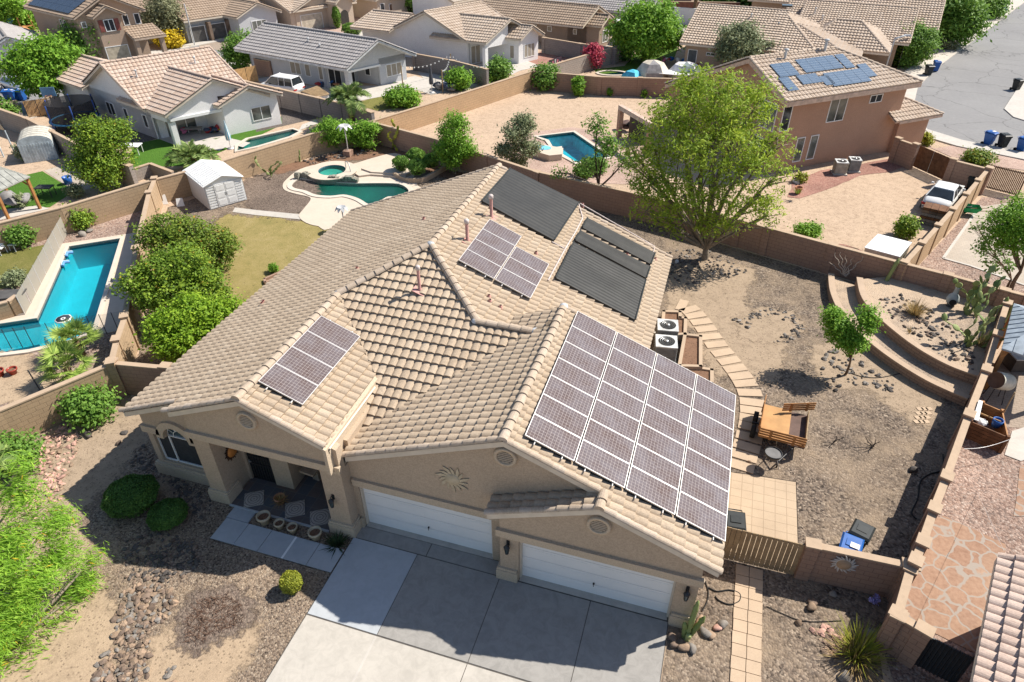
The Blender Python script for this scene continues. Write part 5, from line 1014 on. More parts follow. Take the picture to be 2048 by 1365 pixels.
h = House('white house at the top edge left of the taupe house',(-41,84),(.97,-.24),(.45,.89),S_WHITE,T_WHITE); h.gable('a',4,4.4,(-.6,2.7),(9,2.7),-8,3,wlo=0,oh=.5); h.gable('b',0,4.4,(-4,2.7),(4,2.7),-3,8,wlo=-3.4,whi=3.4); h.window('-b',-2.6,-1,1.6,.5,1.9,CURT); h.done()
h = House('beige house with large roof at the top right beside the street',(3.0,92),(.985,-.17),(.17,.985),S_BEIGE,T_TAN2,amp=.08); h.gable('a',5,5.0,(0,2.8),(11,2.8),-4,16,wlo=.6,oh=.5); h.gable('b',12,4.2,(8.6,2.8),(15.4,2.8),-2,6,wlo=9,whi=15); h.window('-b',.6,4,1.2,.6,1.9,CURT); h.done()
h = House('dark brown roof house at the top edge behind the white wall',(-22,98),(.985,-.17),(.17,.985),S_TAUPE,T_BROWN); h.gable('a',5,5.0,(0,2.8),(11,2.8),-8,14,wlo=.6,oh=.5); h.window('-b',.6,4,1.2,.6,1.9,CURT); h.done()
h = House('light blue-grey house with grey tile gable cut by the left edge',(-70.5,44.6),(.6,.8),(-.82,.57),S_GREY,T_GREY,trim=simple_cache('trim_pale_grey',(.56,.57,.58)))
h = h
h.gable('b',-2.9,4.2,(-6.5,2.6),(.6,2.6),0,10,wlo=-5.9,whi=.1,oh=.5); h.window('-b',.5,-2.2,1.5,.4,1.9,CURT,mull=1); h.box('window_hood',WHITE,-3.4,-1.0,-.1,.5,2.0,2.2); h.done()
h = House('neighbour house with pale pinkish tile roof in the lower right corner',(7.45,-1.2),(.98,-.2),(.33,.944),S_CREAM,tile('clay_tile_rosy',(.52,.40,.33),(.45,.33,.27),(.60,.49,.43),.15),seg=8,tw=.31,rl=.41,amp=.07,step=.075)
h.facet([(0,-6,2.75),(0,4.3,2.75),(7,4.3,5.6),(7,-6,5.6)]); h.edge((0,-6,2.75),(0,4.3,2.75)); h.edge((0,4.3,2.75),(7,4.3,5.6)); h.cap((0,4.3,2.75),(7,4.3,5.6),.11); h.facet([(14,-6,2.75),(14,4.3,2.75),(7,4.3,5.6),(7,-6,5.6)]); h.wbox(.55,13,-6,4.0,0,2.75); h.wall([(.55,4.0,2.7),(13,4.0,2.7),(7,4.0,5.4)]); h.done()
# ------------------------------------------------------------------ block walls, fences and gates
def block_wall(label,pts,h,mat,th=.2,capm=BLK_CAP,pil=0.0,ph=.12,name='block_wall',pw=.42,pilm=None,group=None,cap=True,ends=False):
 t = thing(name,label,'wall',(*pts[0],0),group); m = MB().mat(mat); c = MB().mat(capm); P_ = []
 for i in range(len(pts)-1):
  a,b = Vector(pts[i]),Vector(pts[i+1]); L = (b-a).length; an = math.atan2(b.y-a.y,b.x-a.x); mid = (a+b)/2; e = th/2 if i<len(pts)-2 else 0
  zj = i*.004+random.uniform(0,.003); m.box((mid.x,mid.y,h/2-.1),(L+e*0,th,h+.2),an)
  if cap:c.box((mid.x,mid.y,h+.03+zj),(L+.0,th+.05,.06),an)
  if pil:
   k = max(1,round(L/pil))
   for q in range(k+1):
    if q==0 and i>0:continue
    P_.append((a+(b-a)*(q/k),an))
  elif ends:P_+=[(a,an),(b,an)]
 m.build('blocks',t)
 if cap:c.build('cap',t)
 for p,an in P_:
  ph = ph+random.uniform(.004,.012)
  q = MB().mat(pilm or mat); q.box((p.x,p.y,(h+ph)/2-.1),(pw,th+.12,h+ph+.2),an); q.mat(capm); q.box((p.x,p.y,h+ph+.03),(pw+.06,th+.2,.06),an); q.build('pilaster',t)
 return t
H_ = 1.68
W1a = P((-60,464),(0,447),(120,417),(307,361),z=H_); C1 = G2(309,360,H_)
block_wall('tan block wall behind the long turquoise pool',W1a,H_,BLK_TAN)
block_wall('pale tan block wall behind the white shed and the kidney pool',[W1a[-1]]+P((400,337),(480,312),(620,270),(742,244),z=H_),H_,BLK_TAN)
block_wall('sunlit sandy orange block wall beside the vacant dirt yard',P((742,244),(870,205),(1065,143),z=H_),H_,BLK_ORG)
block_wall('tan block wall between the long pool and the citrus trees',P((309,360),(298,388),(272,500),(250,637),(234,683),(223,729),z=H_),H_,BLK_TAN,pil=6)
block_wall('tan block wall in the front left corner with bougainvillea',P((222,729),(110,776),(0,822),(-60,850),z=H_),H_,BLK_TAN)
block_wall('short brown return wall joining the house at its left side',P((224,727),(332,737),z=H_),H_,BLK_RED,ends=True)
W5 = P((750,247),(880,281),(1074,345),(1274,389),(1479,441),(1536,457),(1666,492),(1808,529.5),(1896,552),(2009,583),(2060,596),z=H_)
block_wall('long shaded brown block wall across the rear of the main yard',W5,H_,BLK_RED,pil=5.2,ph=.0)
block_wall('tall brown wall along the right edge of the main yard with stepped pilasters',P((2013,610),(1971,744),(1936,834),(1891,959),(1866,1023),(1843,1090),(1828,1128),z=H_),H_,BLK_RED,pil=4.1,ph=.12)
block_wall('brown front wall with a metal sun beside the tan wooden gate',[(4.02,2.72),(6.85,2.78)],1.6,BLK_RED,ends=True,ph=.06)
block_wall('short brown wall stub beside the black iron gate',[(6.85,2.7),(6.25,.85),(6.9,.55)],1.6,BLK_RED,ends=True,ph=.06)
block_wall('sandy block wall with stepped pilasters behind the parked white sedan',P((1978,338),(1905,422),(1808,529),z=H_),H_,BLK_ORG,pil=2.9,ph=.1,pw=.35)
block_wall('brown wall with wooden gate gap beside the pink house',P((1797,280),(1832,292),z=1.75),1.75,BLK_RED,ends=True)
block_wall('brown wall right of the wooden double gate',P((1907,322),(1978,340),z=1.75),1.75,BLK_RED,ends=True)
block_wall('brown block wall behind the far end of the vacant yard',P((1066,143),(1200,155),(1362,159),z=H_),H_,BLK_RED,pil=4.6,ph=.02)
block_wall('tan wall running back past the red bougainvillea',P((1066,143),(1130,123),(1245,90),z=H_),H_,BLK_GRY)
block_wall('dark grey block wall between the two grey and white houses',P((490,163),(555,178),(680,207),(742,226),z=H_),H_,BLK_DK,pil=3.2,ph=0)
block_wall('dark grey block wall left of the second white house',P((828,108),(905,122),(972,139),z=H_),H_,BLK_DK,pil=4,ph=0)
block_wall('grey block wall behind the red gravel yard',P((1088,76),(1160,88),(1229,97),z=H_),H_,BLK_DK,pil=4,ph=0)
block_wall('grey block wall beside the metal carport',P((-10,216),(52,237),(160,292),(232,326),(258,333),z=H_),H_,BLK_GRY,pil=6,ph=0)
block_wall('low grey wall corner beside the green turf near the lap pool',P((262,340),(300,328),(345,345),z=.9),.9,BLK_GRY)
block_wall('pale grey wall by the blue bins at the left edge',P((-10,212),(33,202),z=1.5),1.5,BLK_GRY); block_wall('grey wall joining the bamboo-look gate to the white house',P((92,198),(116,190),z=1.5),1.5,BLK_GRY)
block_wall('long white wall at the top edge behind the palms',P((1325,14),(1412,20),(1450,28),z=2.0),2.0,S_WHITE,capm=S_WHITE); block_wall('dark red wall at the very top behind the palms',P((1290,3),(1480,6),z=1.8),1.8,simple_cache('wall_red_dark',(.16,.07,.05)),capm=BLK_CAP)
block_wall('dark block wall left of the grey house',P((508,118),(540,124),z=1.6),1.6,BLK_RED)
def gate(label,a,b,h,mat,n=14,gap=.015,z0=.06,frame=None,name='wooden_gate',th=.03,leaves=1):
 a,b = Vector(a),Vector(b); d = (b-a); L = d.length; an = math.atan2(d.y,d.x); t = thing(name,label,'gate',(a.x,a.y,0)); N = n//leaves
 for q in range(leaves):
  m = MB().mat(mat); f = MB().mat(frame or BLACKM); l0,l1 = L*q/leaves+.02,L*(q+1)/leaves-.02; w_ = (l1-l0)/N
  for k in range(N):c = a+d.normalized()*(l0+w_*(k+.5)); m.box((c.x,c.y,z0+(h-z0)/2+random.uniform(-.008,.008)),(w_-gap,th,h-z0),an)
  o = m.build('leaf',t); c = a+d.normalized()*((l0+l1)/2); nrm = Vector((-d.y,d.x)).normalized()*(th/2+.022)
  for z in(z0+.08,h-.1):f.box((c.x+nrm.x,c.y+nrm.y,z),(l1-l0,.04,.06),an)
  for l in(l0+.02,l1-.02):e = a+d.normalized()*l; f.box((e.x+nrm.x,e.y+nrm.y,h/2+.04),(.05,.04,h-.1),an)
  f.build('gate_frame',o)
 return t
gate('weathered tan wooden gate of vertical boards between house and front wall',(1.35,2.66),(3.8,2.66),1.62,WOOD_T,15,.018)
pg = P((1834,290),(1905,320),z=1.6); gate('dark brown slatted double gate beside the pink house',pg[0],pg[1],1.65,WOOD_D,32,.02,leaves=2,frame=STEEL)
pg = P((1980,332),(2056,350),z=1.6); gate('dark vertical-slat gate at the right edge',pg[0],pg[1],1.7,WOOD_D,22,.035)
gate('black iron gate with slender bars in the lower right corner',(6.95,.52),(8.15,.12),1.55,BLACKM,12,.075,name='iron_gate')
ig = MB().mat(SCREEN); ig.box((7.55,.335,.78),(1.22,.008,1.4),math.atan2(-.4,1.2)); ig.build('mesh_backing',bpy.data.objects['iron_gate'])
pg = [G2(*Q1(*c),1.5) for c in((175,815),(375,785))]; gate('golden bamboo-look gate beside the trampoline',pg[0],pg[1],1.5,WOOD_Y,20,.02,leaves=2)
pg = [G2(*Q1(*c),1.6) for c in((1870,560),(2045,525))]; gate('golden wooden gate between the white and the grey house',pg[0],pg[1],1.6,WOOD_Y,14,.02,leaves=2)
MESHF = None
def meshmat():
 b = NB('pool_fence_mesh'); t = b.n('BsdfTransparent'); b.fin((.40,.37,.31),.8); mx = b.n('MixShader'); mx.inputs[0].default_value = .72; b.l(t.outputs[0],mx.inputs[1]); b.l(b.p.outputs[0],mx.inputs[2]); b.l(mx.outputs[0],b.out.inputs[0]); return b.m
def meshmat2(name,c,f):
 b = NB(name); t = b.n('BsdfTransparent'); b.fin(c,.8); mx = b.n('MixShader'); mx.inputs[0].default_value = f; b.l(t.outputs[0],mx.inputs[1]); b.l(b.p.outputs[0],mx.inputs[2]); b.l(mx.outputs[0],b.out.inputs[0]); return b.m
MESHF = meshmat(); MESHL = meshmat2('light_fence_mesh',(.22,.24,.23),.22); NETK = meshmat2('trampoline_net',(.03,.03,.035),.8)
def mesh_fence(label,pts,h,k,mat=MESHF):
 t = thing('pool_fence',label,'fence',(*pts[0],0)); m = MB().mat(mat)
 for i in range(len(pts)-1):
  a,b = Vector(pts[i]),Vector(pts[i+1]); m.face([(a.x,a.y,.05),(b.x,b.y,.05),(b.x,b.y,h),(a.x,a.y,h)])
  for q in range(k+1):
   if q==0 and i:continue
   c = a+(b-a)*q/k; pp = MB().mat(BLACKM if mat is MESHL else ALU); pp.tube([(c.x,c.y,0),(c.x,c.y,h+.03)],.018,6); pp.build('post',t)
 m.build('mesh_panel',t); return t
mesh_fence('brown mesh pool fence along the left side of the long pool',[G2(*Q5(*c),1.2) for c in((485,365),(125,1000))]+[G2(*Q5(125,1000),1.2)][:0],1.2,9)
mesh_fence('see-through mesh pool fence across the near end of the long pool',[G2(*Q5(*c),1.15) for c in((-80,1280),(190,1250),(690,1168),(985,1120))],1.15,3,MESHL)
block_wall('low tan wall beside the barbecue counter at the left edge',[G2(*Q5(*c),.9) for c in((-60,1080),(60,1050),(130,1000))],.9,BLK_TAN)
def retaining(label,pix,h,zt):
 L = smooth_line(P(*pix,z=h),6); t = thing('retaining_wall',label,'retaining wall',(*L[0],0),'curved retaining walls'); m = MB().mat(block('retaining_block',(.36,.25,.18),(.31,.215,.155),(.15,.105,.08),.40,.15,.02)); c = MB().mat(concrete('retaining_cap',(.46,.345,.25)))
 def ribbon(mb,w_,z0,z1):
  A = []; B = []; u = 0
  for i,p in enumerate(L):
   d = (Vector(L[min(i+1,len(L)-1)])-Vector(L[max(i-1,0)])).normalized(); n = Vector((-d.y,d.x))*w_; A.append((p[0]+n.x,p[1]+n.y)); B.append((p[0]-n.x,p[1]-n.y))
  for i in range(len(L)-1):
   l = math.hypot(L[i+1][0]-L[i][0],L[i+1][1]-L[i][1]); q = [(u,z0),(u+l,z0),(u+l,z1),(u,z1)]; mb.face([(*B[i],z0),(*B[i+1],z0),(*B[i+1],z1),(*B[i],z1)],q); mb.face([(*A[i+1],z0),(*A[i],z0),(*A[i],z1),(*A[i+1],z1)],q); mb.face([(*B[i],z1),(*B[i+1],z1),(*A[i+1],z1),(*A[i],z1)]); u+=l
  for i in(0,-1):mb.face([(*A[i],z0),(*B[i],z0),(*B[i],z1),(*A[i],z1)])
 ribbon(m,.13,-.05,h); ribbon(c,.16,h,h+.06); m.build('blocks',t); c.build('cap',t); return L
R1 = retaining('lower curved block retaining wall facing the gravel yard',((1662,549),(1666,585),(1684,625),(1715,660),(1760,698),(1810,733),(1865,765),(1937,797)),.42,.42)
R2 = retaining('upper curved block retaining wall below the cactus bed',((1719,557),(1727,592),(1748,622),(1790,660),(1840,697),(1900,730),(1960,752)),.85,.85)
zb = [G2(*c,.8) for c in((1719,557),(1727,592),(1748,622),(1790,660),(1840,697),(1900,730),(1960,752))]
m = MB().mat(gravel('terrace_gravel',[(.22,.165,.13),(.34,.27,.21),(.45,.36,.28),(.30,.24,.2)],15,(.50,.38,.27),.35,psharp=(.36,.6))); m.flat([(*p,.78) for p in R2]+[(*G2(1985,715,.78),.78),(*G2(2010,612,.78),.78),(*G2(1896,575,.78),.78),(*G2(1800,551,.78),.78)]); m.flat([(*p,.36) for p in R1]+[(*p,.36) for p in R2[::-1]]); struct('raised_terrace',m)
t = thing('garden_planter','stepped raised planter of tan blocks beside the air conditioners','planter',(*G2(1350,690),0)); PLM = block('planter_block',(.47,.36,.26),(.43,.33,.24),(.36,.27,.2),.4,.2); m = MB().mat(PLM)
def ring(px,h=.4,th=.16):
 p = [Vector(G2(*c,h)) for c in px]
 for i in range(len(p)):a,b = p[i],p[(i+1)%len(p)]; d = b-a; mid = (a+b)/2; m.box((mid.x,mid.y,h/2),(d.length+th*.9,th,h),math.atan2(d.y,d.x))
 return p
r1 = ring([Q7(*c) for c in((1215,1120),(1345,1125),(1345,1170),(1390,1175),(1385,1300),(1290,1310),(1205,1260))]); r2 = ring([Q7(*c) for c in((1385,1305),(1510,1320),(1510,1560),(1340,1555))]); r3 = ring([QC(*c) for c in((1340,180),(1600,220),(1600,330),(1330,320))],.3)
m.build('block_edging',t); s = MB().mat(SOILD); s.flat([(p.x,p.y,.3) for p in r1]); s.flat([(p.x,p.y,.3) for p in r2]); s.flat([(p.x,p.y,.22) for p in r3]); s.build('soil',t)
t = thing('raised_spa','round raised stone spa with green water and steel handrail','spa',(*G2(648,345),0)); cx,cy = G2(664,341,.36)
m = MB().mat(ROCKG); RG = lambda r,n=36:[(cx+r*math.cos(2*math.pi*k/n),cy+r*math.sin(2*math.pi*k/n)) for k in range(n)]; m.prism(RG(1.75),0,.34,top=False); m.mat(DECK); m.prism(RG(1.82),.32,.38,top=False); m.flat([(*p,.38) for p in RG(1.82)],[[(*p,.38) for p in RG(1.0)]]); m.mat(WATERTILE); m.prism(RG(1.0),.1,.38,top=False); m.build('spa_wall',t); m = MB().mat(WATER_G); m.flat([(cx+1.0*math.cos(a*math.pi/16),cy+1.0*math.sin(a*math.pi/16),.3) for a in range(32)]); m.build('water',t)
m = MB().mat(STEEL); a = G(692,336,.38); m.tube([a,a+Vector((0,0,.45)),a+Vector((.2,-.15,.6)),a+Vector((.6,-.5,.5)),a+Vector((.7,-.6,0))],.03,8); m.build('handrail',t); m = MB().mat(PLASTERG); m.lathe([(.99,.1),(0,.08)],(cx,cy,0),32); m.build('floor',t)
t = thing('waterfall_wall','stacked rock waterfall wall along the back of the kidney pool','rock wall',(*G2(660,362),0)); rr = random.Random(4); m = MB().mat(ROCKG)
m.mat(flagstone('stacked_stone',[(.20,.20,.16),(.30,.29,.24),(.26,.25,.21),(.36,.34,.28)],(.13,.12,.10),3.4)); LW = smooth_line([G2(*c) for c in((592,362),(601,358),(618,361),(640,365),(665,366),(690,367),(715,368))],4)
for k,(p,q) in enumerate(zip(LW[:-1],LW[1:])):d = Vector(q)-Vector(p); h_ = .42+.10*math.sin(k*1.3)-(.16 if 9<k<15 else 0); m.box(((p[0]+q[0])/2,(p[1]+q[1])/2+.12,h_/2-.1),(d.length+.06,.34,h_+.2+k*.001),math.atan2(d.y,d.x))
m.build('stones',t)
t = thing('seat_bench','curved concrete steps rising from the kidney pool deck','step',(*G2(760,340),0)); m = MB().mat(DECK)
for px,z in((((722,337),(792,313),(862,326),(812,349),(775,346),(742,344)),.28),(((708,346),(735,338),(775,342),(814,350),(806,356),(776,351),(742,349),(718,352)),.18)):m.prism(P(*px,z=z),0,z)
m.build('steps',t)
t = thing('garden_planter','low curved planter holding clipped round shrubs by the kidney pool','planter',(*G2(830,350),0)); m = MB().mat(PLM); L = smooth_line(P((788,346),(812,356),(840,357),(862,348),(890,332),z=.35),4)
for a,b in zip(L[:-1],L[1:]):a,b = Vector(a),Vector(b); d = b-a; mid = (a+b)/2; m.box((mid.x,mid.y,.18),(d.length+.05,.2,.4),math.atan2(d.y,d.x))
m.build('edging',t)
t = thing('raised_spa','tan raised square spa joined to the bright blue pool','spa',(*G2(*Q3(300,1190)),0)); m = MB().mat(DECK); q = [G2(*Q3(*c),.5) for c in((170,1130),(290,1165),(410,1185),(400,1235),(300,1245),(140,1200))]; m.prism(q,0,.5,top=False); m.flat([(*p,.5) for p in q]); m.build('spa_wall',t); m = MB().mat(simple_cache('blue_plaster',(.16,.5,.68))); c_ = G(*Q3(235,1180),.52); m.flat([(c_.x+.8*math.cos(a*math.pi/12),c_.y+.5*math.sin(a*math.pi/12),.52) for a in range(24)]); m.build('water',t)
# ------------------------------------------------------------------ vegetation
def leaf_mesh(name,pos,nrm,size,mat,tint,parent=None,aspect=1.6,jitter=.6,seed=0,kind='diamond',axis=None):
 """N leaf-sized faces; pos (N,3) world, nrm (N,3) preferred facing, size (N,)"""
 r = np.random.default_rng(seed); N = len(pos); nn = nrm+r.normal(0,jitter,(N,3)); nn/=np.linalg.norm(nn,axis=1)[:,None]+1e-9
 t = r.normal(0,1,(N,3)) if axis is None else axis+r.normal(0,.25,(N,3)); t-=nn*(t*nn).sum(1)[:,None]; t/=np.linalg.norm(t,axis=1)[:,None]+1e-9; b = np.cross(nn,t)
 s = size[:,None]; V = np.empty((N,4,3)); V[:,0] = pos-t*s*aspect*.5; V[:,1] = pos+b*s*.5-t*s*aspect*.05; V[:,2] = pos+t*s*aspect*.5; V[:,3] = pos-b*s*.5-t*s*aspect*.05
 off = LOC.get(parent.name,Vector((0,0,0))) if parent else Vector((0,0,0)); V = V.reshape(-1,3)-np.array(off)
 me = bpy.data.meshes.new(name); me.vertices.add(N*4); me.vertices.foreach_set('co',V.ravel()); me.loops.add(N*4); me.loops.foreach_set('vertex_index',np.arange(N*4)); me.polygons.add(N); me.polygons.foreach_set('loop_start',np.arange(0,N*4,4)); me.polygons.foreach_set('loop_total',np.full(N,4))
 me.materials.append(mat); at = me.attributes.new('tint','FLOAT','FACE'); at.data.foreach_set('value',np.clip(tint,0,1).astype(np.float32)); me.update(); me.validate()
 o = bpy.data.objects.new(name,me); COL.objects.link(o); LOC[o.name] = off.copy()
 if parent:o.parent = parent
 return o
def blob_points(r,blobs,n,clump=.28,per=16,shell=.55):
 """leaf clumps spread through overlapping ellipsoids; blobs = [(center, radii)]"""
 vol = np.array([a[1][0]*a[1][1]*a[1][2] for a in blobs])**.8; vol/=vol.sum(); K = max(1,n//per); which = r.choice(len(blobs),K,p=vol)
 C = np.array([b[0] for b in blobs])[which]; Rr = np.array([b[1] for b in blobs])[which]
 d = r.normal(0,1,(K,3)); d/=np.linalg.norm(d,axis=1)[:,None]; rad = shell+(1-shell)*r.random(K)**.6; rad*=1+r.normal(0,.08,K); cc = C+d*Rr*rad[:,None]
 idx = np.repeat(np.arange(K),per); sc = clump*r.uniform(.6,1.4,K)[idx]; p = cc[idx]+r.normal(0,1,(K*per,3))*sc[:,None]*np.array([1,1,.7])
 nr = (p-C[idx])/Rr[idx]; nr/=np.linalg.norm(nr,axis=1)[:,None]+1e-9; nr = nr*.6+np.array([0,0,.7]); tint = r.random(K)[idx]*.55+r.random(K*per)*.45
 return p,nr,tint
def limb(m,a,b,r0,r1,bend=.15,r=random,n=5):
 a,b = Vector(a),Vector(b); d = b-a; k = Vector((r.uniform(-1,1),r.uniform(-1,1),r.uniform(.0,.6)))*d.length*bend; pts = []; rs = []
 for i in range(n+1):t = i/n; pts.append(a+d*t+k*math.sin(math.pi*t)); rs.append(r0+(r1-r0)*t)
 m.tube(pts,r0,7,True,rs); return pts
def tree(name,label,cat,base,blobs,leafm,n,size,trunk=.12,fork=.4,bark=BARK,group=None,seed=1,clump=.28,per=16,aspect=1.6,shell=.5,jit=.6,twigs=2,lean=(0,0),multi=1,axis=None,trunk_vis=True):
 """blobs in metres relative to the base"""
 r = np.random.default_rng(seed); rr = random.Random(seed); b = Vector(base); t = thing(name,label,cat,b,group); ex = []
 if cat=='tree' and size>.1:
  n = int(n*1.75); size*=.72
  for c,q in blobs:
   for k in range(2):a = rr.uniform(0,6.3); e = rr.uniform(.75,1.15); ex.append(((c[0]+math.cos(a)*q[0]*e,c[1]+math.sin(a)*q[1]*e,c[2]+rr.uniform(-.3,.75)*q[2]),tuple(x*rr.uniform(.28,.42) for x in q)))
 bl = [(np.array(b)+np.array(c),np.array(q)) for c,q in list(blobs)+ex]
 p,nr,ti = blob_points(r,bl,n,clump,per,shell); keep = p[:,2]>b.z+.03; p,nr,ti = p[keep],nr[keep],ti[keep]
 leaf_mesh('crown',p,nr,size*r.uniform(.6,1.35,len(p)),leafm,ti,t,aspect,jit,seed,axis=axis)
 if trunk_vis:
  m = MB().mat(bark); zc = min(c[2] for c,q in blobs); fk = Vector((b.x+lean[0],b.y+lean[1],b.z+max(.15,zc*fork)))
  for q in range(multi):
   o = Vector((rr.uniform(-.1,.1),rr.uniform(-.1,.1),0))*(multi>1); limb(m,b+o-Vector((0,0,.1)),fk+o*2,trunk*1.25,trunk*.8,.06,rr)
  for c,q in blobs:
   c = b+Vector(c); pts = limb(m,fk,c,trunk*.6,trunk*.22,.12,rr)
   for k in range(twigs):
    a = pts[rr.randint(2,5)]; e = c+Vector([rr.uniform(-.85,.85)*x for x in q]); limb(m,a,e,trunk*.24,trunk*.07,.15,rr,4)
  m.build('trunk',t)
 return t
def bush(label,px,z,rad,leafm,n,size,h=None,name='shrub',cat='shrub',group=None,seed=1,clump=.12,shell=.6,flat=.85,odd=None,world=None,**k):
 g = world or G(px[0],px[1],z); h = h or rad*2*flat; r = random.Random(seed); bl = [((0,0,h*.5),(rad,rad,h*.5))]
 for q in range(4):a = r.uniform(0,6.3); bl.append(((math.cos(a)*rad*.5,math.sin(a)*rad*.5,h*r.uniform(.35,.7)),(rad*.55,rad*.55,h*.34)))
 return tree(name,label,cat,(g.x,g.y,z),bl,leafm,n,size,.04,.3,BARK,group,seed,clump,10,1.5,shell,.6,0,trunk_vis=k.get('stem',True))
def clipped(label,px,rad,leafm,n,size,h,group=None,seed=1,z=0.0,base=None,sh=.9,name='clipped_shrub',rz=1.0):
 """clipped ball or dome: leaves on a tight shell over a dark core"""
 g = base or G(px[0],px[1],z); r = np.random.default_rng(seed); t = thing(name,label,'shrub',(g.x,g.y,z),group); d = r.normal(0,1,(n,3)); d/=np.linalg.norm(d,axis=1)[:,None]; d[:,2] = np.abs(d[:,2])*np.sign(r.random(n)-.18)
 bump = 1+.06*np.sin(d[:,0]*7+seed)*np.cos(d[:,1]*6)+.05*np.sin(d[:,2]*9+seed); rad_ = sh+(1.02-sh)*r.random(n); p = d*np.array([rad,rad*rz,h/2])*(bump*rad_)[:,None]+np.array([g.x,g.y,z+h*.5]); keep = p[:,2]>z+.02; p,d = p[keep],d[keep]
 leaf_mesh('foliage',p,d,size*r.uniform(.6,1.3,len(p)),leafm,r.random(len(p))*.8+.1+.12*np.sin(p[:,0]*5),t,1.5,.75,seed)
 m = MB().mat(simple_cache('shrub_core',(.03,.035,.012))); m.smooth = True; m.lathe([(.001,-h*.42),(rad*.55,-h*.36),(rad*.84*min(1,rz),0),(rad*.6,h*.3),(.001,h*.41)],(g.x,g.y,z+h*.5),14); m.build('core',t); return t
def frond_palm(label,base,h,nf,L,leafm,trunk=.16,seed=1,group=None,droop=.9,leaflet=.42,name='palm',up=.6,n=26,cat='palm'):
 r = random.Random(seed); b = Vector(base); t = thing(name,label,cat,b,group); top = b+Vector((0,0,h))
 if h>.25:m = MB().mat(BARK); m.lathe([(trunk*1.25,-.1),(trunk,h*.3),(trunk*1.1,h*.7),(trunk*.9,h)],b,10); m.build('trunk',t)
 pos = []; ax = []; nr = []; sz = []; st = MB().mat(simple_cache('palm_rib',(.25,.26,.10)))
 for k in range(nf):
  a = 2*math.pi*k/nf+r.uniform(-.2,.2); el = r.uniform(.15,up*1.6); Lk = L*r.uniform(.75,1.1); D = Vector((math.cos(a),math.sin(a),0)); side = Vector((-D.y,D.x,0)); pts = []
  for i in range(9):s = i/8; pts.append(top+D*Lk*s*math.cos(el)*(1-.12*s)+Vector((0,0,Lk*(math.sin(el)*s-droop*.55*s*s))))
  st.tube(pts,.02,4,False,[.025-.002*i for i in range(9)])
  for i in range(n):
   s = .12+.88*i/n; f = s*8; q = min(7,int(f)); c = pts[q].lerp(pts[q+1],f-q); tang = (pts[q+1]-pts[q]).normalized(); ln = leaflet*math.sin(math.pi*(.12+.8*s))**.7
   for sg in(-1,1):dd = (side*sg+tang*.8+Vector((0,0,.12+r.uniform(-.15,.1)))).normalized(); pos.append(c+dd*ln*.5); ax.append(dd); nr.append(dd.cross(tang)*sg+Vector((0,0,.5))); sz.append(ln)
 st.build('rib',t); pos = np.array(pos); sz = np.array(sz); N = len(pos); rg = np.random.default_rng(seed)
 o = leaf_mesh('frond',pos,np.array(nr),sz*.2,leafm,rg.random(N),t,6.2,.05,seed,axis=np.array(ax)*8); return t
def fan_palm(label,base,h,nf,L,leafm,seed=1,name='fan_palm',group=None):
 r = random.Random(seed); b = Vector(base); t = thing(name,label,'palm',b,group); top = b+Vector((0,0,h)); pos = []; ax = []; nr = []; sz = []; st = MB().mat(simple_cache('palm_rib',(.25,.26,.10))); m = MB().mat(BARK); m.lathe([(.2,-.1),(.17,h*.5),(.15,h)],b,9); m.build('trunk',t)
 for k in range(nf):
  a = 2.4*k+r.uniform(-.3,.3); el = r.uniform(-.15,1.2); D = Vector((math.cos(a)*math.cos(el),math.sin(a)*math.cos(el),math.sin(el))); hub = top+D*L*r.uniform(.5,.8); st.tube([top,top.lerp(hub,.5)+Vector((0,0,.06)),hub],.018,4,False); side = D.cross(Vector((0,0,1))).normalized(); up = side.cross(D).normalized()
  for q in range(24):
   g = -1.9+3.8*q/23; dd = (D*math.cos(g)+side*math.sin(g)-up*(.10+.18*abs(g)/1.9)).normalized(); ln = L*.62*r.uniform(.85,1.05); pos.append(hub+dd*ln*.5); ax.append(dd); nr.append(up); sz.append(ln)
 st.build('stalk',t); leaf_mesh('fan',np.array(pos),np.array(nr),np.array(sz)*.11,leafm,np.random.default_rng(seed).random(len(pos)),t,13,.12,seed,axis=np.array(ax)*8); return t
def tuft(label,base,n,L,leafm,spread=.9,w_=.03,seed=1,name='grass_clump',cat='grass clump',bend=.5,r0=.15,group=None,minup=.35):
 """clump of arching blades"""
 r = random.Random(seed); b = Vector(base); t = thing(name,label,cat,b,group); m = MB().mat(leafm); ti = []
 for k in range(n):
  a = r.uniform(0,6.283); s = r.random()**.6*spread; Lk = L*r.uniform(.55,1.1); D = Vector((math.cos(a),math.sin(a),0)); p0 = b+D*r0*r.random(); side = Vector((-D.y,D.x,0))*w_*.5; prev = None
  for i in range(4):
   f = i/3; c = p0+D*Lk*s*f+Vector((0,0,Lk*(minup+(1-minup)*(1-s))*(f-bend*s*f*f))); wv = side*(1-f*.9)
   if prev:m.face([prev[0]-prev[1],prev[0]+prev[1],c+wv,c-wv]); ti.append(r.random()*.5+.5*(k%7)/7)
   prev = (c,wv)
 o = m.build('blades',t); at = o.data.attributes.new('tint','FLOAT','FACE'); at.data.foreach_set('value',ti[:len(o.data.polygons)]); return t
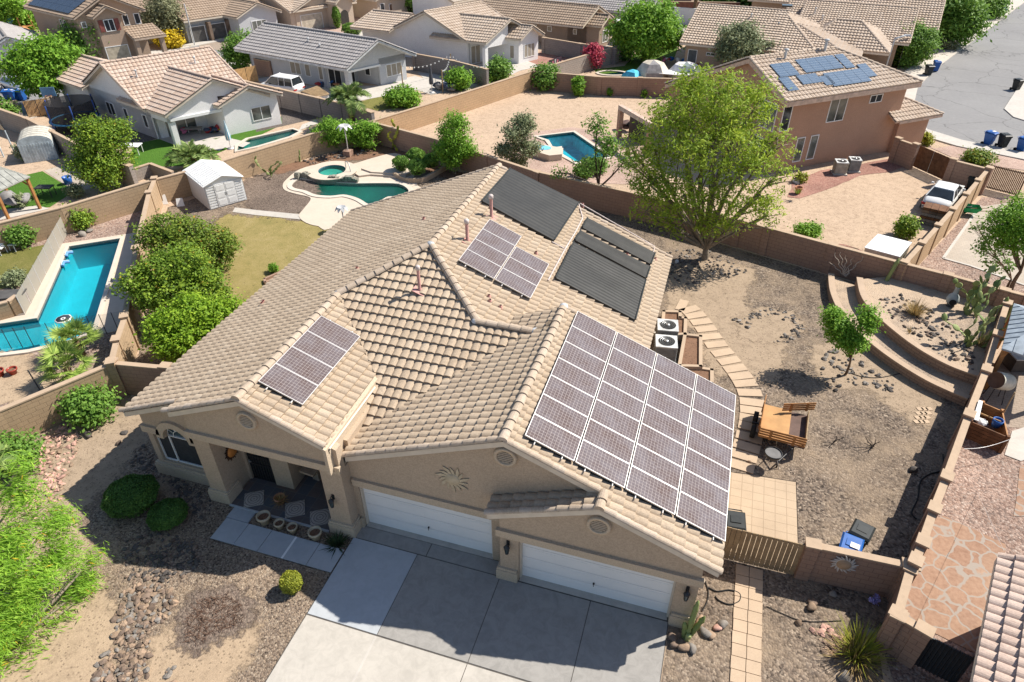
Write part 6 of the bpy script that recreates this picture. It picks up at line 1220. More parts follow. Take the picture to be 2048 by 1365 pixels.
def rock_mesh(mb,c,s,r,flat=.6):
 """an irregular stone: a jittered, squashed icosphere"""
 V,F = ICO; sc = Vector((s*r.uniform(.75,1.3),s*r.uniform(.65,1.05),s*flat*r.uniform(.7,1.15))); a = r.uniform(0,6.3); ca,sa = math.cos(a),math.sin(a); ti = r.uniform(-.3,.3); P_ = []
 k1,k2,k3 = r.uniform(0,9),r.uniform(0,9),r.uniform(0,9)
 for v in V:
  j = 1+.16*math.sin(v[0]*3.1+k1)+.14*math.sin(v[1]*3.7+k2)+.12*math.sin(v[2]*4.1+k3); x,y,z = v[0]*sc.x*j,v[1]*sc.y*j,v[2]*sc.z*j; z+=x*ti; P_.append((c[0]+x*ca-y*sa,c[1]+x*sa+y*ca,c[2]+z))
 mb.mesh(P_,F)
def _ico():
 bm = bmesh.new(); bmesh.ops.create_icosphere(bm,subdivisions=2,radius=1.0); V = [tuple(v.co) for v in bm.verts]; F = [tuple(v.index for v in f.verts) for f in bm.faces]; bm.free(); return V,F
def _ico1():
 bm = bmesh.new(); bmesh.ops.create_icosphere(bm,subdivisions=1,radius=1.0); V = [tuple(v.co) for v in bm.verts]; F = [tuple(v.index for v in f.verts) for f in bm.faces]; bm.free(); return V,F
ICO = _ico(); ICO_LO = _ico1()
def rock_bed(name,label,poly,n,smin,smax,mats,seed=1,z=0.0,dens=None):
 """uncountable bed of cobbles"""
 global ICO
 r = random.Random(seed); m = MB(); keep = ICO; ICO = ICO_LO; x0,x1 = min(p[0] for p in poly),max(p[0] for p in poly); y0,y1 = min(p[1] for p in poly),max(p[1] for p in poly); k = 0; tries = 0
 m.smooth = False
 while k<n and tries<n*20:
  tries+=1; x,y = r.uniform(x0,x1),r.uniform(y0,y1)
  if not _inp((x,y),poly):continue
  s = r.uniform(smin,smax)*r.uniform(.7,1.2); m.mat(r.choice(mats)); rock_mesh(m,(x,y,z+s*.25),s,r); k+=1
 ICO = keep; o = m.build(name); return tag(o,label,cat='rock bed',kind='stuff')
def rock(label,px,s,mat,seed=1,z=0.0,flat=.65,group=None,name='rock'):
 g = G(px[0],px[1],z); m = MB().mat(mat); m.smooth = True; rock_mesh(m,(g.x,g.y,z+s*flat*.55),s,random.Random(seed),flat); o = m.build(name); return tag(o,label,'rock',group)
g = G(1408,518)
def pxblob(base,px,py,r,depth=0.0):
 """blob offset whose centre is seen at (px,py), at the base's distance plus depth metres away"""
 b = Vector(base); d = Vector(MC.T@np.array([(px-CX)/FPX,(py-CY)/FPX,1.0])); o = Vector(CAM); f = Vector((b.x-o.x,b.y-o.y,0)); t = (f.length+depth)/(Vector((d.x,d.y,0)).length)
 p = o+d*t-b; return((p.x,p.y,p.z),r if isinstance(r,tuple) else(r,r,r*.8))
mb_ = [pxblob(g,*a) for a in((1430,190,1.9,.5),(1350,230,1.7,0),(1480,250,1.7,0),(1520,200,1.3,1),(1310,300,1.6,-.5),(1400,300,1.8,-1.),(1490,330,1.6,-.5),(1540,300,1.2,.5),(1300,370,1.4,-1),(1370,390,1.6,-1.3),(1450,400,1.5,-1),(1520,390,1.2,-.3),(1330,435,.9,-1),(1420,450,1.0,-1.0),(1475,445,.9,-1),(1385,170,1.2,1),(1440,240,1.9,1.5),(1560,345,.8,0),(1275,340,.9,-.3),(1290,425,.8,-1),(1345,455,.7,-1.2),(1535,430,.9,0),(1555,275,.8,.4),(1265,300,.6,0))]
tree('mesquite_tree','large airy yellow-green tree with brown trunk overhanging the rear wall','tree',g,mb_,L_MESQ,25000,.072,.2,.28,BARKG,seed=11,clump=.24,per=24,aspect=3.2,shell=.12,twigs=5)
g = G(1185,408)
tree('bare_tree','sparse dark-limbed tree with thin foliage leaning behind the heating mats','tree',g,[pxblob(g,*a) for a in((1215,290,(.9,.9,.8),0),(1170,330,(.8,.8,.6),0),(1250,320,(.8,.8,.7),0),(1195,250,(.7,.7,.7),.5),(1120,345,(.5,.5,.4),0))],L_MID,1900,.10,.12,.5,simple_cache('bark_black',(.045,.033,.026)),seed=12,clump=.22,per=8,aspect=2.2,shell=.2,twigs=6,lean=(.3,.2))
g = G(908,348)
tree('young_tree','slender light green tree left of its twin behind the kidney pool','tree',g,[pxblob(g,*a) for a in((905,265,1.05,0),(890,300,.9,0),(925,295,.9,0),(905,320,.7,0),(910,240,.7,.2))],L_BRT,5200,.12,.06,.4,BARKG,seed=13,clump=.2,per=12,aspect=2.2,shell=.35,multi=2)
g = G(1040,345)
tree('young_tree','slender dull green tree leaning over the rear wall left of the blue pool','tree',g,[pxblob(g,*a) for a in((1035,262,.95,0),(1015,300,.8,0),(1055,295,.8,0),(1035,325,.7,0),(1050,240,.6,.2))],L_GREY,4600,.12,.06,.4,BARKG,seed=14,clump=.2,per=12,aspect=2.4,shell=.35,multi=2)
g = G(1690,750)
tree('young_tree','small bright green tree ringed with rocks in the gravel yard','tree',g,[pxblob(g,*a) for a in((1680,650,.58,0),(1735,630,.45,.2),(1668,640,.5,.1),(1700,680,.55,-.2),(1735,650,.4,0),(1672,670,.42,0),(1715,690,.35,-.2),(1665,625,.3,0),(1690,665,.4,0))],L_BRT,7000,.075,.05,.5,BARK,seed=15,clump=.15,per=14,aspect=1.9,shell=.4)
for k,(lab,bp,bl,lm,n,sd) in enumerate((
('dark green orange tree dotted with fruit nearest the white shed',(360,560),((335,455,.95,0),(370,470,1.2,0),(420,480,1.1,0),(450,490,.8,0),(300,470,.8,0),(400,520,1.0,-.4),(440,520,.7,-.3),(330,500,1.0,-.5)),L_ORNG,17000,21),
('yellow-green citrus tree in the middle of the row beside the house',(340,650),((320,540,1.0,0),(370,525,1.1,0),(410,560,.9,0),(280,560,.85,0),(300,590,.9,-.4),(350,580,1.1,-.5),(440,590,.6,0),(400,600,.9,-.4),(255,575,.5,0)),L_CITR,18000,22),
('bright lime-green citrus tree nearest the front against the roof eave',(360,715),((380,620,.9,0),(420,625,.8,0),(345,640,.8,-.2),(370,670,1.0,-.5),(330,680,.75,-.5),(460,615,.6,.2),(405,655,.8,-.4),(350,705,.6,-.6),(310,650,.55,0)),L_LIME,17000,23))):
 g = G(*bp); tree('citrus_tree',lab,'tree',g,[pxblob(g,*a) for a in bl],lm,n,.088,.1,.35,BARKG,'citrus trees beside the house',sd,.17,16,1.7,.5)
g = G(295,640); tree('dead_shrub','grey leafless dead branches among the citrus trees','dead shrub',g,[pxblob(g,300,598,(.6,.6,.4),-.9),pxblob(g,290,605,(.4,.4,.3),-1.0)],L_TWIG,900,.05,.05,.5,simple_cache('dead_wood',(.36,.32,.29)),seed=25,clump=.12,per=8,aspect=7,shell=.1,twigs=14)
g = G(-40,1330)
tree('palo_verde_tree','bright green fine-leaved tree crown filling the lower left corner with yellow flowers','tree',g,[pxblob(g,*a) for a in((40,990,.62,1.0),(110,1040,.55,.8),(20,1080,.8,.4),(120,1110,.62,.3),(60,1160,.8,0),(160,1180,.6,.2),(20,1230,.8,-.3),(120,1250,.7,-.3),(200,1240,.4,0),(60,1310,.8,-.6),(140,1330,.6,-.6),(20,1380,.8,-.8),(90,1390,.6,-.8),(40,930,.35,1.2),(180,1120,.32,.5),(-40,1150,.9,0),(-40,1300,.9,-.5))],L_NEON,42000,.026,.12,.3,BARKG,seed=31,clump=.17,per=26,aspect=8,shell=.1,jit=.45,twigs=2,axis=np.array([.8,.25,.35]))
frond_palm('feathery palm fronds reaching in from the left edge',G(-25,1010),1.6,12,2.1,L_PALM,.15,5,droop=.75,leaflet=.5,n=30)
g = G(200,835); bush('sprawling bougainvillea with few pink bracts against the front wall',(195,835),0,.95,L_MID,4200,.10,1.5,'bougainvillea',seed=33,clump=.17,shell=.35); bush('bougainvillea with a magenta bloom at the left edge of the wall',(40,935),0,1.0,L_MID,4200,.10,1.5,'bougainvillea',seed=34,clump=.17,shell=.35)
for k,(px,z,c) in enumerate((((73,872),.8,1),((5,880),.7,1),((215,830),.9,1))):pass
fan_palm('fan palm with sunlit fronds nearer the pool',G(165,712),.9,17,.95,L_FAN,41,group='fan palms by the pool fence'); fan_palm('fan palm with broad fronds nearest the front wall',G(145,760),.8,16,.95,L_FAN,42,group='fan palms by the pool fence')
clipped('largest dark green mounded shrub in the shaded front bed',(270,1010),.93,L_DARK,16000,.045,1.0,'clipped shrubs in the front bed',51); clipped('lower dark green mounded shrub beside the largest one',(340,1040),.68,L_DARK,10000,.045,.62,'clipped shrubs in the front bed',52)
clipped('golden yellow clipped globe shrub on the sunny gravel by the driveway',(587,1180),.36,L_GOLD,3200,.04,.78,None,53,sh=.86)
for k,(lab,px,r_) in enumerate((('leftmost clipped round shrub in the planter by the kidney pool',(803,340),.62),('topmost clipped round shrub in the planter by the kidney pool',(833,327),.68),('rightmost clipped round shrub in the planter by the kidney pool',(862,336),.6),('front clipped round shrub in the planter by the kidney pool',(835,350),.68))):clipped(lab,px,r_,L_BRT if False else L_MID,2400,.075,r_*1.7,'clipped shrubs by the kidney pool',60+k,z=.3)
tuft('dark glossy cycad beside the porch pillar and driveway',G(674,1092),90,.62,L_FERN,1.0,.055,71,'cycad','cycad',.35)
tuft('tall green and straw grass clump with dry stalks by the brown wall',G(1718,1305),230,1.25,L_GOLD,.7,.03,72,bend=.4,r0=.4); tuft('dry straw skirt around the tall grass clump',G(1712,1318),200,.9,L_DRY,1.0,.03,73,bend=.3,r0=.5)
tuft('golden dry grass clump on the upper terrace',G(1828,628,.78),240,1.0,L_DRY,.8,.035,74,bend=.3,r0=.25); tuft('pale tall grass stalks beside the cactus at the wall',G(1962,692,.78),60,1.1,L_DRY,.5,.025,75,bend=.3,r0=.2); tuft('small dry stalk clump on the terrace rocks',G(1820,665,.78),24,.5,L_DRY,.5,.03,76)
tuft('potted brown ornamental grass on the porch',G(562,1003,.3),110,.5,L_DRY,.95,.02,77,'porch_plant','plant',.5,.08)
def prickly(label,base,n,s,seed,name='prickly_pear',mat=L_CACT,group='prickly pears'):
 r = random.Random(seed); t = thing(name,label,'cactus',base,group); m = MB().mat(mat); m.smooth = True; pads = [(Vector(base)+Vector((r.uniform(-.4,.4),r.uniform(-.3,.3),0)),Vector((r.uniform(-.2,.2),r.uniform(-.2,.2),1)).normalized()) for _ in range(max(2,n//6))]; i = 0; ti = []
 while i<n:
  c,d = pads[i%len(pads)] if i<len(pads) else r.choice(pads[-max(3,n//3):]); d2 = (d+Vector((r.uniform(-.8,.8),r.uniform(-.5,.5),r.uniform(-.1,.5)))).normalized(); L = s*r.uniform(.75,1.15); nrm = d2.cross(Vector((r.uniform(-1,1),r.uniform(-1,1),.1))).normalized(); sd = d2.cross(nrm); V = []; F = []
  for a in range(7):
   f = a/6; w_ = math.sin(math.pi*min(1,.08+.92*f))**.6*L*.36*(1 if f<.98 else.3)
   for q in range(8):g = 2*math.pi*q/8; V.append(c+d2*L*f+sd*w_*math.cos(g)+nrm*w_*.22*math.sin(g))
  for a in range(6):
   for q in range(8):F.append((a*8+q,a*8+(q+1)%8,(a+1)*8+(q+1)%8,(a+1)*8+q))
  F.append(tuple(range(48,56))); m.mesh(V,F); k = r.random(); ti+=[k]*len(F); pads.append((c+d2*L*.95,d2)); i+=1
 o = m.build('pads',t); at = o.data.attributes.new('tint','FLOAT','FACE'); at.data.foreach_set('value',ti[:len(o.data.polygons)]); return t
prickly('tall prickly pear against the shaded rear wall corner',G(1940,628,.78),44,.40,81); prickly('sprawling prickly pear with pale pads nearest the pergola',G(1945,690,.78),42,.38,82); prickly('pale flowering prickly pear at the rear wall behind the kidney pool',G(792,300),22,.36,83,mat=L_GOLD); prickly('prickly pear clump left of the wall ornaments',G(535,352),18,.34,84)
def columnar(label,base,stems,seed,ribs=8,r_=.08,lumpy=0.0,name='columnar_cactus',group=None,mat=L_CACT):
 rr = random.Random(seed); t = thing(name,label,'cactus',base,group); m = MB().mat(mat); m.smooth = True; ti = []
 for(dx,dy,h,lean) in stems:
  V = []; F = []; n = 12; K = 14
  for a in range(K+1):
   f = a/K; rad = r_*(1+lumpy*rr.uniform(-1,1))*(1 if f<.9 else max(.15,1-(f-.9)*9)); c = Vector(base)+Vector((dx+lean[0]*f*h,dy+lean[1]*f*h,f*h))
   for q in range(n):g = 2*math.pi*q/n; k = rad*(1.12 if q%2 else.88); V.append(c+Vector((k*math.cos(g),k*math.sin(g),0)))
  for a in range(K):
   for q in range(n):F.append((a*n+q,a*n+(q+1)%n,(a+1)*n+(q+1)%n,(a+1)*n+q))
  F.append(tuple(range(K*n,K*n+n))); m.mesh(V,F); ti+=[rr.uniform(.3,1)]*len(F)
 o = m.build('stem',t); at = o.data.attributes.new('tint','FLOAT','FACE'); at.data.foreach_set('value',ti[:len(o.data.polygons)]); return t
columnar('lumpy totem pole cactus with several arms beside the garage corner',G(1372,1276),[(0,0,1.7,(.06,.12)),(.08,.05,1.1,(.28,.1)),(-.06,.02,.7,(-.1,.05)),(.02,-.06,.35,(.1,-.1))],85,r_=.07,lumpy=.28)
columnar('green columnar cactus leaning on the shaded rear wall',G(1766,574,.4),[(0,0,1.7,(.18,.1))],86,r_=.09); columnar('cluster of thin columnar cacti by the wall ornaments',G(592,322),[(0,0,1.2,(-.05,.1)),(.25,.1,.9,(.1,.1)),(-.2,0,.8,(-.15,0)),(.4,-.1,.5,(.1,0))],87,r_=.06); columnar('dark columnar cacti in the wall corner by the pergola',G(1992,640,.78),[(0,0,1.3,(.05,.05)),(.3,-.1,1.0,(.1,.1)),(-.3,-.2,.8,(0,.1))],88,r_=.09)
t = thing('ocotillo','pale wavy leafless ocotillo branches against the rear wall','cactus',G(1690,553,.4)); m = MB().mat(simple_cache('ocotillo_grey',(.42,.36,.30)))
for ex,ey,zz_ in((1668,506,1.6),(1680,505,1.7),(1692,512,1.6),(1705,517,1.6),(1728,514,1.7),(1660,525,1.2),(1712,530,1.1)):
 a = G(1690,553,.4); b = Vector(GY(ex,ey,a.y+.15)); L = [a.lerp(b,i/10)+Vector((.06*math.sin(i*1.7+ex),0,0)) for i in range(11)]; m.tube(L,.02,5,True,[.03-.0015*i for i in range(11)])
m.build('branches',t)
tuft('spiky agave clump by the rear wall left of its twin',G(815,300),50,.9,L_FERN,.8,.07,91,'agave','agave',.1,.2,'agaves by the rear wall',.5); tuft('spiky agave clump by the rear wall behind the round shrubs',G(868,318),46,.9,L_FERN,.8,.07,92,'agave','agave',.1,.2,'agaves by the rear wall',.5)
g = G(672,300); tree('willow_shrub','feathery light green shrub tree left of the metal palm ornament','tree',g,[pxblob(g,*a) for a in((660,255,.9,0),(645,268,.7,0),(685,262,.8,0),(660,275,.8,-.2))],L_BRT,3800,.11,.05,.4,BARK,seed=93,clump=.2,per=10,aspect=3,shell=.3,multi=3)
g = G(725,298); tree('willow_shrub','feathery light green shrub tree right of the metal palm ornament','tree',g,[pxblob(g,*a) for a in((725,262,.9,0),(710,270,.7,0),(740,258,.7,0),(728,280,.7,-.2))],L_BRT,3600,.11,.05,.4,BARK,seed=94,clump=.2,per=10,aspect=3,shell=.3,multi=3)
frond_palm('dark green date palm rising behind the corner of the rear wall',G(705,256),2.6,30,2.5,L_PALM,.2,95,leaflet=.6); frond_palm('date palm with arching fronds beside the teal lap pool',G(393,340),1.0,30,2.5,L_PALM,.2,96,leaflet=.6); frond_palm('small light green palm on the vacant yard side of the wall',G(772,256),.3,20,1.1,L_FAN,.12,97,leaflet=.4)
def pt(name,label,cat,base,bl,lm,n,size,seed,**k):
 g = G(*base); return tree(name,label,cat,g,[pxblob(g,*a) for a in bl],lm,n,size,seed=seed,**k)
pt('leafy_tree','yellow-green leafy tree in front of the trampoline','tree',(205,380),((195,270,1.2,0),(170,290,.9,0),(225,285,1.0,0),(200,320,1.3,-.2),(165,330,1.0,0),(240,325,.9,0),(205,350,1.1,-.4),(235,255,.7,.2),(180,250,.6,.2)),L_CITR,9500,.14,101,clump=.25,per=12,trunk=.1)
pt('leafy_tree','bright green feathery tree over the silver car at the left','tree',(100,215),((80,115,2.2,0),(55,130,1.6,0),(110,125,1.8,0),(75,150,2.0,-.5),(105,160,1.3,-.3),(95,95,1.2,.3)),L_BRT,9500,.22,102,clump=.4,per=12,trunk=.16,aspect=2.4,shell=.3)
pt('leafy_tree','dark green tree in front of the two storey tan house','tree',(165,128),((165,70,2.0,0),(145,90,1.7,0),(185,85,1.7,0),(165,105,2.0,-.3),(140,110,1.4,0)),L_MID,7500,.24,103,clump=.4,per=12,trunk=.16)
pt('leafy_tree','bright green tree cut by the top left corner','tree',(20,75),((15,20,2.4,0),(45,35,1.8,0),(0,45,2.2,0),(60,45,1.2,0),(10,0,1.6,0)),L_BRT,6500,.26,104,clump=.45,per=12,trunk=.18,aspect=2.4,shell=.3)
pt('olive_tree','grey-green olive tree beside the two storey tan house','tree',(328,90),((325,25,2.0,0),(305,40,1.4,0),(345,40,1.4,0),(325,50,1.8,-.2),(330,10,1.2,.3)),L_OLIVE,6500,.24,105,clump=.4,per=12,trunk=.16)
pt('flowering_shrub','bright yellow flowering shrub under the olive tree','shrub',(335,98),((342,80,1.2,0),(325,80,.9,.2),(350,85,.8,0)),L_YEL,3200,.2,106,clump=.25,per=10,trunk=.05)
pt('leafy_tree','dark green shrub tree left of the grey house','tree',(478,138),((478,90,1.4,0),(465,105,1.1,0),(490,105,1.2,0),(480,120,1.2,0)),L_MID,4200,.2,107,clump=.3,per=10)
pt('leafy_tree','dome-shaped light green tree above the striped beach shade','tree',(1285,122),((1290,45,2.6,0),(1255,70,1.9,0),(1330,65,1.9,0),(1290,75,2.6,-.4),(1270,35,1.5,.4),(1320,40,1.6,.4),(1345,80,1.1,0),(1240,55,1.1,0)),L_BRT,12000,.25,108,clump=.42,per=12,trunk=.2,fork=.5,aspect=2.2,shell=.4)
pt('leafy_tree','olive green tree beside the wall of the multi-hipped house','tree',(1472,152),((1480,80,1.7,0),(1455,100,1.3,0),(1505,95,1.3,0),(1480,110,1.6,-.3),(1490,65,1.0,.2)),L_GREY,6500,.2,109,clump=.35,per=12,aspect=2.4,shell=.35)
pt('round_tree','dense dark green rounded tree beside the curved street lamp','tree',(1808,130),((1815,85,2.2,0),(1790,95,1.7,0),(1840,95,1.7,0),(1810,110,1.8,-.2),(1820,70,1.4,.2),(1845,75,1.1,.2),(1790,75,1.1,.1)),L_DARK if False else L_MID,11000,.2,110,clump=.3,per=14,shell=.7,trunk=.16)
pt('street_tree','largest dark green tree arching over the upper street','tree',(1866,88),((1890,25,3.2,0),(1850,40,2.4,0),(1925,45,2.4,0),(1880,50,3.0,-.4),(1910,10,2.0,.4),(1845,15,2.0,.4),(1935,25,1.6,0),(1870,0,2.4,.4)),L_MID,12000,.3,111,clump=.5,per=12,trunk=.2,aspect=2.4,shell=.4)
pt('street_tree','green tree at the top edge beyond the largest street tree','tree',(1965,35),((1970,5,2.4,0),(1985,15,1.8,0),(1955,15,1.8,0)),L_MID,4200,.32,112,clump=.5,per=12)
pt('street_tree','dark tree at the top edge behind the multi-hipped house','tree',(1480,20),((1470,0,3,0),(1440,5,2.4,0),(1500,5,2.4,0)),L_DARK,4200,.36,113,clump=.6,per=12)
pt('leafy_tree','glossy green tree with a bare lower side at the right edge','tree',(2022,582),((2030,440,1.1,0),(2000,450,.8,0),(2060,440,1.2,0),(2020,470,.9,-.2),(2050,480,1.0,-.2)),L_BRT,7000,.11,114,clump=.17,per=12,shell=.6,bark=BARK,twigs=5,trunk=.1); pt('bare_shrub','tangle of bare twigs with few leaves beside the glossy tree','shrub',(2015,575),((1985,490,(.8,.6,.5),0),(1960,500,(.4,.4,.4),0),(2000,525,(.9,.7,.5),0),(1955,455,(.4,.3,.3),0)),L_MID,700,.1,115,clump=.12,per=8,twigs=16,trunk=.06)
for lab,px,r_,lm,n,sz,hh,sd in(
('round green shrub against the tan wall at the pool fence end',(163,455),.8,L_CITR,3800,.11,1.4,121),('darker round shrub against the tan wall at the left edge',(50,492),.7,L_MID,3000,.11,1.4,122),('sage-grey shrub on the patchy lawn at the left edge',(35,568),.55,L_GREY,1800,.09,.8,123),
('bushy green shrub in the corner of the vacant dirt yard',(1090,178),1.3,L_MID,4200,.17,2.2,124),('upright narrow bright shrub on the vacant dirt yard',(1155,192),.55,L_BRT,2000,.14,1.9,125),('tiny sapling in a dirt basin on the vacant yard',(1219,193),.25,L_BRT,400,.12,.8,126),('tiny sparse sapling right of the basin sapling',(1288,196),.25,L_BRT,300,.12,.7,127),
('glossy round shrub behind the grey house lawn',(806,212),1.3,L_BRT,4200,.17,1.7,128),('round dark green shrub by the string-light posts',(918,178),1.15,L_BRT,3800,.17,1.8,129),('loose green shrub behind the sandy orange wall',(1000,160),1.2,L_MID,3600,.16,2.2,130),('low green shrub between the two wall shrubs',(968,168),.7,L_BRT,1500,.15,1.0,131),
('dark shrub under the dome-shaped tree',(1245,120),1.0,L_DARK,2600,.16,1.3,132),('red-pink bougainvillea against the far tan wall',(1186,138),1.0,L_PINKF,3200,.17,2.6,133),('low bright green bush beside the rear wall in the pink house yard',(1612,475),.72,L_BRT,2800,.09,.9,134),('small round citrus bush in the pink house yard',(1806,474),.62,L_CITR,2600,.095,1.35,135),
('reddish flowering bush on the rose gravel by the street',(1958,325),1.0,simple_cache('x',(.1,.1,.1)) if False else L_ORNG,2600,.12,.8,136),('small yellow-green shrub behind the brown wall by the garage',(1848,290),.5,L_GOLD,900,.12,1.0,137),('dark green bush at the base of the blue pool corner',(1190,345),.8,L_MID,2200,.12,1.1,138),('green shrub under the bare tree near the pool',(1165,355),.6,L_MID,1500,.12,.9,139),
('low green shrub at the far left edge behind the wall',(12,240),1.2,L_MID,2800,.17,1.8,140),('leafy vine on the metal carport corner',(57,320),.7,L_GREY,1200,.12,1.5,141),('small shrub at the turf edge behind the tan wall',(155,395),.5,L_GREY,1200,.1,.9,142),('small shrub by the pergola at the left edge',(45,415),.45,L_GREY,900,.1,.9,143),('small potted-looking citrus seedling in its lawn planter',(549,545),.28,L_BRT,600,.07,.6,144),('lavender flowers by the tall grass clump',(1743,1205),.14,L_LAV,260,.05,.45,145),('low mixed green shrub on the lawn side of the yellow bush',(1600,365),.4,L_GOLD,900,.1,.7,146)):
 bush(lab,px,0,r_,lm,n,sz,hh,seed=sd,clump=r_*.2)
for lab,px,hh,r_ in(('tall clipped column shrub left of the arched entry',(676,57),2.6,.55),('slim clipped column shrub right of its neighbour',(695,52),2.4,.5),('clipped lollipop shrub at the top edge by the cream house',(680,35),2.6,.9),('large clipped oval shrub before the white front',(822,30),2.6,1.2),('small clipped ball by the arched windows',(765,28),1.3,.7),('second clipped ball by the arched windows',(797,30),1.6,.65),('clipped oval shrub at the top edge right of the large oval',(862,14),2.0,1.0),('low rounded hedge beside the taupe drive',(705,70),1.4,1.3),('clipped oval shrub farthest right along the top edge',(893,10),1.8,.9)):
 clipped(lab,px,r_,L_MID,1600,.16,hh,'clipped shrubs along the far street',len(lab))
for k,(lab,px) in enumerate((('tall palm in front of the white wall at the top right',(1385,50)),('second tall palm cut by the top edge',(1325,25)))):frond_palm(lab,G(*px),4.2,18,2.4,L_PALM,.22,150+k,leaflet=.6,group='tall palms at the top edge')
pt('leafy_tree','green tree on the street verge between the parked bins','tree',(1900,100),((1900,92,.8,0),(1890,96,.6,0)),L_OLIVE,900,.2,155,clump=.25,per=10)
# ------------------------------------------------------------------ objects in the yards and the street
def ang(p,q):return math.atan2(q[1]-p[1],q[0]-p[0])
a,b,c = G(421,421),G(494,400),G(371,392); an = ang(a,b); W_,D_ = (b-a).length,(c-a).length; t = thing('garden_shed','white metal garden shed with double doors and ribbed roof by the rear wall','shed',a)
X = Vector((math.cos(an),math.sin(an),0)); Y = Vector((-X.y,X.x,0));
def SL(x,y,z):return a+X*x+Y*y+Vector((0,0,z))
m = MB().mat(PL_WHT); E_,PK = 1.75,2.15
for y in(0,D_):m.face([SL(0,y,0),SL(W_,y,0),SL(W_,y,E_),SL(W_/2,y,PK),SL(0,y,E_)])
k_ = int(D_/.55)
for s in range(k_):
 y0,y1 = D_*s/k_,D_*(s+1)/k_-.04
 for x in(0,W_):q = -.02 if x==0 else.02; m.face([SL(x+q,y0,0),SL(x+q,y1,0),SL(x+q,y1,E_),SL(x+q,y0,E_)]); m.face([SL(x,y0,0),SL(x,y1+.04,0),SL(x,y1+.04,E_),SL(x,y0,E_)])
for s in range(9):z = .12+s*.18; [m.box(SL(x,-.03,z),(W_*.2,.03,.09),an) for x in(W_*.12,W_*.88)]
m.build('wall',t); m = MB().mat(PL_WHT)
for sx,x0 in((1,0),(-1,W_)):
 m.slab([SL(x0-sx*.12,-.15,E_-.05),SL(W_/2,-.15,PK),SL(W_/2,D_+.15,PK),SL(x0-sx*.12,D_+.15,E_-.05)][::sx],.03)
 for r in range(int(D_/.3)):p,q = SL(x0-sx*.1,r*.3,E_-.02),SL(W_/2,r*.3,PK+.03); m.tube([p,q],.022,4)
m.build('roof',t)
for x in(.5-.135,.5+.135):
 m = MB().mat(PL_WHT); m.box(SL(W_*x,-.04,.86),(W_*.26,.04,1.55),an); m.mat(GREYTRIM); m.box(SL(W_*(x+.12*(1 if x<.5 else-1)),-.07,.9),(.03,.04,.18),an)
 for s in range(3):m.mat(PL_WHT); m.box(SL(W_*x,-.065,.35+s*.5),(W_*.2,.015,.36),an)
 m.build('door',t)
def arched(label,p,q,r_,h,name='metal_carport',closed=True):
 p,q = Vector(p),Vector(q); X = (q-p).normalized(); Wd = (q-p).length; Y = Vector((-X.y,X.x,0)); t = thing(name,label,'shed',p); m = MB().mat(simple_cache('cream_metal',(.50,.47,.40))); n = 10; L = r_
 pr = [(0,0),(0,h*.72)]+[(Wd*(.5-.5*math.cos(math.pi*k/n)),h*.72+h*.28*math.sin(math.pi*k/n)) for k in range(1,n)]+[(Wd,h*.72),(Wd,0)]
 K = int(L/.45)
 for s in range(K):
  y0,y1 = L*s/K,L*(s+1)/K
  for(x0,z0),(x1,z1) in zip(pr[1:-2],pr[2:-1]):f = lambda x,y,z:p+Y*x*0+X*x+Y*y+Vector((0,0,z)); m.face([f(x0,y0,z0),f(x0,y1-.05,z0),f(x1,y1-.05,z1),f(x1,y0,z1)]); m.face([f(x0,y1-.05,z0+.03),f(x0,y1,z0+.03),f(x1,y1,z1+.03),f(x1,y1-.05,z1+.03)])
 m.build('roof',t); m = MB().mat(simple_cache('pale_metal',(.50,.56,.60)))
 if closed:
  m.face([p+X*x+Vector((0,0,z)) for x,z in pr]); m.face([p+X*x+Y*L+Vector((0,0,z)) for x,z in pr])
  for s in range(12):c = p+X*(Wd*(s+.5)/12)-Y*.02; m.box((c.x,c.y,h*.36),(.04,.03,h*.7),math.atan2(X.y,X.x))
  m.face([p+X*Wd,p+X*Wd+Y*L,p+X*Wd+Y*L+Vector((0,0,h*.72)),p+X*Wd+Vector((0,0,h*.72))])
 else:
  for x in(0,Wd):
   for y in(0,L*.5,L):c = p+X*x+Y*y; m.tube([c,c+Vector((0,0,h*.72))],.05,6)
 m.build('wall' if closed else 'post',t); return t
arched('pale metal shed with arched ribbed roof by the grey wall',G(50,328),G(118,318),2.6,2.0,'metal_shed'); arched('arched cream metal carport behind the pale metal shed',G(8,315),G(30,308),4.0,2.6,closed=False)
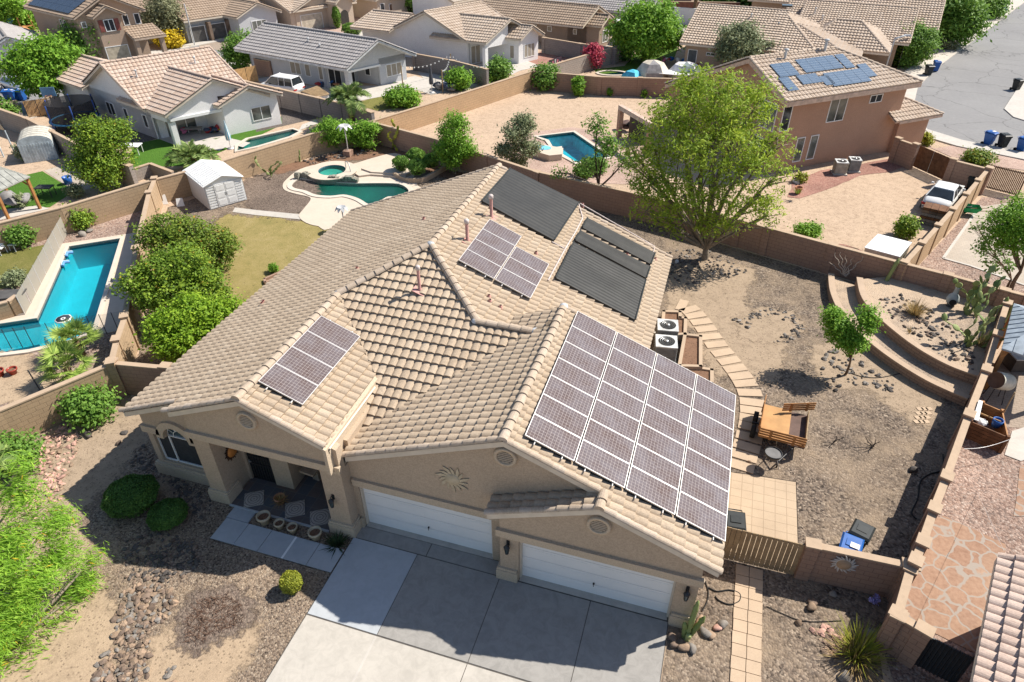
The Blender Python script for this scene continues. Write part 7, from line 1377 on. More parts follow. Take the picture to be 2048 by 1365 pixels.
def gazebo(label,corners,he,hp,roofm,postm,name='gazebo',cat='gazebo',posts=(0,1,2,3)):
 c = [Vector(G2(*k,he)) for k in corners]; t = thing(name,label,cat,(*c[0],0)); ctr = sum(c,Vector((0,0)))/4; m = MB().mat(roofm)
 for i in range(4):
  p,q = c[i],c[(i+1)%4]; top = Vector((ctr.x,ctr.y,hp)); P_,Q_ = Vector((p.x,p.y,he)),Vector((q.x,q.y,he)); m.face([P_,Q_,top]); m.face([Q_-Vector((0,0,.08)),P_-Vector((0,0,.08)),P_,Q_]); n = max(3,int((Q_-P_).length/.4))
  for s in range(1,n):e = P_.lerp(Q_,s/n); f = .96*min(1,2*min(s/n,1-s/n)); u = (Q_-P_).normalized(); mid = (P_+Q_)/2; d = top-mid; m.tube([e+Vector((0,0,.02)),e+d*f+Vector((0,0,.02))],.015,4,False)
 m.build('roof',t)
 for i in posts:
  e = c[i].lerp(ctr,.12); m = MB().mat(postm); m.box((e.x,e.y,he/2),(.16,.16,he)); d = (ctr-e).normalized(); m.tube([(e.x,e.y,he-.7),(e.x+d.x*.6,e.y+d.y*.6,he-.1)],.05,4); m.build('post',t)
 m = MB().mat(postm)
 for i in range(4):p,q = c[i].lerp(ctr,.12),c[(i+1)%4].lerp(ctr,.12); m.tube([(p.x,p.y,he-.12),(q.x,q.y,he-.12)],.08,4)
 m.build('beam',t); return t
gazebo('wooden gazebo with grey metal roof beside the synthetic lawn',((60,353),(-10,330),(-75,355),(-10,385)),2.3,3.0,simple_cache('gazebo_grey',(.30,.30,.27)),WOOD_O)
gazebo('wooden pergola with blue-grey metal roof at the right edge',((2004,697),(2028,607),(2150,640),(2140,740)),2.35,3.1,simple_cache('gazebo_blue',(.30,.35,.40)),WOOD_O,'pergola')
t = thing('storage_box','dark wicker storage box under the pergola at the right edge','box',G(2040,740)); m = MB().mat(simple_cache('wicker_dark',(.07,.06,.055))); m.box(G(2045,735)+Vector((0,0,.35)),(1.6,.8,.7),.3); m.mat(GREYTRIM); m.box(G(2045,735)+Vector((0,0,.74)),(1.66,.86,.06),.3); m.build('box_body',t)
def bin_proto(name,label,col,lid):
 t = thing(name,label,'wheelie bin',(0,0,0)); m = MB().mat(col); B,T = .23,.30; V = [(-B,-.27,.08),(B,-.27,.08),(B,.22,.08),(-B,.22,.08),(-T,-.36,.98),(T,-.36,.98),(T,.36,.98),(-T,.36,.98)]
 m.mesh(V,[(3,2,1,0),(0,1,5,4),(1,2,6,5),(2,3,7,6),(3,0,4,7)]); m.box((0,-.37,.92),(.62,.04,.08)); m.box((0,.37,.92),(.62,.04,.08)); m.box((.31,0,.92),(.04,.74,.08)); m.box((-.31,0,.92),(.04,.74,.08)); m.box((0,-.33,.55),(.4,.02,.3),0,1,-.12); m.build('bin_body',t)
 l = MB().mat(lid); l.mesh([(-.34,-.42,1.0),(.34,-.42,1.0),(.34,.38,1.03),(-.34,.38,1.03),(-.28,-.34,1.06),(.28,-.34,1.06),(.28,.3,1.09),(-.28,.3,1.09)],[(3,2,1,0),(4,5,6,7),(0,1,5,4),(1,2,6,5),(2,3,7,6),(3,0,4,7)]); l.box((0,-.02,1.085),(.34,.3,.025)); l.build('lid',t)
 for x in(-.27,.27):w_ = MB().mat(RUBBER); w_.lathe([(.0,-.03),(.12,-.03),(.12,.03),(0,.03)],(x,.30,.12),14,axis=(1,0,0)); w_.build('wheel',t)
 h = MB().mat(col); h.tube([(-.24,.42,1.0),(-.24,.47,1.0),(.24,.47,1.0),(.24,.42,1.0)],.02,6); h.build('handle',t); return t
BB = bin_proto('wheelie_bin','blue recycling bin tucked behind the brown front wall',PL_BLUE,PL_BLUE); BK = bin_proto('wheelie_bin','black bin beside the blue bin behind the front wall',PL_BLK,PL_BLK)
def tb(px,rz,lab,p):place(p,G(*px),rz,lab,'wheelie bins')
s_ = MB().mat(PL_WHT); s_.box((.1,-.1,1.105),(.28,.22,.006)); so_ = s_.build('lid_label',BB)
def tb2(px,rz,lab,p):q = G(*px,1.0); place(p,(q.x,q.y,0),rz,lab,'wheelie bins')
tb2((1703,1089),-.25,'blue recycling bin with white lid label behind the brown front wall',BB); tb2((1724,1062),2.75,'black bin behind the blue bin at the brown front wall',BK); tb2((1471,1041),.1,'black bin half hidden by the garage eave',BK)
for px,lab,p in(((1974,290),'blue bin left of the black bin on the near street kerb',BB),((2002,295),'black bin between two blue bins on the near street kerb',BK),((2040,302),'blue bin cut by the right edge on the near street kerb',BB),((2030,181),'dark bin standing on the road by the white pavement corner',BK),((1869,143),'blue bin beside the street lamp tree',BB),((1854,152),'black bin beside the street lamp tree',BK),((2003,32),'blue bin far up the street pavement',BB),((2012,8),'dark bin at the very top of the street',BK),((20,203),'leftmost of three blue bins by the left street',BB),((33,203),'middle of three blue bins by the left street',BB),((48,201),'rightmost of three blue bins by the left street',BB),((1940,384),'grey-black bin in the shade behind the white sedan',BK)):tb(px,random.uniform(-.5,.5)+.5,lab,p)
def car(label,px,rz,paint,kind='sedan',name='parked_car',z=0.0):
 b = G(px[0],px[1],z); t = thing(name,label,'car',b); L,Wd = (4.7,1.78)
 suv = kind=='suv'; rh = 1.72 if suv else 1.42; sec = [(-L/2,.45,.72,.62),(-L/2+.12,.35,.92,.80),(-L/2+.9,.30,.98,.88),(-.9,.28,.98,.89),(.7,.28,.97,.89),(1.25,.3,.95,.88),(L/2-.35,.32,.82,.83),(L/2-.05,.4,.68,.7),(L/2,.48,.6,.6)]
 if suv:sec[0] = (-L/2,.45,.95,.74); sec[1] = (-L/2+.1,.38,1.05,.84); sec[2] = (-L/2+.7,.32,1.05,.88)
 M = Matrix.Translation(b)@Matrix.Rotation(rz,4,'Z')
 def pt_(x,y,z):return M@Vector((x,y,z))
 m = MB().mat(paint); m.smooth = True; V = []; F = []
 for x,z0,z1,hw in sec:
  zm = z0+(z1-z0)*.55
  for y,z in((-hw*.92,z0),(-hw,zm),(-hw*.93,z1-.05),(-hw*.78,z1),(0,z1+.03),(hw*.78,z1),(hw*.93,z1-.05),(hw,zm),(hw*.92,z0),(0,z0)):V.append(pt_(x,y,z))
 n = 10
 for i in range(len(sec)-1):
  for k in range(n):F.append((i*n+k,i*n+(k+1)%n,(i+1)*n+(k+1)%n,(i+1)*n+k))
 F+=[tuple(range(n))[::-1],tuple(range((len(sec)-1)*n,len(sec)*n))]; m.mesh(V,F); m.build('body',t)
 xb0,xb1,xt0,xt1 = (-L/2+.15,1.3,-L/2+.35,.45) if suv else(-1.65,1.15,-1.0,.3); g = MB().mat(GLASS); r_ = MB().mat(paint); zb = .97; wb,wt = .80,.62
 B = [(xb0,-wb),(xb1,-wb),(xb1,wb),(xb0,wb)]; T = [(xt0,-wt),(xt1,-wt),(xt1,wt),(xt0,wt)]
 for i in range(4):j = (i+1)%4; g.face([pt_(*B[i],zb),pt_(*B[j],zb),pt_(*T[j],rh-.04),pt_(*T[i],rh-.04)])
 r_.mesh([pt_(x*1.0,y*1.03,rh-.06) for x,y in T]+[pt_(x*.96,y*.9,rh) for x,y in T],[(4,5,6,7),(0,1,5,4),(1,2,6,5),(2,3,7,6),(3,0,4,7)])
 for i in range(4):r_.tube([pt_(*B[i],zb),pt_(*T[i],rh-.04)],.045,5)
 for y,yt in((-wb,-wt),(wb,wt)):
  for x,xt in((-.45,-.42),)+(((-1.2,-1.15),) if suv else()):r_.tube([pt_(x,y,zb),pt_(xt,yt,rh-.04)],.04,5)
 g.build('window',t); r_.build('roof',t)
 for x in(-L/2+.9,L/2-.95):
  for y in(-.8,.8):w_ = MB().mat(RUBBER); ax = M.to_3x3()@Vector((0,1,0)); w_.lathe([(.2,-.1),(.33,-.1),(.33,.1),(.2,.1)],pt_(x,y,.33),18,axis=ax); o = w_.build('wheel',t); h = MB().mat(STEEL); h.lathe([(.2,-.09),(0,-.07)],pt_(x,y,.33),12,axis=ax); h.lathe([(.2,.09),(0,.07)],pt_(x,y,.33),12,axis=ax); h.build('rim',o)
 for y in(-.62,.62):
  l = MB().mat(simple_cache('tail_light',(.35,.02,.015),rough=.3)); l.mesh([pt_(-L/2-.015+q,y+s*.2,z) for q in(0,.12) for s,z in((-1,.62),(1,.62),(1,.76),(-1,.76))],[(0,1,2,3),(7,6,5,4),(0,4,5,1),(1,5,6,2),(2,6,7,3),(3,7,4,0)]); l.build('tail_light',t)
  l = MB().mat(simple_cache('head_light',(.7,.7,.68),rough=.2)); l.mesh([pt_(L/2+.01-q,y+s*.18,z) for q in(0,.2) for s,z in((-1,.58),(1,.58),(1,.70),(-1,.70))],[(0,1,2,3),(7,6,5,4),(0,4,5,1),(1,5,6,2),(2,6,7,3),(3,7,4,0)]); l.build('headlight',t)
 p = MB().mat(PL_WHT); p.mesh([pt_(-L/2-.02,y,z) for y,z in((-.26,.58),(.26,.58),(.26,.7),(-.26,.7))],[(0,1,2,3)]); p.build('number_plate',t)
 k = MB().mat(simple_cache('bumper',(.25,.25,.25))); k.box(pt_(-L/2-.02,0,.46),(.14,1.5,.14),rz); k.box(pt_(L/2,0,.44),(.14,1.4,.14),rz); k.build('bumper',t)
 for y in(-.95,.95):q = MB().mat(paint); q.box(pt_(.75,y,1.02),(.12,.18,.11),rz,.8); q.build('mirror',t)
 return t
def carpaint(n,c,me=0.0):return simple_cache(n,c,var=.03,rough=.25,spec=.6,metal=me)
CW_ = carpaint('car_white',(.74,.74,.73)); CS_ = carpaint('car_silver',(.5,.54,.6),.3); CB_ = carpaint('car_black',(.02,.022,.025))
a,b = G(1872,420),G(1905,375); car('white sedan with red tail lights parked by the sandy wall',(1880,408),ang(a,b),CW_); car('silver car parked under the feathery tree on the left street',(42,182),-.25,CS_); car('white estate car parked on the narrow concrete drive',(565,186),ang(G(540,182),G(590,190))+math.pi,CW_,'suv'); car('black car nose visible at the tan garage drive',(208,116),.9,CB_); car('black estate car with roof rack on the tan house drive',(256,112),.9,CB_,'suv'); car('dark car at the top of the street',(1992,20),1.2,CB_); car('blue car at the top edge of the far street',(915,6),.4,carpaint('car_blue',(.02,.05,.2)))
TA = G(1518,868); an = ang(G(1520,877,.6),G(1582,893,.6)); t = thing('utility_trailer','stained wooden utility trailer with slatted sides and one side swung open','trailer',TA); X = Vector((math.cos(an),math.sin(an),0)); Y = Vector((-X.y,X.x,0)); O_ = G(1516,873,.55)
def TL(x,y,z):return O_+X*x+Y*y+Vector((0,0,z))
LX,LY = 1.75,2.1
m = MB().mat(WOOD_P); m.box(TL(LX*.32,LY*.5,.0),(LX*.64,LY*.98,.05),an); m.build('deck',t); m = MB().mat(simple_cache('trailer_floor',(.12,.075,.06))); m.box(TL(LX*.82,LY*.5,-.06),(LX*.36,LY*.98,.05),an); m.build('floor',t)
def side(o,d,L,H,name='side_panel',n=4,posts=2):
 m = MB().mat(WOOD_O); d = Vector(d).normalized(); aa = math.atan2(d.y,d.x); nr = Vector((d.y,-d.x,0))
 for k in range(n):c = o+d*L/2+Vector((0,0,H*(k+.5)/n)); m.box(c,(L,.03,H/n-.035),aa)
 for k in range(posts):c = o+d*L*(k+.5 if posts>1 else.5)/posts+nr*.03+Vector((0,0,H/2)); m.box(c,(.1,.035,H+.02),aa)
 m.build(name,t)
side(TL(0,0,0),X,LX,.5); side(TL(0,LY,0),-Y,LY,.55); side(TL(LX*.42,LY*.86,.1),(X*.9+Y*.42),1.35,.42); m = MB().mat(WOOD_T); m.box(TL(LX,LY*.5,.1),(.04,LY*.95,.35),an); m.build('tailgate',t)
for y in(.55,1.4):
 w_ = MB().mat(RUBBER); w_.lathe([(.12,-.09),(.28,-.09),(.28,.09),(.12,.09)],TL(-.2,y,-.27),16,axis=X); w_.build('wheel',t)
m = MB().mat(BLACKM); m.tube([TL(.3,.1,-.12),TL(.3,LY-.1,-.12)],.04,4); m.tube([TL(1.4,.1,-.12),TL(1.4,LY-.1,-.12)],.04,4); m.tube([TL(-.3,1.0,-.2),TL(LX+.1,1.0,-.2)],.04,4); m.tube([TL(.3,0.1,-.15),TL(.9,-.9,-.2),TL(.9,-.9,-.55)],.035,4); m.tube([TL(1.4,0.1,-.15),TL(.9,-.9,-.2)],.035,4); m.build('chassis',t)
g = G(1547,906,.78); g.z = 0; t = thing('kettle_grill','black round kettle grill without lid beside the trailer','grill',g); m = MB().mat(BLACKM); m.lathe([(.02,.5),(.2,.54),(.3,.66),(.33,.80),(.31,.80)],g,20); m.build('bowl',t); m = MB().mat(simple_cache('ash',(.16,.155,.15))); m.lathe([(.31,.76),(0,.75)],g,18); m.build('grate',t); m = MB().mat(STEEL)
for q in range(3):a_ = 2.1*q; m.tube([g+Vector((.16*math.cos(a_),.16*math.sin(a_),.56)),g+Vector((.36*math.cos(a_),.36*math.sin(a_),0))],.016,5)
m.build('leg',t)
def ac(label,px,s=.85,h=.85,top=GREYTRIM,body=simple_cache('ac_grey',(.22,.225,.225)),rz=.15):
 g = G(*px); t = thing('air_conditioner',label,'air conditioner',g); m = MB().mat(CONC); m.box(g+Vector((0,0,.05)),(s+.2,s+.2,.1),rz); m.build('pad',t); m = MB().mat(body); m.box(g+Vector((0,0,.1+h/2)),(s,s,h),rz)
 for k in range(9):m.box(g+Vector((0,0,.2+k*h*.095)),(s+.03,s+.03,.025),rz)
 m.build('casing',t); m = MB().mat(simple_cache('ac_top',(.52,.53,.53))); m.box(g+Vector((0,0,.12+h)),(s+.04,s+.04,.06),rz); m.build('top_panel',t); m = MB().mat(BLACKM); m.lathe([(s*.4,.155+h),(0,.155+h)],g,24); m.mat(STEEL); m.lathe([(.1,.17+h),(.08,.2+h),(0,.21+h)],g,12)
 for k in range(4):m.lathe([(s*.1*(k+1),.165+h),(s*.1*(k+1)+.012,.17+h)],g,24)
 m.build('fan_grille',t); return t
ac('pale topped air conditioner farther from the camera beside the raised planter',(1331,682),.95,.8); ac('air conditioner with visible fan nearest the garage solar array',(1327,722),.95,1.0); ac('beige air conditioner by the pink house wall',(1677,347),.8,.8,body=simple_cache('ac_beige',(.40,.37,.30))); ac('dark grey air conditioner by the pink house wall',(1704,342),.75,.8)
g = G(1900,612,.78); t = thing('chiminea','grey clay chiminea against the shaded rear wall','chiminea',g); m = MB().mat(simple_cache('chiminea_clay',(.36,.39,.38))); m.lathe([(.12,.1),(.25,.2),(.30,.38),(.24,.58),(.12,.72),(.10,1.05),(.14,1.1),(.1,1.1),(.08,.9)],g,18); m.mat(simple_cache('soot',(.015,.015,.015))); m.lathe([(.16,.0),(0,.01)],g+Vector((-.05,-.30,.36)),14,axis=(-.15,-1,.1)); m.build('pot',t); m = MB().mat(BLACKM); m.lathe([(.2,0),(.16,.12)],g,12); m.build('stand',t)
def sun(label,c,n_,R0,R1,mats,rays=16,curl=.35,name='metal_sun',face=None,th=.03):
 c = Vector(c); n_ = Vector(n_).normalized(); u = Vector((-n_.y,n_.x,0)).normalized(); v = n_.cross(u); v = v if v.z>0 else-v; t = thing(name,label,'wall ornament',c); m = MB().mat(mats[0])
 for k in range(rays):
  a0 = 2*math.pi*k/rays; w_ = math.pi/rays*.95; L = R1 if k%2==0 else R1*.86
  pl = [(R0*math.cos(a0-w_),R0*math.sin(a0-w_)),((R0+L)/2*math.cos(a0-w_*.3+curl*.4),(R0+L)/2*math.sin(a0-w_*.3+curl*.4)),(L*math.cos(a0+curl),L*math.sin(a0+curl)),((R0+L)/2*math.cos(a0+w_+curl*.4),(R0+L)/2*math.sin(a0+w_+curl*.4)),(R0*math.cos(a0+w_),R0*math.sin(a0+w_))]
  A = [c+u*x+v*y+n_*th for x,y in pl]; B_ = [p-n_*th*.8 for p in A]; m.face(A); m.face(B_[::-1])
  for i in range(5):m.face([A[i],B_[i],B_[(i+1)%5],A[(i+1)%5]])
 m.build('rays',t); f = MB().mat(mats[1]); f.lathe([(R0,th),(R0*.9,th+.03),(R0*.5,th+.05),(0,th+.06)],c,22,axis=n_); f.build('disc',t); return t
sun('large carved stone sun on the garage gable wall',(-7.2,.29,3.62),(0,-1,0),.24,.60,(POTTAN,POTTAN),14); sun('orange and brown sun ornament on the porch side wall',(-16.05,.62,1.95),(1,0,0),.26,.42,(simple_cache('sun_brown',(.07,.035,.02)),simple_cache('sun_orange',(.50,.20,.05))),24,.1); q = G(1687,1113,1.25); sun('pale metal sun on the brown front wall',(q.x,2.60,1.22),(0,-1,0),.22,.43,(ALU,simple_cache('sun_copper',(.40,.27,.17))),18,.3)
wd = (Vector(C1)-Vector(G2(742,244,H_))); wn = Vector((-wd.y,wd.x,0)).normalized(); wn = wn if wn.y<0 else-wn
for lab,px,mm in(('round terracotta plaque on the pale tan rear wall',(540,302),0),('gold metal sun ornament on the pale tan rear wall',(567,294),1)):
 q = G(*px,.95)+wn*.02
 if mm:sun(lab,q,wn,.22,.46,(simple_cache('gold_metal',(.42,.32,.16)),simple_cache('gold_metal',(.42,.32,.16))),16,.1)
 else:t = thing('wall_plaque',lab,'wall ornament',q); m = MB().mat(TERRA); m.lathe([(.42,0),(.42,.05),(.3,.06),(.3,.03),(.12,.04),(0,.05)],q,22,axis=wn); m.build('plaque',t)
for lab,px,h,s in(('grey metal palm tree ornament at the lawn edge by the roof',(690,461),1.5,.5),('white metal palm tree ornament on a block pedestal behind the spa',(697,312),2.3,.75)):
 g = G(*px); t = thing('metal_palm',lab,'garden ornament',g); m = MB().mat(ALU if s>.6 else GREYTRIM); m.tube([g,g+Vector((.03,0,h*.5)),g+Vector((0,0,h))],.04,6); m.build('trunk',t)
 for k in range(8):
  a_ = k*math.pi/4; D = Vector((math.cos(a_),math.sin(a_),0)); sd = Vector((-D.y,D.x,0)); m = MB().mat(ALU if s>.6 else GREYTRIM); tp = g+Vector((0,0,h)); L = [tp,tp+D*s*.5+Vector((0,0,.12)),tp+D*s*.9-Vector((0,0,.12))]; Wd = [.03,.16,.02]
  for i in range(2):m.face([L[i]-sd*Wd[i],L[i+1]-sd*Wd[i+1],L[i+1]+sd*Wd[i+1],L[i]+sd*Wd[i]])
  m.build('frond',t)
 if s>.6:m = MB().mat(BLK_RED); m.box(g+Vector((0,0,.2)),(.6,.6,.5)); m.build('pedestal',t)
def pot(label,px,r_,h,mat=POTTAN,z=0.0,group=None,soil_=True):
 g = G(*px,z); t = thing('plant_pot',label,'plant pot',g,group); m = MB().mat(mat); m.lathe([(.0,.0),(r_*.62,0),(r_*.85,h*.75),(r_*1.05,h*.78),(r_*1.05,h),(r_*.88,h),(r_*.82,h*.7)],g,20); m.build('pot',t)
 if soil_:m = MB().mat(SOILD); m.lathe([(r_*.84,h*.72),(0,h*.74)],g,16); m.build('soil',t)
 return t
for lab,px,r_ in(('largest tan pot, first from the left along the walkway strip',(531,1046),.24),('small tan pot second from the left along the walkway strip',(561,1056),.18),('small tan pot third from the left along the walkway strip',(587,1064),.18),('tan pot nearest the cycad along the walkway strip',(633,1077),.23)):pot(lab,px,r_,r_*1.7,group='tan pots along the walkway')
pot('porch plant pot holding brown ornamental grass',(562,1006),.2,.32,TERRA,.06); pot('red glazed pot on the pink gravel',(28,748),.22,.3,simple_cache('red_glaze',(.30,.05,.03),rough=.3)); pot('red glazed pot cut by the left edge',(2,752),.22,.34,simple_cache('red_glaze',(.30,.05,.03))); pot('terracotta pot with spiky brown plant by the pink house',(1595,388),.26,.5,TERRA); tuft('spiky brownish plant in the terracotta pot',G(1595,388,.45),60,.6,L_ORNG,.8,.04,201,'potted_plant','plant',.2,.08)
BT = simple_cache('bench_stone',(.38,.29,.21))
for k,(lab,x,y,h) in enumerate((('taller stone pedestal bench in the porch alcove',-13.55,1.75,.78),('lower stone bench in the porch alcove',-12.75,1.95,.5))):
 t = thing('stone_bench',lab,'bench',(x,y,.06)); m = MB().mat(BT); m.box((x,y,h+.02),(.62,.95 if k==0 else.9,.09),-.1); m.build('seat',t); m = MB().mat(BT); m.box((x,y+.1,h/2),(.3,.34,h-.04),-.1,.85); m.build('leg',t)
def mosaic():
 b = NB('mosaic_tile'); co = b.coord('UV'); v = b.n('TexVoronoi',Scale=26.0,_feature='DISTANCE_TO_EDGE'); b.l(co,v.inputs['Vector']); le = b.n('VectorMath',_operation='LENGTH'); b.l(co,le.inputs[0]); f = b.math('FRACT',b.math('MULTIPLY',le.outputs['Value'],9.0)); m = b.math('GREATER_THAN',f,.28)
 col = b.mix(m,(.22,.19,.17),b.ramp(v.outputs['Distance'],[(.02,(.26,.23,.2)),(.1,(.52,.47,.41))])); return b.fin(col,.8)
MOS = mosaic()
for lab,px in(('leftmost patterned mosaic stepping tile on the slate porch',(508,998)),('middle patterned mosaic stepping tile on the slate porch',(590,1018)),('rightmost patterned mosaic stepping tile by the porch pillar',(640,1035))):
 g = G(*px,.08); m = MB().mat(MOS); c_,s_ = math.cos(.55),math.sin(.55); q = [(-.38,-.38),(.38,-.38),(.38,.38),(-.38,.38)]; W4 = [(g.x+(x*c_-y*s_)*.92,g.y+(x*s_+y*c_)*.92) for x,y in q]; m.face([(*p,.085) for p in W4],q)
 for i in range(4):m.face([(*W4[i],.05),(*W4[(i+1)%4],.05),(*W4[(i+1)%4],.085),(*W4[i],.085)])
 tag(m.build('stepping_stone'),lab,'stepping stone','mosaic stepping tiles on the porch')
def hose(label,px,z=.03,r_=.025,mat=RUBBER,name='garden_hose'):
 L = smooth_line([tuple(G(*p,z)) for p in px],6); m = MB().mat(mat); m.tube(L,r_,6); return tag(m.build(name),label,'hose')
hose('black hose looped on the gravel by the garage corner',[QG(*c) for c in((1570,610),(1640,640),(1740,630),(1820,660),(1815,720),(1740,745),(1660,715),(1625,680))]); hose('thin black hose running down beside the lumpy cactus',[QG(*c) for c in((1545,560),(1570,640),(1560,720),(1520,800))],r_=.018); hose('black hose bunched in the shade of the tall brown wall',[QD(*c) for c in((1400,900),(1395,1020),(1290,1060),(1220,1120),(1200,1250),(1150,1365),(1190,1420))]); hose('thin black line running up to the tree rock ring',[QD(*c) for c in((630,240),(760,280),(900,285),(1070,250))],r_=.018); hose('thin black irrigation line across the front gravel',[QE(*c) for c in((3440,230),(3500,210))] if False else[QH(*c) for c in((-10,760),(120,820),(300,880),(590,875))],r_=.014)
rock_bed('river_rock','bed of tan and brown river cobbles on the sunny front gravel',P((250,1170),(350,1172),(350,1215),(312,1262),(300,1310),(292,1400),(178,1400),(190,1330),(215,1290),(228,1240)),430,.06,.13,[ROCK,ROCK,ROCKT,ROCKG,ROCKP if False else ROCKT],301); rock_bed('river_rock','dark cobbles in the shade below the mounded shrubs',P((240,1080),(330,1065),(395,1090),(400,1130),(350,1168),(252,1166)),260,.05,.11,[ROCKD,ROCK,ROCKD],302); rock_bed('pink_rubble','drift of pink and white broken rocks in the left front yard',P((95,860),(150,840),(160,890),(135,950),(120,1010),(60,1050),(40,1000),(75,930)),330,.05,.13,[ROCKP,ROCKP,ROCKT],303); rock_bed('river_rock','scattered dark rocks in the shaded front bed under the window',P((285,890),(320,930),(400,985),(430,1010),(400,1040),(320,960),(260,930)),150,.05,.10,[ROCKD,ROCKD,ROCK],304)
rock_bed('river_rock','dark cobbles around the foot of the large mesquite',P((1335,505),(1400,495),(1460,520),(1500,545),(1440,560),(1350,575),(1325,545)),190,.05,.12,[ROCKD,ROCKG,ROCKD],305); rock_bed('river_rock','loose ring of dark stones around a bare earth patch in the yard',P((1465,640),(1500,625),(1560,615),(1600,640),(1615,665),(1570,690),(1545,685),(1585,660),(1560,635),(1510,640),(1490,665)),110,.05,.12,[ROCKD,ROCKG],306); rock_bed('river_rock','ring of grey stones around the small yard tree',P((1630,725),(1660,700),(1720,720),(1790,770),(1780,785),(1720,770),(1670,785),(1640,760)),90,.06,.14,[ROCKD,ROCKG],307); rock_bed('terrace_rubble','dark rubble scattered over the upper terrace',P((1760,600),(1800,590),(1900,640),(1960,680),(1945,740),(1880,710),(1800,650),(1770,625),z=.78),230,.05,.13,[ROCKD,ROCKG,ROCK],308,.78); rock_bed('tan_rubble','small pile of tan broken stones beside the tall grass clump',P((1622,1260),(1650,1250),(1685,1280),(1680,1310),(1650,1315)),70,.06,.12,[ROCKT,ROCKP,ROCKT],309); rock_bed('river_rock','scattered stones by the driveway end at the bottom',P((325,1330),(350,1335),(348,1380),(320,1390)),12,.08,.13,[ROCKT,ROCKG],310)
rock_bed('spa_rubble','dark stones along the planted bed behind the spa',P((600,322),(690,300),(760,300),(690,318),(620,330)),90,.08,.17,[ROCKD,ROCKG,ROCK],311)
for k,(lab,px,s,mm) in enumerate((('largest rounded tan boulder at the foot of the lumpy cactus',(1368,1298),.19,ROCKT),('dark grey boulder right of the rounded tan boulder',(1384,1300),.17,ROCKG),('tall pointed grey stone behind the lumpy cactus',(1409,1268),.17,ROCKG),('long flat grey stone on the gravel right of the cactus',(1443,1250),.19,ROCKG),('tan stone beside the pointed grey stone',(1422,1272),.17,ROCKT),('small round pinkish stone near the long grey stone',(1434,1257),.14,ROCKP),('brown stone in the driveway shade by the cactus',(1345,1278),.18,ROCK),('small brown stone touching the driveway edge',(1348,1293),.15,ROCK),('tan stone between cactus and garage corner',(1400,1245),.16,ROCKT),('dark boulder on the bare soil of the left front yard',(177,871),.2,ROCKD),('small dark stone by the left house corner',(249,868),.13,ROCKD),('brown stone in the shade line by the house corner',(238,888),.13,ROCK),('dark boulder pair on the pink gravel by the long pool',(166,472),.3,ROCKG),('smaller boulder beside the pair on the pink gravel',(180,464),.2,ROCKG),('white boulder by the pink house path',(1593,366),.35,simple_cache('white_rock',(.6,.58,.54))),('white stone under the mesquite',(1353,526),.16,simple_cache('white_rock',(.6,.58,.54))),('light ring-shaped stone on the gravel near the front wall',(1622,1218),.2,ROCKT),('small brown stone on the gravel near the front wall',(1625,1207),.12,ROCK),('block-shaped tan stone on the front gravel',(1597,1247),.14,ROCKT),('bluish flat stone beside the tall grass clump',(1745,1277),.24,ROCKG),('grey stone in the shade of the front wall',(1665,1190),.15,ROCKG),('dark rock beside the metal kettle grill shadow',(1498,925),.08,ROCKT),('dark clump of rubble at the tall wall shade edge',(1825,942),.2,ROCKD),('single grey stone on the front gravel at the bottom',(1688,1355),.2,ROCKG))):rock(lab,px,s,mm,400+k)
t = thing('trampoline','round trampoline with black safety net and blue posts beside the white house','trampoline',G(150,268)); c0 = G(158,258); m = MB().mat(BLACKM); RT = 2.0; m.lathe([(RT-.15,.88),(0,.86)],c0,28); m.build('mat',t); m = MB().mat(simple_cache('pad_blue',(.05,.22,.40))); m.lathe([(RT,.85),(RT,.93),(RT-.2,.93),(RT-.2,.86)],c0,32); m.build('pad',t); m = MB().mat(NETK); m.lathe([(RT-.1,.93),(RT-.15,2.4)],c0,28); m.build('net',t)
for k in range(6):a_ = k*math.pi/3+.3; m = MB().mat(simple_cache('post_blue',(.04,.10,.35))); e = c0+Vector((RT*math.cos(a_),RT*math.sin(a_),0)); m.tube([e,e+Vector((0,0,2.45))],.05,6); m.build('post',t)
g = G(122,250); t = thing('basketball_hoop','basketball hoop with blue backboard above the trampoline net','basketball hoop',g); m = MB().mat(BLACKM); m.tube([g,g+Vector((0,0,2.9))],.06,7); m.build('pole',t); m = MB().mat(simple_cache('board_blue',(.15,.28,.42))); m.box(g+Vector((.25,-.2,2.9)),(1.1,.05,.75),.5); m.build('backboard',t); m = MB().mat(simple_cache('sun_orange',(.5,.2,.05))); m.lathe([(.24,0),(.26,.02),(.24,.03)],g+Vector((.45,-.5,2.65)),16); m.build('rim',t)
def umb(label,px,h,mat,mat2=None):
 g = G(*px); t = thing('closed_umbrella',label,'umbrella',g); m = MB().mat(ALU); m.tube([g,g+Vector((0,0,h))],.03,6); m.lathe([(.25,0),(.25,.08),(.05,.1)],g,12); m.build('pole',t); m = MB(); n = 14
 for k in range(n):
  m.mat(mat2 if mat2 and k%2 else mat); a0,a1 = 2*math.pi*k/n,2*math.pi*(k+1)/n
  for(r0,z0),(r1,z1) in(((.2,h*.32),(.22,h*.45)),((.22,h*.45),(.03,h))):m.face([g+Vector((r0*math.cos(a0),r0*math.sin(a0),z0)),g+Vector((r0*math.cos(a1),r0*math.sin(a1),z0)),g+Vector((r1*math.cos(a1),r1*math.sin(a1),z1)),g+Vector((r1*math.cos(a0),r1*math.sin(a0),z1))])
 m.build('canopy',t)
umb('closed blue and white striped umbrella by the lap pool',(462,298),2.3,simple_cache('stripe_blue',(.10,.35,.48)),PL_WHT); umb('closed dark patio umbrella in the grey house yard',(864,186),2.6,simple_cache('umbrella_grey',(.07,.075,.09)))
tops = []
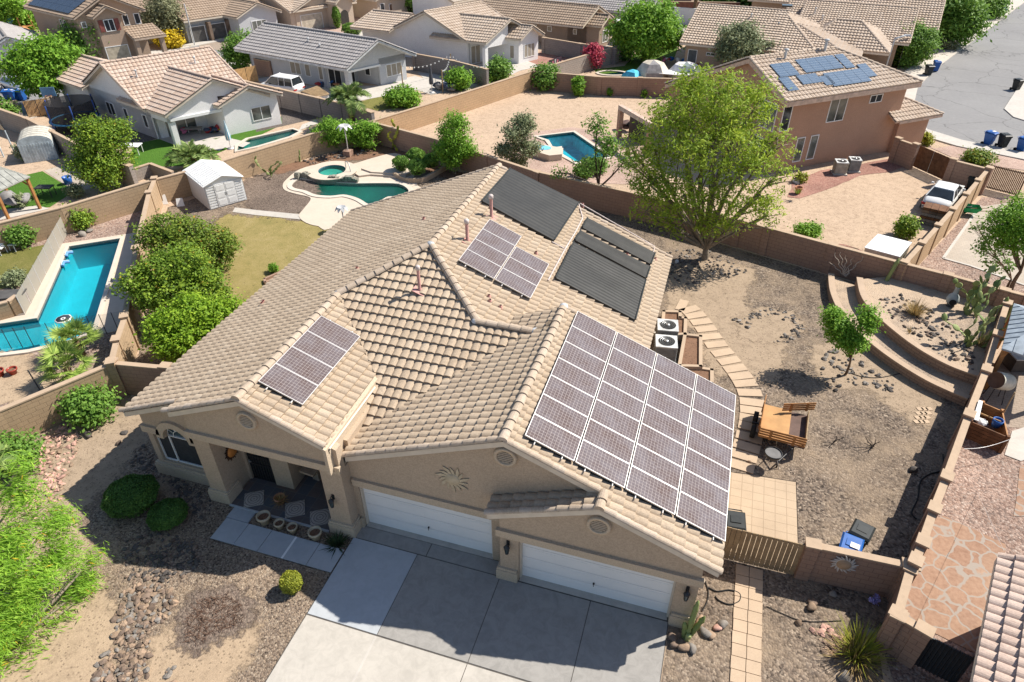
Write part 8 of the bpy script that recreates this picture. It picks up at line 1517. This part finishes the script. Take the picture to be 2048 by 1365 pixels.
for lab,px,py in(('thin brown string-light post in a potted plant',(806,174),132),('brown string-light post by the dark wall',(903,150),108),('pale string-light post beside the covered fire pit',(886,186),140)):
 g = G(*px); q = pxblob(g,px[0]-2,py,1)[0]; t = thing('light_post',lab,'post',g); m = MB().mat(WOOD_T); m.tube([g,g+Vector((0,0,q[2]))],.06,6); m.build('pole',t); tops.append(g+Vector((0,0,q[2]-.05)))
L = []
for a,b in((tops[0],tops[1]),(tops[1],tops[2]),(tops[1],G(972,132,2.2))):L.append([a.lerp(b,i/12)-Vector((0,0,.5*math.sin(math.pi*i/12))) for i in range(13)])
t = thing('string_lights','string of small white bulbs hung between the wooden posts','string lights',L[0][0]); m = MB().mat(BLACKM); b_ = MB().mat(PL_WHT)
for l in L:
 m.tube(l,.012,4)
 for p in l[1:-1]:b_.box(p-Vector((0,0,.06)),(.09,.09,.11))
m.build('cable',t); b_.build('bulb',t)
g = G(1768,146); t = thing('street_lamp','grey street lamp with curved arm by the upper street','street lamp',g); m = MB().mat(simple_cache('lamp_grey',(.50,.52,.53))); q = pxblob(g,1790,78,1)[0]; m.tube([g,g+Vector((q[0]*.4,q[1]*.4,q[2]*.75)),g+Vector((q[0]*.75,q[1]*.75,q[2])),Vector(G(1812,71,q[2]+.2))],.09,8); m.build('pole',t); m = MB().mat(ALU); e = Vector(G(1815,71,q[2]+.2)); m.box(e,(.8,.3,.15),.2,.7); m.build('lamp_head',t)
g = G(390,92); t = thing('street_lamp','thin street lamp pole in front of the twin garages','street lamp',g); m = MB().mat(GREYTRIM); q = pxblob(g,368,8,1)[0]; m.tube([g,g+Vector(q)],.07,6); m.build('pole',t)
a,b,c = G(1728,512,1.5),G(1755,467,1.7),G(1823,486,1.7); t = thing('metal_storage_box','white-topped ribbed metal storage shed behind the rear wall','shed',(a.x,a.y,0)); d4 = [G(1729,495,1.55),G(1756,468,1.6),G(1824,485,1.6),G(1800,514,1.55)]; m = MB().mat(simple_cache('cream_metal',(.50,.47,.40))); ctr = sum(d4,Vector())/4; w4 = [p.lerp(ctr,.05) for p in d4]; m.prism([(p.x,p.y) for p in w4],0,1.5,top=False)
for i in range(4):
 p,q = w4[i],w4[(i+1)%4]; k_ = int((q-p).length/.16)
 for s in range(k_):e = p.lerp(q,(s+.5)/k_); m.box((e.x,e.y,.75),(.05,.05,1.48),ang(p,q))
m.build('wall',t); m = MB().mat(WHITE); m.slab(d4 if(d4[1]-d4[0]).cross(d4[2]-d4[0]).z>0 else d4[::-1],.05); m.build('roof',t)
def pile(label,px,layers,an,mats,s=(1.6,1.1),name='block_stack',cat='stack'):
 g = G(*px); t = thing(name,label,cat,g); z = 0
 for k in range(layers):
  m = MB().mat(mats[k%len(mats)]);
  for i in range(4):m.box(g+Vector((math.cos(an)*(i-1.5)*s[0]/4,math.sin(an)*(i-1.5)*s[0]/4,z+.1)),(s[0]/4-.02,s[1],.17),an)
  z+=.19; m.build('layer',t)
 return t
pile('tall stack of wall blocks and boards behind the white sedan',(1866,448),6,ang(G(1845,445),G(1888,455)),[BLK_DK,BLK_GRY,WOOD_D,BLK_DK,ROCK,WOOD_D],(1.7,1.0)); tuft('spiky agave beside the block stack',G(1852,415),34,.9,L_GREY,.8,.06,210,'agave','agave',.1,.2,minup=.5)
g = G(1936,430); t = thing('wheelbarrow','green plastic wheelbarrow by the sandy wall','wheelbarrow',g); m = MB().mat(simple_cache('green_plastic',(.02,.30,.10))); m.mesh([g+Vector(v) for v in((-.35,-.25,.25),(.35,-.25,.25),(.35,.25,.25),(-.35,.25,.25),(-.55,-.4,.6),(.55,-.4,.6),(.55,.4,.6),(-.55,.4,.6))],[(3,2,1,0),(0,1,5,4),(1,2,6,5),(2,3,7,6),(3,0,4,7)]); m.build('tray',t); m = MB().mat(WOOD_T); [m.tube([g+Vector((-.6,y,.25)),g+Vector((1.0,y,.5))],.025,5) for y in(-.22,.22)]; m.build('handle',t); w_ = MB().mat(RUBBER); w_.lathe([(.05,-.05),(.18,-.05),(.18,.05),(.05,.05)],g+Vector((-.65,0,.18)),14,axis=(0,1,0)); w_.build('wheel',t); pot('dark green tub beside the wheelbarrow',(1928,424),.3,.5,simple_cache('tub_green',(.05,.09,.07)))
g = G(1984,800); t = thing('drum_smoker','cream drum smoker grill on thin legs by the tall wall','grill',g); m = MB().mat(simple_cache('smoker_cream',(.52,.50,.42))); ax = Vector((.75,.5,-.35)).normalized(); c_ = g+Vector((0,0,1.05)); m.lathe([(.0,-.42),(.36,-.42),(.38,-.3),(.38,.3),(.36,.42)],c_,22,axis=-ax); m.mat(simple_cache('smoker_rust',(.14,.10,.075))); m.lathe([(.36,.42),(.3,.36),(0,.34)],c_,20,axis=-ax if False else ax.cross(Vector((0,0,1))).cross(ax) if False else-ax); m.build('drum',t); m = MB().mat(BLACKM); [m.tube([c_+Vector((x,y,-.3)),g+Vector((x*1.5,y*1.5,0))],.02,5) for x,y in((-.2,-.2),(.2,-.2),(.2,.2),(-.2,.2))]; m.build('leg',t)
cr = [Vector(G2(*c,.85)) for c in((1941,843),(1965,806),(2005,823),(2016,875))]; t = thing('timber_crib','timber-sided bin holding garden tools against the tall brown wall','bin',(*cr[0],0))
for i in range(4):
 p,q = cr[i],cr[(i+1)%4]; d = q-p; m = MB().mat(WOOD_O if i in(1,2) else WOOD_D); mid = (p+q)/2
 for k in range(5):m.box((mid.x,mid.y,.1+k*.17),(d.length,.05,.15),math.atan2(d.y,d.x))
 m.box((p.x,p.y,.45),(.12,.12,.95),0); m.build('board_side',t)
ctr = sum(cr,Vector((0,0)))/4; g = Vector((ctr.x,ctr.y,.3)); t = thing('tool_pile','jumble of buckets and tools inside the timber-sided bin','pile',g); m = MB().mat(PL_BLUE); m.lathe([(0,0),(.15,0),(.2,.35),(.17,.35),(.15,.1)],g+Vector((.25,-.1,.25)),14); m.build('bucket',t); m = MB().mat(WOOD_Y); m.tube([g+Vector((-.4,.3,.5)),g+Vector((.3,-.2,.6))],.03,5); m.build('tool_handle',t); m = MB().mat(PL_WHT); rock_mesh(m,g+Vector((-.25,0,.3)),.28,random.Random(3)); m.build('sack',t)
t = thing('white_board','white sheet lying on the tall wall beside the timber bin','board',G(1958,825,1.8)); m = MB().mat(PL_WHT); q = [G(*c,1.83) for c in((1946,838),(1958,800),(1966,803),(1957,842))]; m.slab(q[::-1] if(q[1]-q[0]).cross(q[2]-q[0]).z<0 else q,.03); m.build('sheet',t)
g0,g1 = G(2030,785,1.9),G(1925,895,.6); m = MB().mat(WOOD_T); m.tube([g0,Vector((g0.x,g0.y,0))],.03,6); tag(m.build('clothesline_post'),'thin wooden post beside the timber bin','post'); m = MB().mat(ALU); a = G(2018,880,1.0); b = G(1928,898,1.0); m.tube([a.lerp(b,i/8)-Vector((0,0,.15*math.sin(math.pi*i/8))) for i in range(9)],.012,5); tag(m.build('clothesline'),'pale rope stretched over the rose gravel by the timber bin','rope'); m = MB().mat(ALU); a = G(1955,985,.05); b = G(2008,1103,2.6); m.tube([a,b],.005,5); tag(m.build('cable'),'pale cable running down to the corner tile roof','cable')
for lab,px in(('upper blue and white float at the long pool edge',(136,510)),('lower blue and white float at the long pool edge',(129,529))):
 g = G(*px); t = thing('pool_float',lab,'pool float',g); m = MB().mat(simple_cache('float_blue',(.12,.28,.55))); m.tube([g+Vector((.12,-.25,.05)),g+Vector((0,0,.14)),g+Vector((.12,.25,.05))],.1,8); m.build('pad',t); m = MB().mat(PL_WHT); m.tube([g+Vector((.1,-.28,.1)),g+Vector((-.05,0,.2)),g+Vector((.1,.28,.1))],.05,6); m.build('stripe',t)
g = G(127,639,-.02); t = thing('floating_board','black and white floating board on the long pool water','pool float',g); m = MB().mat(simple_cache('board_navy',(.03,.04,.06))); m.lathe([(.36,0),(.36,.05),(0,.05)],g,8); m.build('board',t); m = MB().mat(PL_WHT); m.lathe([(.36,.05),(.42,.03),(.42,0)],g,8); m.lathe([(.12,.055),(.06,.056)],g,10); m.build('rim',t)
for lab,px in(('white plastic lawn chair in the shade of the dark round shrub',(33,500)),('white plastic lawn chair cut by the left edge',(4,508))):
 g = G(*px); t = thing('lawn_chair',lab,'chair',g,'white lawn chairs'); m = MB().mat(PL_WHT); m.box(g+Vector((0,0,.42)),(.5,.5,.04),.4); m.build('seat',t); m = MB().mat(PL_WHT); m.box(g+Vector((-.2,.18,.7)),(.5,.05,.55),.4+math.pi/4,1,-.2); m.build('backrest',t)
 for sx in(-.2,.2):
  for sy in(-.2,.2):m = MB().mat(PL_WHT); m.tube([g+Vector((sx,sy,.42)),g+Vector((sx*1.1,sy*1.1,0))],.025,5); m.build('leg',t)
g = G(22,618); t = thing('barbecue_counter','dark built-in barbecue counter inside the low tan wall','barbecue',g); m = MB().mat(BLK_GRY); m.box(g+Vector((0,0,.42)),(1.8,.8,.84),.45); m.mat(simple_cache('counter_dark',(.09,.085,.08))); m.box(g+Vector((0,0,.87)),(1.9,.9,.06),.45); m.build('counter',t)
m = MB().mat(BLACKM); a = G(83,786); m.tube([a,G(55,740,.9)],.03,6); tag(m.build('rusty_pole'),'thin dark pole leaning over the pink gravel','pole'); g = G(138,368); t = thing('bucket','blue bucket on the pale paver path','bucket',g); m = MB().mat(PL_BLUE); m.lathe([(0,0),(.25,0),(.32,.55),(.28,.55),(.24,.1)],g,14); m.build('bucket_body',t)
def table(label,px,wd,ln,h,mat,rz=.3,name='garden_table'):
 g = G(*px); t = thing(name,label,'table',g); m = MB().mat(mat); m.box(g+Vector((0,0,h)),(ln,wd,.06),rz); m.build('tabletop',t); c,s = math.cos(rz),math.sin(rz)
 for x in(-.42,.42):
  for y in(-.4,.4):q = MB().mat(mat); e = g+Vector((x*ln*c-y*wd*s,x*ln*s+y*wd*c,0)); q.tube([e,e+Vector((0,0,h))],.03,5); q.build('leg',t)
table('small black and white table on the synthetic lawn',(96,393),.7,1.1,.7,simple_cache('table_black',(.05,.05,.05))); table('white garden table set on the pale pad by the turf',(268,308),.9,1.4,.7,PL_WHT); table('white bench table under the white house patio',(388,268),.6,1.5,.5,simple_cache('bench_grey',(.35,.33,.31)))
def heap(label,px,cols,n,s,seed,name='toy_pile',cat='pile',z=.2,sx=.7):
 g = G(*px); r = random.Random(seed); t = thing(name,label,cat,g)
 for k in range(n):m = MB().mat(r.choice(cols)); m.smooth = True; rock_mesh(m,g+Vector((r.uniform(-sx,sx),r.uniform(-.4,.4),z+r.random()*.35)),s*r.uniform(.6,1.2),r); m.build('item',t)
 return t
RD_ = simple_cache('toy_red',(.45,.05,.05)); YL_ = simple_cache('toy_yellow',(.60,.42,.02)); NV_ = simple_cache('toy_navy',(.05,.07,.12))
heap('jumble of yellow, red and navy toys under the white house patio',(432,268),[YL_,RD_,NV_,NV_],9,.32,501); heap('pink and white toy bicycle heap by the patio door',(372,268),[simple_cache('toy_pink',(.5,.15,.25)),PL_WHT,RD_],5,.25,502); heap('covered grey patio furniture beside the gazebo',(25,412),[simple_cache('cover_grey',(.25,.24,.24)),simple_cache('cover_taupe',(.30,.24,.26))],5,.6,503,'covered_furniture','furniture',.3,1.2); heap('dark covered fire pit and chairs in the grey house yard',(890,182),[NV_,simple_cache('cover_grey',(.25,.24,.24)),BLACKM],6,.5,504,'covered_furniture','furniture',.3,1.0); heap('blue pots and red planters beside the grey house wall',(650,175),[PL_BLUE,RD_,TERRA,NV_],7,.3,505,'pot_group','plant pots',.2,1.2); heap('pile of dark chairs and grill by the pink house patio',(1258,262),[simple_cache('soot',(.015,.015,.015)),RD_ if False else simple_cache('char_brown',(.10,.06,.05))],8,.35,506,'patio_furniture','furniture',.3,1.0); heap('colourful yard clutter by the far house back door',(1350,128),[PL_WHT,RD_,simple_cache('toy_pink',(.5,.15,.25)),NV_,PL_BLUE],12,.35,507,'yard_clutter','pile',.2,1.8); heap('brown clutter against the far house wall',(1400,138),[WOOD_D,RD_,BLACKM,WOOD_O],8,.3,508,'yard_clutter','pile',.2,1.4)
for lab,px,s in(('white plastic scrap leaning by the shed corner',(327,408),.5),('white plastic panel lying beside the shed',(362,412),.42)):g = G(*px); t = thing('plastic_panel',lab,'panel',g); m = MB().mat(PL_WHT); m.box(g+Vector((0,0,s*.6)),(s*1.2,.06,s*1.3),.6,.8,-.4); m.build('sheet',t)
def tent(label,px,r_,h,mat,mat2,n=6,name='beach_tent'):
 g = G(*px); t = thing(name,label,'tent',g); m = MB().mat(mat); pr = [(r_,0),(r_*.92,h*.45),(r_*.6,h*.85),(0,h)]
 for k in range(n):
  a0,a1 = 2*math.pi*k/n+.3,2*math.pi*(k+1)/n+.3; m.mat(mat2 if k==4 else mat)
  for(r0,z0),(r1,z1) in zip(pr[:-1],pr[1:]):V = [g+Vector((r0*math.cos(a0),r0*math.sin(a0),z0)),g+Vector((r0*math.cos(a1),r0*math.sin(a1),z0)),g+Vector((r1*math.cos(a1),r1*math.sin(a1),z1)),g+Vector((r1*math.cos(a0),r1*math.sin(a0),z1))]; m.face(V[:3] if r1==0 else V)
 m.build('canopy',t)
tent('beige dome tent with grey window behind the far brown wall',(1303,156),1.8,1.8,simple_cache('tent_beige',(.55,.49,.40)),simple_cache('cover_grey',(.25,.24,.24))); tent('white dome tent beside the beige tent',(1368,156),1.9,1.6,simple_cache('tent_white',(.68,.66,.66)),simple_cache('tent_window',(.18,.22,.22))); tent('small blue and white pop-up shade left of the beige tent',(1266,158),1.3,.9,simple_cache('tent_blue',(.08,.45,.62)),PL_WHT,4); t = table('long white table in front of the white tent',(1345,162),1.6,4.0,.8,PL_WHT,-.05)
a,b = G(1095,150,.1),G(1129,139,.1); d = (b-a).normalized(); up = Vector((0,0,1.5)); nn = Vector((d.y,-d.x,0))*.14; t = thing('wall_banner','dark banner with pink and white sunburst rays on the tan wall','banner',a); Lb = (G(1128,141,.6)-G(1095,147,.6)).length; o = G(1095,145,.45)+nn; m = MB().mat(simple_cache('banner_dark',(.06,.035,.05))); m.box(o+d*Lb/2+Vector((0,0,.6)),(Lb,.04,1.2),math.atan2(d.y,d.x)); m.build('cloth',t)
for k in range(7):m = MB().mat(simple_cache('banner_pink',(.55,.18,.22)) if k%2==0 else simple_cache('banner_white',(.6,.55,.5))); a0 = math.pi*(k+.25)/7.0; a1 = a0+.25; rr_ = 1.1; cc = o+d*Lb*.5+Vector((0,0,.05))+nn*.25; m.face([cc,cc+d*min(rr_,Lb*.48)*math.cos(a0)+Vector((0,0,rr_*math.sin(a0))),cc+d*min(rr_,Lb*.48)*math.cos(a1)+Vector((0,0,rr_*math.sin(a1)))]); m.build('ray',t)
g = G(52,76); t = thing('play_set','wooden climbing play set with a round blue cover at the top left','play set',g); m = MB().mat(WOOD_O)
for x,y in((-1,-1),(1,-1),(1,1),(-1,1)):m.tube([g+Vector((x,y,0)),g+Vector((x*.8,y*.8,2.6))],.08,5)
m.box(g+Vector((0,0,1.4)),(2,2,.1)); m.box(g+Vector((1.8,-.4,.9)),(2.2,.5,.1),.2,1,0,R(35)); m.build('frame',t); m = MB().mat(simple_cache('ball_blue',(.10,.30,.58))); m.smooth = True; rock_mesh(m,g+Vector((-.9,-.4,2.4)),.85,random.Random(9),.9); m.build('cover',t)
p4_ = [G(*c,1.5) for c in((602,183),(634,172),(659,188),(632,194))]; t = thing('lean_to_shed','low shed with ribbed sand-coloured roof against the dark grey wall','shed',(p4_[0].x,p4_[0].y,0)); m = MB().mat(WOOD_T); m.slab(p4_ if(p4_[1]-p4_[0]).cross(p4_[2]-p4_[0]).z>0 else p4_[::-1],.06)
for s in range(1,10):m.tube([p4_[0].lerp(p4_[3],s/10)+Vector((0,0,.03)),p4_[1].lerp(p4_[2],s/10)+Vector((0,0,.03))],.035,4)
m.build('roof',t); m = MB().mat(PL_WHT); c_ = sum(p4_,Vector())/4; m.prism([((p.x-c_.x)*.92+c_.x,(p.y-c_.y)*.92+c_.y) for p in p4_],0,1.45,top=False); m.build('wall',t)
t = thing('lawn_planter','square low brick planter around a seedling on the dry lawn','planter',G(547,552)); m = MB().mat(BLK_RED); q = [Vector(G2(*c,.15)) for c in((529,558),(530,565),(575,546),(570,540))]
for i in range(4):p,r_ = q[i],q[(i+1)%4]; d = r_-p; mid = (p+r_)/2; m.box((mid.x,mid.y,.08),(d.length+.1,.12,.2),math.atan2(d.y,d.x))
m.build('edging',t)
for lab,px,mm,s in(('twiggy dead stump in the bare soil ring',(1745,895),9,.5),('small dead twig on the gravel near the trailer',(1665,888),5,.35)):
 g = G(*px); t = thing('dead_plant',lab,'dead plant',g); m = MB().mat(simple_cache('bark_black',(.045,.033,.026))); r = random.Random(mm)
 for k in range(mm):e = g+Vector((r.uniform(-.4,.4),r.uniform(-.4,.4),r.uniform(.2,1)*s)); m.tube([g,g.lerp(e,.5)+Vector((r.uniform(-.06,.06),0,.04)),e],.015,4)
 m.build('twigs',t)
tw = MB().mat(simple_cache('twig_brown',(.16,.09,.06))); r = random.Random(77); pl = P((375,1235),(400,1200),(450,1190),(487,1210),(485,1245),(440,1262),(400,1290),(370,1285)); k = 0
while k<520:
 x,y = r.uniform(min(p[0] for p in pl),max(p[0] for p in pl)),r.uniform(min(p[1] for p in pl),max(p[1] for p in pl))
 if _inp((x,y),pl):a_ = r.uniform(0,6.3); l_ = r.uniform(.06,.2); tw.tube([(x,y,.02),(x+l_*math.cos(a_),y+l_*math.sin(a_),r.uniform(.03,.14))],.006,3,False); k+=1
tag(tw.build('dry_twigs'),'patch of dead brown twigs and stems on the front gravel','dry twigs',kind='stuff')
